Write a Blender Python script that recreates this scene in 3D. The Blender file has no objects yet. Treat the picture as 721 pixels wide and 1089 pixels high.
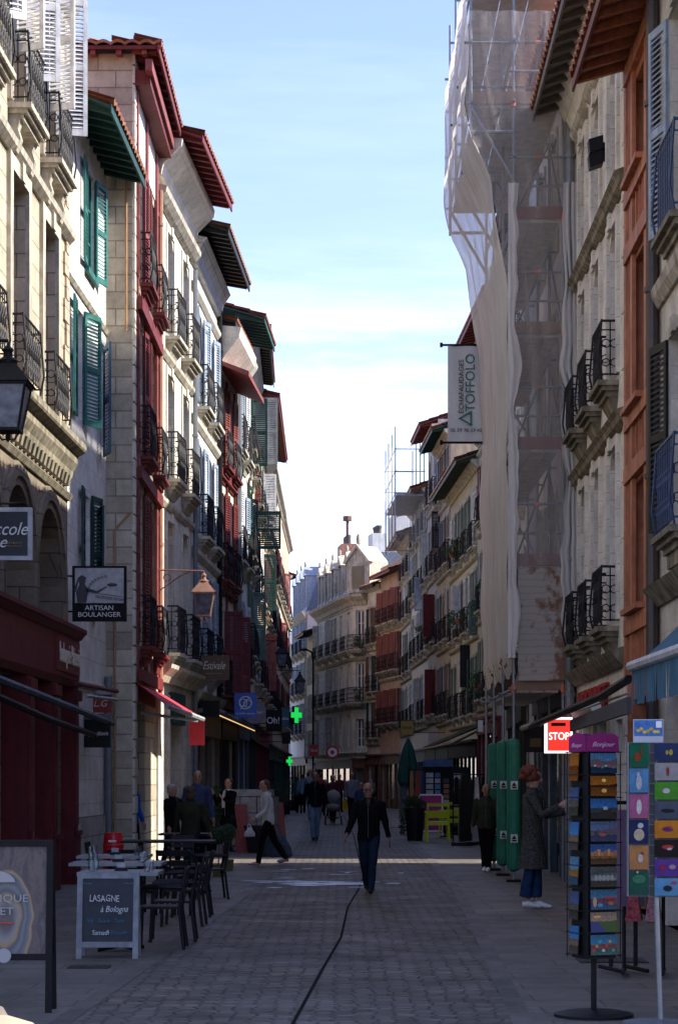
import bpy, bmesh, math, random
from mathutils import Vector, Matrix, noise
rnd = random.Random(7)
SC = bpy.context.scene
COL = SC.collection
R = math.radians
F, CX, HZ, H = 2200.0, 360.5, 828.0, 1.62      # focal length in px, centre column, horizon row, eye height (photo space)

# ---------------------------------------------------------------- objects
def tag(o, label=None, cat=None, group=None, kind=None):
    if label: o['label'] = label
    if cat: o['category'] = cat
    if group: o['group'] = group
    if kind: o['kind'] = kind
    return o
def empty(name, loc, rz=0, label=None, cat=None, group=None):
    o = bpy.data.objects.new(name, None); COL.objects.link(o)
    o.location = loc; o.rotation_euler = (0, 0, rz); o.empty_display_size = .2
    return tag(o, label, cat, group)
def link(name, me, parent=None, loc=(0, 0, 0), rot=(0, 0, 0)):
    o = bpy.data.objects.new(name, me); COL.objects.link(o)
    o.parent = parent; o.location = loc; o.rotation_euler = rot
    return o
def gp(x, y, z=0):
    Y = F * (H - z) / (y - HZ); return Vector(((x - CX) / F * Y, Y, z))
def at(x, y, Y): return Vector(((x - CX) / F * Y, Y, H + (HZ - y) * Y / F))
def copy_tree(o, parent=None):
    c = o.copy(); COL.objects.link(c)
    if parent is not None: c.parent = parent
    for ch in list(o.children): copy_tree(ch, c)
    return c

# ---------------------------------------------------------------- materials
MATS = {}
def nt(name):
    m = bpy.data.materials.new(name); m.use_nodes = True
    t = m.node_tree; return m, t, t.nodes['Principled BSDF']
def coords(t, mode='obj', scale=(1, 1, 1)):
    tc = t.nodes.new('ShaderNodeTexCoord'); mp = t.nodes.new('ShaderNodeMapping')
    t.links.new(tc.outputs['Object'], mp.inputs['Vector']); mp.inputs['Scale'].default_value = scale
    return mp.outputs['Vector']
def noise_n(t, vec, scale, detail=4, rough=.6):
    n = t.nodes.new('ShaderNodeTexNoise'); n.inputs['Scale'].default_value = scale
    n.inputs['Detail'].default_value = detail; n.inputs['Roughness'].default_value = rough
    t.links.new(vec, n.inputs['Vector']); return n.outputs['Fac']
def ramp(t, fac, stops):
    r = t.nodes.new('ShaderNodeValToRGB'); t.links.new(fac, r.inputs['Fac'])
    e = r.color_ramp.elements
    while len(e) < len(stops): e.new(.5)
    for i, (p, c) in enumerate(stops):
        e[i].position = p; e[i].color = (c, c, c, 1) if isinstance(c, (int, float)) else (*c, 1)
    return r.outputs['Color']
def mixc(t, fac, a, b, mode='MIX'):
    n = t.nodes.new('ShaderNodeMix'); n.data_type = 'RGBA'; n.blend_type = mode
    for s, v in ((n.inputs['Factor'], fac), (n.inputs['A'], a), (n.inputs['B'], b)):
        if hasattr(v, 'links') or isinstance(v, bpy.types.NodeSocket): t.links.new(v, s)
        elif isinstance(v, (int, float)): s.default_value = v
        else: s.default_value = (*v, 1)
    return n.outputs['Result']
def bump(t, b, h, strength=.3, dist=.02, prev=None):
    n = t.nodes.new('ShaderNodeBump'); n.inputs['Strength'].default_value = strength
    n.inputs['Distance'].default_value = dist; t.links.new(h, n.inputs['Height'])
    if prev is not None: t.links.new(prev, n.inputs['Normal'])
    t.links.new(n.outputs['Normal'], b.inputs['Normal']); return n.outputs['Normal']
def mat(name, col, rough=.7, metal=0, var=.25, scale=6, bmp=.15, spec=.4, streak=0, emit=0):
    if name in MATS: return MATS[name]
    m, t, b = nt(name); v = coords(t)
    f = noise_n(t, v, scale, 5)
    dark = tuple(c * (1 - var) for c in col); lite = tuple(min(1, c * (1 + var * .7)) for c in col)
    c = ramp(t, f, [(.3, dark), (.7, lite)])
    if streak:
        v2 = coords(t, scale=(3, 3, .35)); f2 = noise_n(t, v2, 2.2, 4, .65)
        k = ramp(t, f2, [(.35, tuple(1 - streak for _ in range(3))), (.62, (1, 1, 1))])
        c = mixc(t, 1.0, c, k, 'MULTIPLY')
    t.links.new(c, b.inputs['Base Color'])
    b.inputs['Roughness'].default_value = rough; b.inputs['Metallic'].default_value = metal
    b.inputs['Specular IOR Level'].default_value = spec
    if emit:
        b.inputs['Emission Color'].default_value = (*col, 1); b.inputs['Emission Strength'].default_value = emit
    if bmp: bump(t, b, noise_n(t, v, scale * 4, 4), bmp, .01)
    MATS[name] = m; return m
def stone(name, c1, c2, mortar, bw=.7, bh=.32, stain=.35, mort=.012, grime=(.12, .11, .09), wet=1.0):
    """ashlar: courses of blocks along (x+y, z)"""
    if name in MATS: return MATS[name]
    m, t, b = nt(name); v = coords(t)
    sp = t.nodes.new('ShaderNodeSeparateXYZ'); t.links.new(v, sp.inputs[0])
    ad = t.nodes.new('ShaderNodeMath'); ad.operation = 'ADD'
    t.links.new(sp.outputs[0], ad.inputs[0]); t.links.new(sp.outputs[1], ad.inputs[1])
    cb = t.nodes.new('ShaderNodeCombineXYZ'); t.links.new(ad.outputs[0], cb.inputs[0]); t.links.new(sp.outputs[2], cb.inputs[1])
    br = t.nodes.new('ShaderNodeTexBrick'); t.links.new(cb.outputs[0], br.inputs['Vector'])
    br.inputs['Color1'].default_value = (*c1, 1); br.inputs['Color2'].default_value = (*c2, 1)
    br.inputs['Mortar'].default_value = (*mortar, 1); br.inputs['Scale'].default_value = 1
    br.inputs['Mortar Size'].default_value = mort; br.inputs['Mortar Smooth'].default_value = .4
    br.inputs['Brick Width'].default_value = bw; br.inputs['Row Height'].default_value = bh
    br.inputs['Bias'].default_value = -.2
    f = noise_n(t, v, 1.8, 8, .75)
    c = mixc(t, 1, br.outputs['Color'], ramp(t, f, [(.3, .6), (.66, 1.1)]), 'MULTIPLY')
    v2 = coords(t, scale=(2.2, 2.2, .3)); f2 = noise_n(t, v2, 1.7, 5, .7)
    c = mixc(t, ramp(t, f2, [(.52, 0), (.78, stain)]), c, grime)
    f3 = noise_n(t, v, 25, 3)
    c = mixc(t, 1, c, ramp(t, f3, [(.2, .86), (.8, 1.05)]), 'MULTIPLY')
    t.links.new(c, b.inputs['Base Color']); b.inputs['Roughness'].default_value = .85
    b.inputs['Specular IOR Level'].default_value = .25
    n1 = bump(t, b, br.outputs['Fac'], -.5, .02)
    bump(t, b, f3, .25, .01, n1)
    MATS[name] = m; return m
def tilemat(name, c1, c2, c3):
    if name in MATS: return MATS[name]
    m, t, b = nt(name); v = coords(t)
    vo = t.nodes.new('ShaderNodeTexVoronoi'); vo.inputs['Scale'].default_value = 4.5; t.links.new(v, vo.inputs['Vector'])
    sp = t.nodes.new('ShaderNodeSeparateXYZ'); t.links.new(vo.outputs['Color'], sp.inputs[0])
    c = ramp(t, sp.outputs[0], [(0, c1), (.5, c2), (1, c3)])
    c = mixc(t, ramp(t, noise_n(t, v, 9, 5), [(.5, 0), (.75, .6)]), c, (.07, .07, .06))
    t.links.new(c, b.inputs['Base Color']); b.inputs['Roughness'].default_value = .85
    bump(t, b, noise_n(t, v, 30, 3), .3, .01)
    MATS[name] = m; return m
def emis(name, col, s):
    if name in MATS: return MATS[name]
    m, t, b = nt(name); b.inputs['Base Color'].default_value = (*col, 1)
    b.inputs['Emission Color'].default_value = (*col, 1); b.inputs['Emission Strength'].default_value = s
    MATS[name] = m; return m
def netmat(name, col, alpha, fold=0.0):
    m, t, b = nt(name); v = coords(t)
    b.inputs['Base Color'].default_value = (*col, 1); b.inputs['Roughness'].default_value = .8
    b.inputs['Specular IOR Level'].default_value = .1
    c = ramp(t, noise_n(t, coords(t, scale=(3, 3, .5)), 1.3, 5), [(.3, tuple(x * .78 for x in col)), (.7, col)])
    t.links.new(c, b.inputs['Base Color'])
    tl = t.nodes.new('ShaderNodeBsdfTranslucent'); t.links.new(c, tl.inputs[0])
    tr = t.nodes.new('ShaderNodeBsdfTransparent')
    m1 = t.nodes.new('ShaderNodeMixShader'); m1.inputs[0].default_value = .4
    t.links.new(b.outputs[0], m1.inputs[1]); t.links.new(tl.outputs[0], m1.inputs[2])
    m2 = t.nodes.new('ShaderNodeMixShader')
    a = ramp(t, noise_n(t, coords(t, scale=(2, 2, .4)), 1.1, 4), [(.3, max(0, alpha - .1)), (.7, min(1, alpha + .1))])
    t.links.new(a, m2.inputs[0])
    t.links.new(tr.outputs[0], m2.inputs[1]); t.links.new(m1.outputs[0], m2.inputs[2])
    t.links.new(m2.outputs[0], t.nodes['Material Output'].inputs['Surface'])
    bump(t, b, noise_n(t, coords(t, scale=(2, 2, .5)), 2.5, 4), .6, .06)
    return m
# ---- palette
IRON = mat('wrought_iron', (.014, .014, .017), .6, 0, .3, 20, spec=.2)
STEEL = mat('galvanised_steel', (.22, .24, .26), .45, .7, .2, 15)
ZINC = mat('zinc', (.16, .18, .2), .5, .4, .2, 5)
BLACKP = mat('black_paint', (.007, .007, .008), .55, 0, .3, 15, spec=.15)
BLACKM = mat('black_plastic', (.007, .007, .0085), .5, 0, .2, 20, spec=.2)
WHITEP = mat('white_paint', (.72, .72, .7), .5, 0, .1, 6, .05)
GLASS = None
def glassmat():
    m, t, b = nt('window_glass'); v = coords(t)
    oi = t.nodes.new('ShaderNodeObjectInfo')
    c = ramp(t, oi.outputs['Random'], [(0, (.015, .018, .022)), (.5, (.03, .035, .04)), (.7, (.07, .07, .068)), (1, (.17, .165, .155))])
    w = t.nodes.new('ShaderNodeTexWave'); w.inputs['Scale'].default_value = 5; w.inputs['Distortion'].default_value = 2
    t.links.new(v, w.inputs['Vector'])
    c = mixc(t, 1, c, ramp(t, w.outputs['Fac'], [(0, .7), (1, 1.0)]), 'MULTIPLY')
    t.links.new(c, b.inputs['Base Color']); b.inputs['Roughness'].default_value = .08
    b.inputs['Specular IOR Level'].default_value = .6; b.inputs['Coat Weight'].default_value = .4
    b.inputs['Coat Roughness'].default_value = .03
    bump(t, b, noise_n(t, v, 1.2, 2), .08, .05)
    return m
GLASS = glassmat()
LAMPGLASS = mat('lantern_glass', (.13, .15, .19), .15, 0, .6, 8, .02, spec=.8)
TILES = tilemat('roof_tiles', (.30, .10, .05), (.22, .075, .045), (.36, .17, .09))
TILES2 = tilemat('roof_tiles_pale', (.34, .17, .10), (.24, .10, .06), (.30, .20, .13))
def wood(name, col, **k): return mat(name, col, .6, 0, .3, 5, .2, .3, streak=k.get('streak', .3))
RED = wood('oxblood_wood', (.15, .022, .022)); RED2 = wood('red_wood_faded', (.24, .062, .055))
DRED = wood('dark_red_wood', (.115, .008, .012))
TEAL = wood('teal_wood', (.025, .145, .125)); DGREEN = wood('dark_green_wood', (.012, .055, .045)); BLUESH = wood('blue_wood', (.03, .10, .17))
GREYBLUE = wood('grey_blue_wood', (.30, .37, .46)); WHITEW = wood('white_wood', (.62, .63, .64), streak=.15)
GREYW = wood('grey_wood', (.33, .35, .36)); BROWNW = wood('brown_wood', (.17, .085, .055)); ORANGEW = wood('orange_wood', (.47, .175, .085), streak=.4)
GREENW = wood('sage_green_wood', (.10, .16, .125)); BLACKW = wood('black_wood', (.013, .015, .016)); NAVYW = wood('slate_blue_wood', (.06, .085, .12))
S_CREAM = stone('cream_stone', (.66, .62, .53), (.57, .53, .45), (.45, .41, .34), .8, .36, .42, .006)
S_PALE = stone('pale_stone', (.80, .76, .67), (.72, .68, .6), (.5, .46, .39), .8, .36, .22, .008)
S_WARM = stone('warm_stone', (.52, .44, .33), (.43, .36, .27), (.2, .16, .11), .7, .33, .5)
S_SIDE = stone('rubble_stone', (.56, .50, .39), (.33, .28, .21), (.27, .23, .18), .62, .30, .3, .016)
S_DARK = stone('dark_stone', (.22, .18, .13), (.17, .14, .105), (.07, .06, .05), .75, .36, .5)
S_GREY = stone('grey_stone', (.42, .41, .38), (.34, .33, .31), (.2, .19, .18), .7, .33, .4)
S_WHITE = stone('limewashed_stone', (.70, .69, .66), (.63, .62, .59), (.45, .43, .4), .9, .4, .3, .008)
P_WHITE = mat('white_render', (.62, .62, .6), .85, 0, .12, 3, .15, .2, streak=.22)
P_CREAM = mat('cream_render', (.56, .52, .43), .85, 0, .15, 3, .15, .2, streak=.3)
P_OCHRE = mat('ochre_render', (.46, .38, .26), .85, 0, .18, 3, .15, .2, streak=.35)
P_PINK = mat('pink_render', (.46, .34, .27), .85, 0, .15, 3, .15, .2, streak=.3)
P_GREY = mat('grey_render', (.40, .40, .39), .85, 0, .18, 3, .15, .2, streak=.35)
P_BLUE = mat('pale_blue_render', (.46, .50, .55), .85, 0, .12, 3, .15, .2, streak=.2)
SLATE = mat('slate', (.10, .13, .18), .5, 0, .35, 7, .2)
STONETRIM = mat('stone_trim', (.50, .46, .37), .85, 0, .3, 5, .3, .2, streak=.45)
STONEMOSS = mat('weathered_trim', (.27, .24, .175), .9, 0, .45, 4, .5, .2, streak=.55)
LEAF = mat('leaves', (.05, .10, .025), .6, 0, .5, 30, 0)
LEAFD = mat('dark_leaves', (.02, .05, .018), .6, 0, .5, 30, 0)

# ---------------------------------------------------------------- mesh builder
class MB:
    def __init__(s, sg=1): s.v = []; s.f = []; s.mi = []; s.m = 0; s.sg = sg
    def P(s, p): return (p[0], p[1] * s.sg, p[2])
    def poly(s, pts):
        i = len(s.v); s.v += [s.P(p) for p in pts]; s.f.append(tuple(range(i, i + len(pts)))); s.mi.append(s.m)
    def hexa(s, a, b):
        """a, b: two quads of 4 points"""
        i = len(s.v); s.v += [s.P(p) for p in a] + [s.P(p) for p in b]
        for q in ((0, 1, 2, 3), (7, 6, 5, 4), (0, 4, 5, 1), (1, 5, 6, 2), (2, 6, 7, 3), (3, 7, 4, 0)):
            s.f.append(tuple(i + k for k in q)); s.mi.append(s.m)
    def box(s, x0, x1, y0, y1, z0, z1):
        s.hexa([(x0, y0, z0), (x1, y0, z0), (x1, y1, z0), (x0, y1, z0)], [(x0, y0, z1), (x1, y0, z1), (x1, y1, z1), (x0, y1, z1)])
    def prism(s, prof, x0, x1):
        """profile of (y, z) swept along x"""
        n = len(prof); i = len(s.v)
        s.v += [s.P((x0, y, z)) for y, z in prof] + [s.P((x1, y, z)) for y, z in prof]
        s.f.append(tuple(i + k for k in range(n))); s.mi.append(s.m)
        s.f.append(tuple(i + n + k for k in reversed(range(n)))); s.mi.append(s.m)
        for k in range(n):
            l = (k + 1) % n; s.f.append((i + k, i + l, i + n + l, i + n + k)); s.mi.append(s.m)
    def extr(s, pts, y0, y1):
        """outline of (x, z) swept along y"""
        n = len(pts); i = len(s.v)
        s.v += [s.P((x, y0, z)) for x, z in pts] + [s.P((x, y1, z)) for x, z in pts]
        s.f.append(tuple(i + k for k in range(n))); s.mi.append(s.m)
        s.f.append(tuple(i + n + k for k in reversed(range(n)))); s.mi.append(s.m)
        for k in range(n):
            l = (k + 1) % n; s.f.append((i + k, i + l, i + n + l, i + n + k)); s.mi.append(s.m)
    def tube(s, pts, r, n=6, side=None, cap=True):
        """r: number, list of numbers or list of (ra, rb)"""
        pts = [Vector(p) for p in pts]; i = len(s.v); k = len(pts)
        for j, p in enumerate(pts):
            d = (pts[min(j + 1, k - 1)] - pts[max(j - 1, 0)]).normalized()
            if side is not None: a = (Vector(side) - d * d.dot(Vector(side))).normalized()
            elif j:
                a = (la_ - d * d.dot(la_)).normalized()
            else:
                a = d.cross(Vector((0, 0, 1)))
                if a.length < .2: a = d.cross(Vector((1, 0, 0)))
                a.normalize()
            la_ = a
            b = d.cross(a)
            rr = r[j] if isinstance(r, (list, tuple)) else r
            ra, rb = rr if isinstance(rr, (list, tuple)) else (rr, rr)
            for q in range(n):
                t = 2 * math.pi * q / n
                w = p + a * (math.cos(t) * ra) + b * (math.sin(t) * rb); s.v.append(s.P(w))
        for j in range(k - 1):
            for q in range(n):
                l = (q + 1) % n
                s.f.append((i + j * n + q, i + j * n + l, i + (j + 1) * n + l, i + (j + 1) * n + q)); s.mi.append(s.m)
        if cap:
            s.f.append(tuple(i + q for q in reversed(range(n)))); s.mi.append(s.m)
            s.f.append(tuple(i + (k - 1) * n + q for q in range(n))); s.mi.append(s.m)
    def ball(s, c, rx, ry=None, rz=None, nu=10, nv=7):
        ry = ry or rx; rz = rz or rx; i = len(s.v)
        s.v.append(s.P((c[0], c[1], c[2] - rz)))
        for j in range(1, nv):
            a = math.pi * j / nv - math.pi / 2
            for q in range(nu):
                t = 2 * math.pi * q / nu
                s.v.append(s.P((c[0] + rx * math.cos(a) * math.cos(t), c[1] + ry * math.cos(a) * math.sin(t), c[2] + rz * math.sin(a))))
        s.v.append(s.P((c[0], c[1], c[2] + rz))); e = len(s.v) - 1
        for q in range(nu):
            l = (q + 1) % nu; s.f.append((i, i + 1 + l, i + 1 + q)); s.mi.append(s.m)
            s.f.append((e, e - nu + q, e - nu + l)); s.mi.append(s.m)
            for j in range(nv - 2):
                s.f.append((i + 1 + j * nu + q, i + 1 + j * nu + l, i + 1 + (j + 1) * nu + l, i + 1 + (j + 1) * nu + q)); s.mi.append(s.m)
    def lathe(s, prof, n=16, c=(0, 0, 0)):
        """profile of (r, z)"""
        s.tube([(c[0], c[1], c[2] + z) for r, z in prof], [max(r, 1e-4) for r, z in prof], n, side=(1, 0, 0)) if all(
            prof[k][1] < prof[k + 1][1] for k in range(len(prof) - 1)) else s._lathe(prof, n, c)
    def _lathe(s, prof, n, c):
        i = len(s.v)
        for r, z in prof:
            for q in range(n):
                t = 2 * math.pi * q / n; s.v.append(s.P((c[0] + r * math.cos(t), c[1] + r * math.sin(t), c[2] + z)))
        for j in range(len(prof) - 1):
            for q in range(n):
                l = (q + 1) % n; s.f.append((i + j * n + q, i + j * n + l, i + (j + 1) * n + l, i + (j + 1) * n + q)); s.mi.append(s.m)
        s.f.append(tuple(i + q for q in reversed(range(n)))); s.mi.append(s.m)
        k = (len(prof) - 1) * n; s.f.append(tuple(i + k + q for q in range(n))); s.mi.append(s.m)
    def ring(s, c, r, w, axis='x', n=10, y=None):
        """flat scroll ring in the xz plane (axis y) or yz plane (axis x)"""
        pts = []
        for q in range(n + 1):
            t = 2 * math.pi * q / n
            pts.append((c[0] + (r * math.cos(t) if axis == 'y' else 0), c[1] + (r * math.cos(t) if axis == 'x' else 0), c[2] + r * math.sin(t)))
        s.tube(pts, w, 4, cap=False)
    def mesh(s, name, mats, smooth=False):
        me = bpy.data.meshes.new(name); me.from_pydata(s.v, [], s.f)
        for m in (mats if isinstance(mats, (list, tuple)) else [mats]): me.materials.append(m)
        bm = bmesh.new(); bm.from_mesh(me)
        for f, k in zip(bm.faces, s.mi): f.material_index = k; f.smooth = smooth
        bmesh.ops.recalc_face_normals(bm, faces=bm.faces); bm.to_mesh(me); bm.free()
        return me
    def build(s, name, mats, parent=None, loc=(0, 0, 0), rot=(0, 0, 0), smooth=False):
        return link(name, s.mesh(name, mats, smooth), parent, loc, rot)

def text_mesh(body, size, material, shear=0, ext=.004, width=None, space=1.0):
    cu = bpy.data.curves.new('lettering', 'FONT'); cu.body = body; cu.size = size; cu.shear = shear
    cu.extrude = ext; cu.align_x = 'CENTER'; cu.align_y = 'CENTER'; cu.space_character = space; cu.resolution_u = 3
    o = bpy.data.objects.new('lettering', cu); COL.objects.link(o)
    dg = bpy.context.evaluated_depsgraph_get()
    me = bpy.data.meshes.new_from_object(o.evaluated_get(dg)); bpy.data.objects.remove(o)
    me.name = 'lettering'; me.materials.clear(); me.materials.append(material)
    if width:
        xs = [v.co.x for v in me.vertices]
        if xs:
            k = width / (max(xs) - min(xs)); me.transform(Matrix.Diagonal((k, 1, 1, 1)))
    # stand it up: letters in the xz plane, facing -y
    me.transform(Matrix.Rotation(R(90), 4, 'X'))
    return me
def letters(body, size, material, parent, loc, rz=0, roll=0, **k):
    me = text_mesh(body, size, material, **k)
    return link('lettering', me, parent, loc, (0, roll, rz))
# ---------------------------------------------------------------- cached parts
CACHE = {}
def cached(key, fn):
    if key not in CACHE: CACHE[key] = fn()
    return CACHE[key]
def window_meshes(w, h, frame, sg, cols=2, rows=3):
    def mk():
        m = MB(sg); t = .055
        m.box(-w/2, -w/2+t, -.04, .03, 0, h); m.box(w/2-t, w/2, -.04, .03, 0, h)
        m.box(-w/2+t, w/2-t, -.04, .03, 0, t*1.3); m.box(-w/2+t, w/2-t, -.04, .03, h-t, h)
        for c in range(1, cols):
            x = -w/2 + w*c/cols; m.box(x-.04, x+.04, -.035, .035, t*1.3, h-t)
        for r in range(1, rows):
            z = h*r/rows
            for c in range(cols):
                x0 = -w/2 + w*c/cols + .045; x1 = -w/2 + w*(c+1)/cols - .045
                m.box(x0, x1, -.02, .02, z-.015, z+.015)
        g = MB(sg); g.box(-w/2+.03, w/2-.03, -.03, -.018, .03, h-.03)
        return m.mesh('window', frame), g.mesh('pane', GLASS)
    return cached(('win', round(w, 2), round(h, 2), frame.name, sg, cols, rows), mk)
def shutter_mesh(w, h, material, sg, plain=False):
    def mk():
        m = MB(sg); t = .065; th = .035
        m.box(0, t, 0, th, 0, h); m.box(w-t, w, 0, th, 0, h)
        bars = [(0, .1), (h*.48, h*.48+.09), (h-.09, h)]
        for a, b in bars: m.box(t, w-t, .002, th-.002, a, b)
        if plain:
            m.box(t, w-t, .01, .024, .1, h-.09)
            for k in range(1, 4): x = t+(w-2*t)*k/4; m.box(x-.006, x+.006, .024, .03, .1, h-.09)
        else:
            for z0, z1 in ((.1, h*.48), (h*.48+.09, h-.09)):
                n = max(3, int((z1-z0)/.06)); dz = (z1-z0)/n
                for k in range(n):
                    z = z0 + (k+.5)*dz
                    m.hexa([(t, 0, z+.02), (w-t, 0, z+.02), (w-t, th, z-.022), (t, th, z-.022)],
                           [(t, 0, z+.030), (w-t, 0, z+.030), (w-t, th, z-.012), (t, th, z-.012)])
        # hinges
        for z in (.18, h-.25): m.box(-.02, .12, th, th+.006, z, z+.03)
        return m.mesh('shutter', material)
    return cached(('sh', round(w, 2), round(h, 2), material.name, sg, plain), mk)
def railing_mesh(w, d, h, sg, style=0, material=None):
    def mk():
        m = MB(sg); x0, x1 = -w/2, w/2
        m.tube([(x0, 0, h), (x0, d, h), (x1, d, h), (x1, 0, h)], .018, 5)
        m.tube([(x0, 0, .08), (x0, d, .08), (x1, d, .08), (x1, 0, .08)], .012, 4)
        m.tube([(x0, 0, h-.12), (x0, d, h-.12), (x1, d, h-.12), (x1, 0, h-.12)], .010, 4)
        for x in (x0, x1): m.tube([(x, d, 0), (x, d+.05, h*.3), (x, d+.03, h*.6), (x, d, h+.02)], .015, 5)
        n = max(3, int(w/.13))
        for k in range(1, n): x = x0 + w*k/n; m.tube([(x, d, .06), (x, d, h)], .009, 4, cap=False)
        nd = max(2, int(d/.14))
        for k in range(1, nd):
            y = d*k/nd
            for x in (x0, x1): m.tube([(x, y, .06), (x, y, h)], .009, 4, cap=False)
        if style:
            for k in range(n):
                x = x0 + w*(k+.5)/n
                m.ring((x, d, h*.62), .055, .008, 'y', 8); m.ring((x, d, h*.3), .055, .008, 'y', 8)
                if style > 1:
                    m.tube([(x-.06, d, .1), (x-.02, d, h*.25), (x+.05, d, h*.45), (x-.03, d, h*.62), (x+.05, d, h*.8)], .009, 4, cap=False)
            for k in range(nd):
                y = d*(k+.5)/nd
                for x in (x0, x1): m.ring((x, y, h*.62), .055, .008, 'x', 8); m.ring((x, y, h*.3), .05, .008, 'x', 8)
        return m.mesh('railing', material or IRON)
    return cached(('rail', round(w, 2), round(d, 2), round(h, 2), sg, style, (material or IRON).name), mk)
def slab_mesh(w, d, material, sg, bracket=1):
    def mk():
        m = MB(sg)
        m.box(-w/2-.05, w/2+.05, 0, d+.06, -.07, 0)
        m.box(-w/2, w/2, 0, d, -.13, -.07); m.box(-w/2+.05, w/2-.05, 0, d-.06, -.2, -.13)
        if bracket == 1:   # tapering console
            m.hexa([(-w/2+.16, 0, -.36), (w/2-.16, 0, -.36), (w/2-.16, .04, -.36), (-w/2+.16, .04, -.36)],
                   [(-w/2+.06, 0, -.2), (w/2-.06, 0, -.2), (w/2-.06, d-.1, -.2), (-w/2+.06, d-.1, -.2)])
        elif bracket == 2:
            for x in (-w/2+.12, w/2-.12):
                m.prism([(0, -.2), (d-.1, -.2), (d-.14, -.32), (.16, -.45), (.1, -.62), (0, -.66)], x-.09, x+.09)
        return m.mesh('balcony', material)
    return cached(('slab', round(w, 2), round(d, 2), material.name, sg, bracket), mk)

def corrug(m, O, a, s, n, L, D, per=.24, amp=.05, th=.05, lo=None, hi=None, rows=6):
    """tile field: O corner, a along the eave, s up the slope, n up"""
    O, a, s, n = Vector(O), Vector(a), Vector(s), Vector(n)
    ks = 4; nu = max(2, int(L/per))*ks
    for r in range(rows):
        t0, t1 = D*r/rows, D*(r+1)/rows + .03
        for i in range(nu):
            x0, x1 = L*i/nu, L*(i+1)/nu
            ax, bx = (lo(t0) if lo else 0), (hi(t0) if hi else L)
            if x1 <= ax or x0 >= bx: continue
            h0 = amp*abs(math.cos(math.pi*i/ks)); h1 = amp*abs(math.cos(math.pi*(i+1)/ks))
            lift0, lift1 = .03, 0
            p = [O+a*x0+s*t0+n*(h0+lift0), O+a*x1+s*t0+n*(h1+lift0), O+a*x1+s*t1+n*(h1+lift1), O+a*x0+s*t1+n*(h0+lift1)]
            m.poly(p)
            if r == 0:
                q = [w - n*th for w in p]; m.poly([p[0], p[1], q[1], q[0]]); m.poly(q[::-1])
            else: m.poly([p[0], p[1], p[1]-n*.035, p[0]-n*.035])

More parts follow.
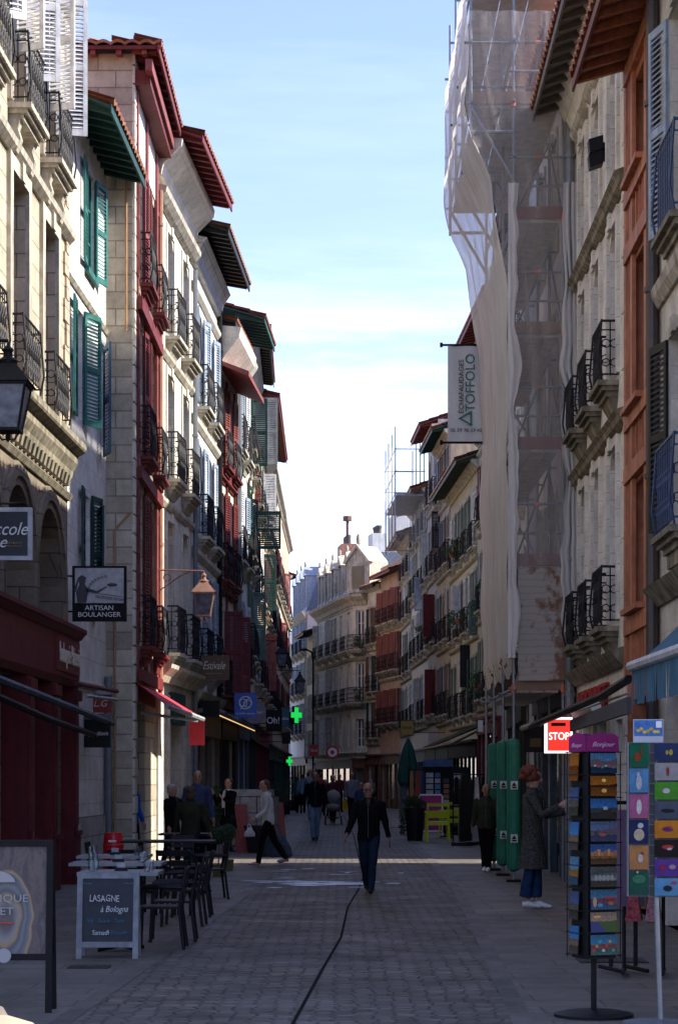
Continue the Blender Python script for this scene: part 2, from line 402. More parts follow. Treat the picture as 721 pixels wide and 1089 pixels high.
class Bld:
    def __init__(s, label, cat, side, p0, p1, top, wall, depth=7.0, name='townhouse', group=None, z_end=None):
        s.sg = -1 if side == 'L' else 1; s.side = side
        s.p0 = Vector((p0[0], p0[1], 0)); s.p1 = Vector((p1[0], p1[1], 0))
        d = s.p1 - s.p0; s.W = d.length; s.d = d.normalized(); s.n = Vector((-s.d.y, s.d.x, 0))*s.sg
        s.root = empty(name, s.p0, math.atan2(s.d.y, s.d.x), label, cat, group)
        s.top = top; s.wall = wall; s.depth = depth; s.holes = []; s.arch = []; s.lower = None
    def mb(s): return MB(s.sg)
    def u(s, px, v=0):
        """distance along the facade plane (pushed out by v) where photo column px meets it"""
        r = (px-CX)/F; o = s.p0 + s.n*v
        return (r*o.y - o.x)/(s.d.x - r*s.d.y)
    def z(s, px, py, v=0):
        o = s.p0 + s.n*v + s.d*s.u(px, v); return H + (HZ-py)*o.y/F
    def world(s, u, v, z): q = s.p0 + s.d*u + s.n*v; return Vector((q.x, q.y, z))
    def put(s, name, me, u, v, z, rot=0, parent=None, tilt=0):
        return link(name, me, parent or s.root, (u, v*s.sg, z), (0, tilt, rot))
    def hole(s, uc, z0, z1, w, arch=0, depth=.24): s.holes.append((uc-w/2, uc+w/2, z0, z1, arch, depth))
    def window(s, uc, z0, z1, w, frame=WHITEW, arch=0, cols=2, rows=3, depth=.24, sill=None, name='window'):
        s.hole(uc, z0, z1, w, arch, depth)
        a, b = window_meshes(w, z1-z0, frame, s.sg, cols, rows)
        o = s.put(name, a, uc, -depth+.05, z0)
        g = link('pane', b, o)
        if sill:
            def mk():
                m = s.mb(); m.box(-w/2-.08, w/2+.08, 0, .08, -.1, -.002); return m.mesh('sill', sill)
            s.put('sill', cached(('sill', round(w, 2), sill.name, s.sg), mk), uc, 0, z0)
        return o
    def shutter(s, hinge, z0, z1, w, material, ang, right=False, plain=False, label=None):
        """ang: 0 = flat open against the wall, 90 = straight out; right: the leaf that opens towards +u"""
        me = shutter_mesh(w, z1-z0, material, s.sg, plain)
        a = R(ang) if right else R(180-ang)
        v = .02 if right else .055
        o = s.put('shutter', me, hinge, v, z0, a*s.sg)
        if label: o['label'] = label
        return o
    def pair(s, uc, z0, z1, w, material, angs=(0, 0), plain=False, frac=.5):
        sw = w*frac
        if angs[0] is not None: s.shutter(uc-w/2, z0, z1, sw, material, angs[0], False, plain)
        if angs[1] is not None: s.shutter(uc+w/2, z0, z1, sw, material, angs[1], True, plain)
    def closed(s, uc, z0, z1, w, material):
        me = shutter_mesh(w/2, z1-z0, material, s.sg)
        s.put('shutter', me, uc-w/2, .0, z0); s.put('shutter', me, uc, .0, z0)
    def balcony(s, uc, z, w, d=.5, h=.95, trim=None, style=1, bracket=1, iron=None):
        o = s.put('balcony', slab_mesh(w, d, trim or STONETRIM, s.sg, bracket), uc, 0, z)
        r = link('railing', railing_mesh(w, d, h, s.sg, style, iron), o)
        return o
    def surround(s, uc, z0, z1, w, t=.13, p=.035, material=None, key=True):
        def mk():
            m = s.mb(); h = z1-z0
            m.box(-w/2-t, -w/2, 0, p, 0, h+t); m.box(w/2, w/2+t, 0, p, 0, h+t); m.box(-w/2, w/2, 0, p, h, h+t)
            if key: m.box(-.1, .1, p, p+.04, h-.02, h+t+.03)
            return m.mesh('surround', material or STONETRIM)
        s.put('surround', cached(('sur', round(w, 2), round(z1-z0, 2), s.sg, (material or STONETRIM).name, t), mk), uc, 0, z0)
    def cornice(s, z, prof, material=None, u0=None, u1=None, name='cornice', mod=0):
        m = s.mb(); u0 = -.02 if u0 is None else u0; u1 = s.W+.02 if u1 is None else u1
        m.prism([(0, z)] + [(y, z+dz) for y, dz in prof] + [(0, z+prof[-1][1])], u0, u1)
        if mod:
            k = int((u1-u0)/mod)
            for i in range(k): x = u0+mod*(i+.5); m.prism([(.0, z-.16), (.08, z-.16), (prof[-1][0]*.6, z-.002), (0, z-.002)], x-mod*.25, x+mod*.25)
        return m.build(name, material or STONETRIM, s.root)
    def box(s, name, material, u0, u1, v0, v1, z0, z1, parent=None):
        m = s.mb(); m.box(u0, u1, v0, v1, z0, z1); return m.build(name, material, parent or s.root)
    def finish(s, base=0):
        W, T = s.W, s.top; m = s.mb()
        us = sorted({0.0, W} | {round(min(W, max(0, h[k])), 4) for h in s.holes for k in (0, 1)})
        zs = sorted({0.0, T} | {round(h[k], 4) for h in s.holes for k in (2, 3)})
        hs = [(round(max(0, h[0]), 4), round(min(W, h[1]), 4), round(h[2], 4), round(h[3], 4), h[4], h[5]) for h in s.holes]
        for i in range(len(us)-1):
            for j in range(len(zs)-1):
                a, b, c, d = us[i], us[i+1], zs[j], zs[j+1]; mu, mz = (a+b)/2, (c+d)/2
                if any(h[0] < mu < h[1] and h[2] < mz < h[3] for h in hs): continue
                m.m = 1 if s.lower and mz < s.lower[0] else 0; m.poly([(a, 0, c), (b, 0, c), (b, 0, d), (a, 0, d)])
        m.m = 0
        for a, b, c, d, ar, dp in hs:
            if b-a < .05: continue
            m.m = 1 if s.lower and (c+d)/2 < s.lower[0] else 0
            m.poly([(a, 0, c), (a, 0, d), (a, -dp, d), (a, -dp, c)]); m.poly([(b, 0, c), (b, 0, d), (b, -dp, d), (b, -dp, c)])
            m.poly([(a, 0, d), (b, 0, d), (b, -dp, d), (a, -dp, d)]); m.poly([(a, 0, c), (b, 0, c), (b, -dp, c), (a, -dp, c)])
            m.poly([(a, -dp, c), (b, -dp, c), (b, -dp, d), (a, -dp, d)])
            if ar:                                   # arched head: fill the corners of the opening
                n = 8; w = b-a; pts = []
                for k in range(n+1):
                    t = k/n*2-1; pts.append((a+w*k/n, d-ar + ar*math.sqrt(max(0, 1-t*t))))
                for k in range(n):
                    (x0, z0), (x1, z1) = pts[k], pts[k+1]
                    m.poly([(x0, .001, z0), (x1, .001, z1), (x1, .001, d), (x0, .001, d)])
                    m.poly([(x0, .001, z0), (x1, .001, z1), (x1, -dp+.08, z1), (x0, -dp+.08, z0)])
        D = -s.depth; m.m = 0
        m.poly([(0, 0, 0), (0, D, 0), (0, D, T), (0, 0, T)]); m.poly([(W, 0, 0), (W, D, 0), (W, D, T), (W, 0, T)])
        m.poly([(0, D, 0), (W, D, 0), (W, D, T), (0, D, T)]); m.poly([(0, 0, T), (W, 0, T), (W, D, T), (0, D, T)])
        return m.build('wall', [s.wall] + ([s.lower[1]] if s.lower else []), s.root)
    def roof(s, z, o=.8, slope=.36, soffit=RED, tiles=None, u0=None, u1=None, hip0=0, over0=0, over1=0, raf=.5, rafter=None, depth=None, tail=True):
        """tiled roof whose eave tip is at height z, overhanging by o, rafters showing below"""
        u0 = 0 if u0 is None else u0; u1 = s.W if u1 is None else u1
        a0, a1 = u0-over0, u1+over1; dp = depth or s.depth*.5; L = a1-a0
        sv = Vector((0, -1, slope)).normalized(); nv = Vector((0, slope, 1)).normalized(); D = (o+dp)/-sv.y
        m = s.mb()
        lo = (lambda t: t*-sv.y) if hip0 else None
        corrug(m, (a0, o, z+.02), (1, 0, 0), sv, nv, L, D, lo=lo, rows=10)
        ro = m.build('roof', tiles or TILES, s.root)
        m = s.mb()                                   # boards under the tiles
        f = lambda y: z + (o-y)*slope
        x0 = a0
        if hip0:
            m.hexa([(a0, o-.05, f(o)-.05), (a1, o-.05, f(o)-.05), (a1, 0, f(0)-.05), (a0+o, 0, f(0)-.05)],
                   [(a0, o-.05, f(o)-.02), (a1, o-.05, f(o)-.02), (a1, 0, f(0)-.02), (a0+o, 0, f(0)-.02)])
            m.hexa([(a0+o, 0, f(0)-.05), (a1, 0, f(0)-.05), (a1, -dp, f(-dp)-.05), (a0+o+dp, -dp, f(-dp)-.05)],
                   [(a0+o, 0, f(0)-.02), (a1, 0, f(0)-.02), (a1, -dp, f(-dp)-.02), (a0+o+dp, -dp, f(-dp)-.02)])
        else:
            m.hexa([(a0, o-.05, f(o)-.05), (a1, o-.05, f(o)-.05), (a1, -dp, f(-dp)-.05), (a0, -dp, f(-dp)-.05)],
                   [(a0, o-.05, f(o)-.02), (a1, o-.05, f(o)-.02), (a1, -dp, f(-dp)-.02), (a0, -dp, f(-dp)-.02)])
        m.box(a0, a1, o-.06, o-.03, z-.13, z-.0)       # fascia
        m.build('soffit', soffit, s.root)
        n = max(2, int(round(L/raf)))
        key = ('raf', round(o, 2), round(slope, 2), (rafter or soffit).name, s.sg)
        def mk():
            q = s.mb(); y1 = o-.09; g = lambda y: (o-y)*slope
            q.hexa([(-.045, 0, g(0)-.22), (.045, 0, g(0)-.22), (.045, y1, g(y1)-.13), (-.045, y1, g(y1)-.13)],
                   [(-.045, 0, g(0)-.055), (.045, 0, g(0)-.055), (.045, y1, g(y1)-.055), (-.045, y1, g(y1)-.055)])
            return q.mesh('rafter', rafter or soffit)
        me = cached(key, mk)
        for i in range(n):
            link('rafter', me, s.root, (a0+L*(i+.5)/n, 0, z))
        if hip0:                                     # eave round the near corner
            m = s.mb(); hd = dp+o
            sv2 = Vector((1, 0, slope)).normalized(); nv2 = Vector((-slope, 0, 1)).normalized()
            corrug(m, (a0, -dp, z+.02), (0, 1, 0), sv2, nv2, hd, (o+dp)/sv2.x*.98, hi=lambda t: hd-t*sv2.x, rows=8)
            m.build('roof', tiles or TILES, s.root)
            m = s.mb(); g = lambda x: z+(x-a0)*slope
            m.hexa([(a0+.05, -dp, g(a0)-.05), (a0+.05, o-.05, g(a0)-.05), (a0+o, 0, g(a0+o)-.05), (a0+o, -dp, g(a0+o)-.05)],
                   [(a0+.05, -dp, g(a0)-.02), (a0+.05, o-.05, g(a0)-.02), (a0+o, 0, g(a0+o)-.02), (a0+o, -dp, g(a0+o)-.02)])
            m.box(a0+.03, a0+.06, -dp, o, z-.06, z)
            m.build('soffit', soffit, s.root)
            for i in range(int(hd/raf)):
                y = o-.3-i*raf; q = s.mb()
                q.hexa([(a0+.09, y-.045, z-.13), (a0+.09, y+.045, z-.13), (a0+over0+.02, y+.045, g(a0+over0)-.2), (a0+over0+.02, y-.045, g(a0+over0)-.2)],
                       [(a0+.09, y-.045, z-.03), (a0+.09, y+.045, z-.03), (a0+over0+.02, y+.045, g(a0+over0)-.055), (a0+over0+.02, y-.045, g(a0+over0)-.055)])
                q.build('rafter', rafter or soffit, s.root)
        return ro
    def pipe(s, u, z0, z1, r=.06, material=None, v=.09):
        m = s.mb(); m.tube([(u, v, z0), (u, v, z1)], r, 8)
        z = z0+.8
        while z < z1: m.tube([(u, v, z), (u, v, z+.06)], r*1.3, 8); z += 2.1
        return m.build('drainpipe', material or ZINC, s.root, smooth=False)
    def shopfront(s, u0, u1, z1, material, glassy=True, n=3, p=.08, fascia=.5, door=True):
        """wooden shopfront on the wall: pilasters, fascia, glazing"""
        w = u1-u0; s.holes.append((u0+.12, u1-.12, .0, z1-fascia, 0, .5))
        m = s.mb(); m.box(u0, u1, 0, p+.04, z1-fascia, z1); m.box(u0-.03, u1+.03, 0, p+.14, z1, z1+.09)
        o = m.build('shopfront', material, s.root)
        for i in range(n+1):
            x = u0+.08+(w-.16)*i/n
            q = s.mb(); q.box(x-.08, x+.08, -.02, p, .0, z1-fascia-.002); q.box(x-.1, x+.1, p, p+.02, 0, .35)
            q.build('pilaster', material, o)
        for i in range(n):
            x0 = u0+.16+(w-.16)*i/n; x1 = x0+(w-.16)/n-.16
            q = s.mb(); q.box(x0, x1, -.14, -.12, .5 if i % 2 == 0 else .0, z1-fascia)
            q.build('pane', GLASS, o)
            if i % 2 == 0: q = s.mb(); q.box(x0, x1, -.14, -.04, .0, .498); q.build('stall_riser', material, o)
        return o

def generic(label, side, p0, p1, eave, wall, floors, nb, ww=.95, wh=2.0, sh=None, frame=WHITEW, soffit=RED, over=.75, cat='house',
            bal=1, states=None, trim=None, ground=None, tiles=None, slope=.36, name='townhouse', group=None, sur=True, seed=1, shop_top=2.9, arch=0, strings=True):
    b = Bld(label, cat, side, p0, p1, eave+over*slope-.05, wall, name=name, group=group)
    rr = random.Random(seed); trim = trim or STONETRIM
    for fi, z in enumerate(floors):
        hh = wh if fi < len(floors)-1 or len(floors) == 1 else min(wh, eave-z-.45)
        for k in range(nb):
            uc = b.W*(k+.5)/nb
            b.window(uc, z+.02, z+hh, ww, frame, arch=arch, sill=trim if not bal else None)
            if sur: b.surround(uc, z+.02, z+hh, ww, material=trim, key=False)
            if sh:
                m_ = sh[(fi+k) % len(sh)] if isinstance(sh, list) else sh
                st = rr.random()
                if st < .22: b.closed(uc, z+.02, z+hh, ww, m_)
                else:
                    a0 = rr.choice([2, 3, 4, 9]); a1 = rr.choice([2, 3, 4, 6, 10, 35 if rr.random() < .2 else 4])
                    b.pair(uc, z+.02, z+hh, ww, m_, (a0, a1))
            if bal and (bal == 2 or fi < len(floors)):
                b.balcony(uc, z, ww+.25, .18, .9, trim=trim, style=1 if rr.random() < .7 else 2)
        if strings: b.cornice(z-.45, [(.03, 0), (.1, .06), (.12, .12), (.05, .14)], trim)
    b.cornice(eave-.28, [(.05, 0), (.12, .1), (.25, .2), (.28, .3), (.05, .33)], trim)
    if ground: b.shopfront(.15, b.W-.15, shop_top, ground, n=max(2, int(b.W/1.4)))
    b.roof(eave, over, slope, soffit, tiles)
    b.finish()
    return b
# ================================================================ LEFT SIDE
LP = [(-4.70, 18), (-4.235, 32.3), (-4.10, 36.46), (-3.62, 36.46), (-3.60, 40.8), (-3.27, 46), (-3.03, 51.5), (-2.80, 55.3), (-2.65, 59.2),
      (-2.80, 68), (-2.88, 82), (-2.88, 90), (-2.88, 104), (-2.86, 118)]
# --- A: sandstone building with arches and red bakery front
A = Bld('sandstone building with tall arches, white top-floor shutters and an oxblood red bakery front', 'building', 'L', LP[0], LP[1], 16.6, S_WARM)
ua = [A.u(52), A.u(52)-2.45, A.u(52)-4.9, A.u(52)-7.35]
for i, uc in enumerate(ua):
    A.window(uc, 7.0, 9.75, 1.15, BROWNW, depth=.35, rows=4); A.surround(uc, 7.0, 9.75, 1.15, .2, .06, STONETRIM)
    A.window(uc, 10.65, 13.1, 1.05, BROWNW, depth=.35, rows=4); A.surround(uc, 10.65, 13.1, 1.1, .18, .06, STONETRIM)
    A.window(uc, 14.0, 16.0, 1.05, WHITEP, depth=.25)
    A.balcony(uc, 10.6, 1.3, .26, .95, style=2, bracket=2)
    r = A.put('railing', railing_mesh(1.3, .2, .85, -1, 2), uc, 0, 6.95)
    # open arch, carved ring round it, red woodwork inside
    A.hole(uc-.1, 0, 5.6, 2.1, 1.05, .6)
    m = A.mb(); n = 14
    for (r0, r1, p) in ((1.05, 1.17, .05), (1.17, 1.32, .09), (1.32, 1.38, .04)):
        for k in range(n):
            t0, t1 = math.pi*k/n, math.pi*(k+1)/n; c = uc-.1
            q = lambda r_, t, y: (c+r_*math.cos(t), y, 4.55+r_*math.sin(t))
            m.hexa([q(r0, t0, 0), q(r1, t0, 0), q(r1, t1, 0), q(r0, t1, 0)], [q(r0, t0, p), q(r1, t0, p), q(r1, t1, p), q(r0, t1, p)])
        for sx in (-1, 1):
            m.box(uc-.1+min(sx*r0, sx*r1), uc-.1+max(sx*r0, sx*r1), 0, p, 3.2, 4.55)
    m.build('archivolt', S_DARK, A.root)
    o = A.put('window', window_meshes(2.1, 2.4, DRED, -1, 3, 2)[0], uc-.1, -.4, 3.2); link('pane', window_meshes(2.1, 2.4, DRED, -1, 3, 2)[1], o)
A.cornice(6.3, [(.07, 0), (.09, .1), (.16, .22), (.17, .34), (.28, .4), (.3, .43), (.3, .52), (.2, .55)], STONEMOSS, mod=.3)
A.cornice(9.95, [(.04, 0), (.12, .08), (.14, .16), (.03, .2)])
A.cornice(13.4, [(.04, 0), (.12, .08), (.2, .2), (.03, .24)])
A.cornice(5.95, [(.04, 0), (.09, .08), (.03, .14)], STONEMOSS)
m = A.mb()
for k in range(20):
    w = .42 if k % 2 else .27; m.box(A.W-w, A.W+.012, -.02, .035, 6.9+k*.36, 7.23+k*.36)
m.build('quoin', S_WARM, A.root)
# open white shutters at the top floor
for uc, a in ((ua[0], (72, 78)), (ua[1], (70, 74)), (ua[2], (70, 60))):
    A.pair(uc, 11.3, 13.35, 1.05, WHITEW, a, frac=.45)
# the red front
sf = A.mb(); u0, u1 = A.u(-40), A.u(70)
sf.box(u0, u1, .0, .22, 3.12, 3.76); sf.prism([(0, 3.76), (.24, 3.76), (.3, 3.84), (.33, 3.86), (.33, 3.92), (0, 3.96)], u0-.05, u1+.06)
sf.prism([(0, 3.02), (.2, 3.02), (.25, 3.12), (0, 3.12)], u0, u1)
S = sf.build('shopfront', DRED, A.root)
for uc in (u0+.2, (u0+u1)/2-.35, u1-2.1, u1-.22):
    q = A.mb(); q.box(uc-.2, uc+.2, -.3, .2, 0, 3.018); q.box(uc-.23, uc+.23, .2, .24, 0, .75); q.box(uc-.13, uc+.13, .2, .225, .9, 2.8); q.box(uc-.25, uc+.25, .2, .26, 2.82, 2.98); q.box(uc-.25, uc+.25, .24, .27, .75, .82)
    q.build('pilaster', DRED, S)
q = A.mb(); q.box(u0+.4, u1-.4, -.3, -.28, .5, 3.0); q.build('pane', GLASS, S)
q = A.mb(); q.box(u0+.4, u1-.4, -.3, -.2, 0, .5); q.build('stall_riser', DRED, S)
q = A.mb(); q.box(u1-2.15, u1-.12, .22, .245, 3.2, 3.7); q.build('fascia_panel', RED, S)
CREAML = mat('cream_lettering', (.62, .56, .45), .5, 0, .1, 6, 0)
letters('Boulangerie Pâtisserie', .42, CREAML, A.root, ((u1*2-2.27)/2, -.26, 3.46), R(0), width=1.85)
A.cornice(16.3, [(.1, 0), (.2, .2), (.4, .3)]); A.holes.append((-5, -4, 6.2, 6.3, 0, .1)); A.lower = (6.25, S_DARK); A.finish()  # arcade in darker stone, with its shade put into the colour too

# --- B: white house with teal shutters
B = Bld('narrow white house with teal green shutters under a dark green eave', 'house', 'L', LP[1], LP[2], 12.4, S_WHITE)
ub = B.u(95.5)
B.window(ub, 10.05, 11.75, .95, TEAL, depth=.12, sill=TEAL); B.pair(ub, 10.05, 11.75, .95, TEAL, (4, 12), frac=.55)
u2 = B.u(84); B.window(u2, 7.45, 9.2, .75, WHITEP, depth=.2); B.pair(u2, 7.4, 9.25, .75, TEAL, (4, 22), frac=.7)
u3 = B.W-.28; B.window(u3, 7.45, 9.2, .5, WHITEP, depth=.2); B.shutter(u3-.25, 7.2, 9.1, .55, BLUESH, 20, label='blue shutter, darker than the teal ones')
B.window(B.u(92), 4.4, 6.3, .8, WHITEP, depth=.2); B.pair(B.u(92), 4.4, 6.35, .8, DGREEN, (4, 14), frac=.55)
B.shutter(B.u(92)+1.0, 4.3, 6.2, .5, DGREEN, 20)
B.window(B.u(77), .9, 3.0, .7, DGREEN, depth=.2, sill=STONETRIM)
B.cornice(9.42, [(.03, 0), (.07, .06), (.03, .12)]); B.cornice(3.1, [(.04, 0), (.1, .06), (.03, .14)])
m = B.mb(); m.box(0, B.W, 0, .05, 0, 1.0); m.build('plinth', S_GREY, B.root)
B.pipe(B.W-.35, 0, 3.4, .07, ZINC); B.roof(12.15, .72, .38, DGREEN, over0=.0, raf=.42)
B.finish()
# --- C: red timber front with a bare stone side wall
C = Bld('tall house with oxblood shutters and a bare stone side wall facing down the street', 'house', 'L', LP[3], LP[4], 14.4, S_SIDE, depth=8)
for i, px in enumerate((149, 162)):
    uc = C.u(px)
    for (z0, z1, bz, sty) in ((10.55, 12.75, 10.5, 2), (7.45, 9.85, 7.4, 2), (4.05, 6.85, 4.0, 2)):
        C.window(uc, z0, z1, .95, RED2 if z0 > 9 else RED, depth=.15)
        C.pair(uc, z0, z1, .95, RED2 if z0 > 9 else RED, (3, 5), frac=.45)
        b = C.put('balcony', slab_mesh(1.1, .17, RED, -1, 1), uc, .07, bz); link('railing', railing_mesh(1.1, .17, .9, -1, 2), b)
    C.window(uc, 13.0, 13.75, .6, RED2, depth=.12, cols=1, rows=1)
for i, (u0, u1) in enumerate(((.28, .42), (1.95, 2.25), (3.9, 4.28))):   # timber posts and rails
    C.box('timber_post', RED2, u0, u1, 0, .06, 3.4, 14.3)
C.box('infill_panel', P_WHITE, .42, 3.9, -.0, .02, 12.9, 14.3)
for z in (9.95, 6.95, 3.35): C.box('timber_rail', RED, .2, C.W, .062, .14, z, z+.22)
m = C.mb()
for k in range(44):
    w = .5 if k % 2 else .3; m.box(-.012, w, -.02, .03, .02+k*.33, .315+k*.33)
m.build('quoin', S_CREAM, C.root)
C.box('cornice', RED, .0, C.W, .03, .3, 13.85, 14.1)
m = C.mb(); m.box(-.3, C.W-.1, .24, .36, 14.0, 14.2); m.build('wall_plate', RED2, C.root)
C.hole(1.3, 0, 3.0, 1.5, 0, .5)
C.box('door', DRED, .56, 2.04, -.45, -.4, 0, 2.98); C.box('shopfront', DRED, .5, 3.7, .0, .05, 3.0, 3.33)
C.roof(14.42, .52, .30, RED, over0=.38, hip0=1, raf=.45, rafter=RED2)
C.pipe(C.W-.06, 3.3, 13.2, .05, mat('terracotta_pipe', (.3, .15, .09)))
for pts in ([(-.07, -.32, 0.4), (-.07, -.32, 6.0), (-.07, -.05, 6.3)], [(-.06, -.12, 9.5), (-.06, -.12, 12.2)]): m = C.mb(); m.tube(pts, .022, 6); m.build('drainpipe', mat('ochre_pipe', (.34, .2, .09)), C.root)
C.finish()
# --- D: cream stone front with iron balconies
D = Bld('cream stone house with arched windows and iron balconies next to the red shuttered house', 'house', 'L', LP[4], LP[5], 14.3, S_CREAM)
for px in (181, 197):
    uc = D.u(px)
    for z0, z1, bz in ((10.75, 12.8, 10.62), (7.85, 9.9, 7.72), (4.3, 6.9, 4.18)):
        D.window(uc, z0, z1, .95, WHITEP, arch=.22, depth=.34); D.surround(uc, z0, z1, .95, .14, .03, S_CREAM)
        D.balcony(uc, bz, 1.2, .24, .95, style=2)
D.cornice(13.05, [(.04, 0), (.1, .05), (.2, .16), (.22, .26), (.05, .3)]); D.cornice(13.55, [(.1, 0), (.14, .2), (.35, .4), (.5, .55), (.52, .68), (.1, .72)], S_CREAM)
D.cornice(10.1, [(.03, 0), (.09, .08), (.1, .15), (.03, .18)]); D.cornice(7.1, [(.03, 0), (.09, .08), (.1, .15), (.03, .18)])
D.cornice(3.55, [(.1, 0), (.16, .12), (.3, .26), (.32, .34), (.06, .4)], STONETRIM)
D.hole(2.6, 0, 3.3, 1.7, 0, .4); D.box('shopfront', DGREEN, 1.75, 3.45, -.38, -.32, 0, 3.3); D.box('fascia', DGREEN, 1.7, 3.5, .0, .1, 2.75, 3.4)
for k in range(3): D.box('pane', GLASS, 1.85+k*.53, 2.3+k*.53, -.31, -.3, .6, 2.6)
D.hole(4.55, 0, 3.2, .8, 0, .4); D.box('door', DGREEN, 4.16, 4.94, -.38, -.32, 0, 3.2)
for u in (.0, 1.3, 3.6):
    m = D.mb()
    for k in range(10): m.box(u+.02, u+.42, 0, .035, .03+k*.33, .36+k*.33)
    m.build('rusticated_pier', S_CREAM, D.root)
D.pipe(D.W-.08, 0, 12.9, .055, ZINC); D.roof(14.33, .94, .30, RED, raf=.42, rafter=DRED, over0=-.1)
D.finish()
# --- E: cream house with grey blue shutters
E = Bld('cream house with grey blue shutters and a black soffit', 'house', 'L', LP[5], LP[6], 13.9, S_WHITE)
for i, px in enumerate((213, 223.5)):
    uc = E.u(px)
    for j, (z0, z1) in enumerate(((10.2, 12.3), (7.25, 9.3), (4.2, 6.4))):
        E.window(uc, z0, z1, 1.0, GREYBLUE, arch=.2, depth=.25)
        E.pair(uc, z0, z1, 1.0, GREYBLUE, ((4, 12), (3, 5), (3, 6))[j])
        E.balcony(uc, z0-.12, 1.3, .24, .95, style=2, trim=STONETRIM)
for z in (12.5, 9.55, 6.6): E.cornice(z, [(.03, 0), (.1, .08), (.12, .16), (.03, .2)], S_CREAM)
E.cornice(13.1, [(.1, 0), (.16, .3), (.34, .55), (.1, .6)], S_GREY); E.cornice(3.3, [(.1, 0), (.2, .14), (.26, .26), (.06, .3)])
E.shopfront(.2, E.W-.2, 3.1, mat('taupe_shopfront', (.16, .13, .1)), n=3)
E.roof(13.85, .85, .30, BLACKW, raf=.4, tiles=TILES2); E.pipe(E.W-.1, 3, 13.4, .05, BLACKP); E.finish()
# --- F: red timber house
Fh = Bld('narrow red timbered house with a small red canopy roof under a cream cornice', 'house', 'L', LP[6], LP[7], 12.6, P_CREAM)
for k in range(2):
    uc = Fh.W*(k+.5)/2
    for j, (z0, z1) in enumerate(((9.55, 11.6), (6.7, 8.9), (3.8, 5.9))):
        Fh.window(uc, z0, z1, .95, RED, depth=.12); Fh.pair(uc, z0, z1, .95, RED2 if j == 0 else RED, (3, 8 if j < 2 else 70))
        b = Fh.put('balcony', slab_mesh(1.2, .22, RED, -1, 1), uc, 0, z0-.08); link('railing', railing_mesh(1.2, .22, .9, -1, 2), b)
for u in (.06, Fh.W/2, Fh.W-.06): Fh.box('timber_post', RED, u-.09, u+.09, 0, .05, 3.1, 12.3)
for z in (9.2, 6.35, 3.4): Fh.box('timber_rail', RED, 0, Fh.W, .052, .12, z, z+.2)
Fh.cornice(12.0, [(.1, 0), (.2, .15), (.55, .6), (.6, .85), (.1, .9)], S_CREAM, mod=.3)
Fh.shopfront(.15, Fh.W-.15, 3.1, BLACKW, n=2)
Fh.roof(11.75, .72, .3, RED, RED, tiles=RED2, depth=.05) if False else None
m = Fh.mb(); m.hexa([(-.1, 0, 11.95), (Fh.W, 0, 11.95), (Fh.W, .8, 11.62), (-.1, .8, 11.62)], [(-.1, 0, 12.05), (Fh.W, 0, 12.05), (Fh.W, .8, 11.74), (-.1, .8, 11.74)]); m.build('canopy', RED2, Fh.root)
Fh.roof(13.0, .5, .3, BLACKW, raf=.4); Fh.finish()
# --- G: white house, curved gutters, white shutters
G = Bld('white house with pale shutters beside a fat grey rainwater pipe', 'house', 'L', LP[7], LP[8], 13.6, P_WHITE)
for k in range(2):
    uc = G.W*(k+.5)/2
    for j, z0 in enumerate((10.6, 7.6, 4.5)):
        G.window(uc, z0, z0+2, .9, WHITEP); G.pair(uc, z0, z0+2, .9, WHITEW if (j+k) % 2 else GREYBLUE, (4, 10)); G.balcony(uc, z0-.1, 1.2, .22, .92, style=1)
G.cornice(13.0, [(.1, 0), (.3, .3), (.34, .4), (.06, .44)], S_CREAM); G.shopfront(.15, G.W-.15, 3.2, NAVYW, n=2)
G.pipe(.12, 3.2, 12.8, .11, ZINC); G.roof(13.95, .85, .3, DGREEN, raf=.4); G.finish()
# --- H: green shutter house and the farther ones
Hh = Bld('house with dark green louvred shutters, one leaf standing straight out', 'house', 'L', LP[8], LP[9], 14.6, P_CREAM)
for k in range(3):
    uc = Hh.W*(k+.5)/3
    for j, z0 in enumerate((11.3, 8.2, 5.3)):
        Hh.window(uc, z0, z0+2.1, 1.0, WHITEP)
        mtl = (DGREEN, DGREEN, GREENW)[j] if k < 2 else (GREYW, DGREEN, GREYBLUE)[j]
        Hh.pair(uc, z0, z0+2.1, 1.0, mtl, (5, (90, 20, 60)[j] if k == 1 else 8)); Hh.balcony(uc, z0-.1, 1.2, .22, .92, style=1)
Hh.shutter(Hh.u(268), 8.9, 10.1, .9, DGREEN, 92, True); Hh.shutter(Hh.u(268), 11.6, 13.7, .8, GREYW, 90, True)
Hh.cornice(14.0, [(.1, 0), (.3, .3), (.34, .4), (.06, .44)], S_GREY); Hh.shopfront(.15, Hh.W-.15, 3.3, BLACKW, n=4); Hh.roof(14.6, .7, .3, BLACKW, over0=-.3, raf=.4); Hh.finish()
I1 = Bld('house with red brown soffit and mixed green and red shutters', 'house', 'L', LP[9], LP[10], 14.0, P_OCHRE)
for k in range(4):
    uc = I1.W*(k+.5)/4
    for j, z0 in enumerate((10.9, 7.9, 4.9)):
        I1.window(uc, z0, z0+2.1, 1.0, WHITEP); I1.pair(uc, z0, z0+2.1, 1.0, (RED2, GREENW, WHITEW, DGREEN)[(j+k) % 4], (5, (80 if k == 2 else 10))); I1.balcony(uc, z0-.1, 1.2, .22, .92, style=1)
I1.cornice(13.6, [(.1, 0), (.4, .3), (.44, .4), (.06, .44)], S_CREAM); I1.shopfront(.15, I1.W-.15, 3.3, DRED, n=5); I1.roof(14.2, .85, .3, RED, raf=.4, rafter=BROWNW); I1.finish()
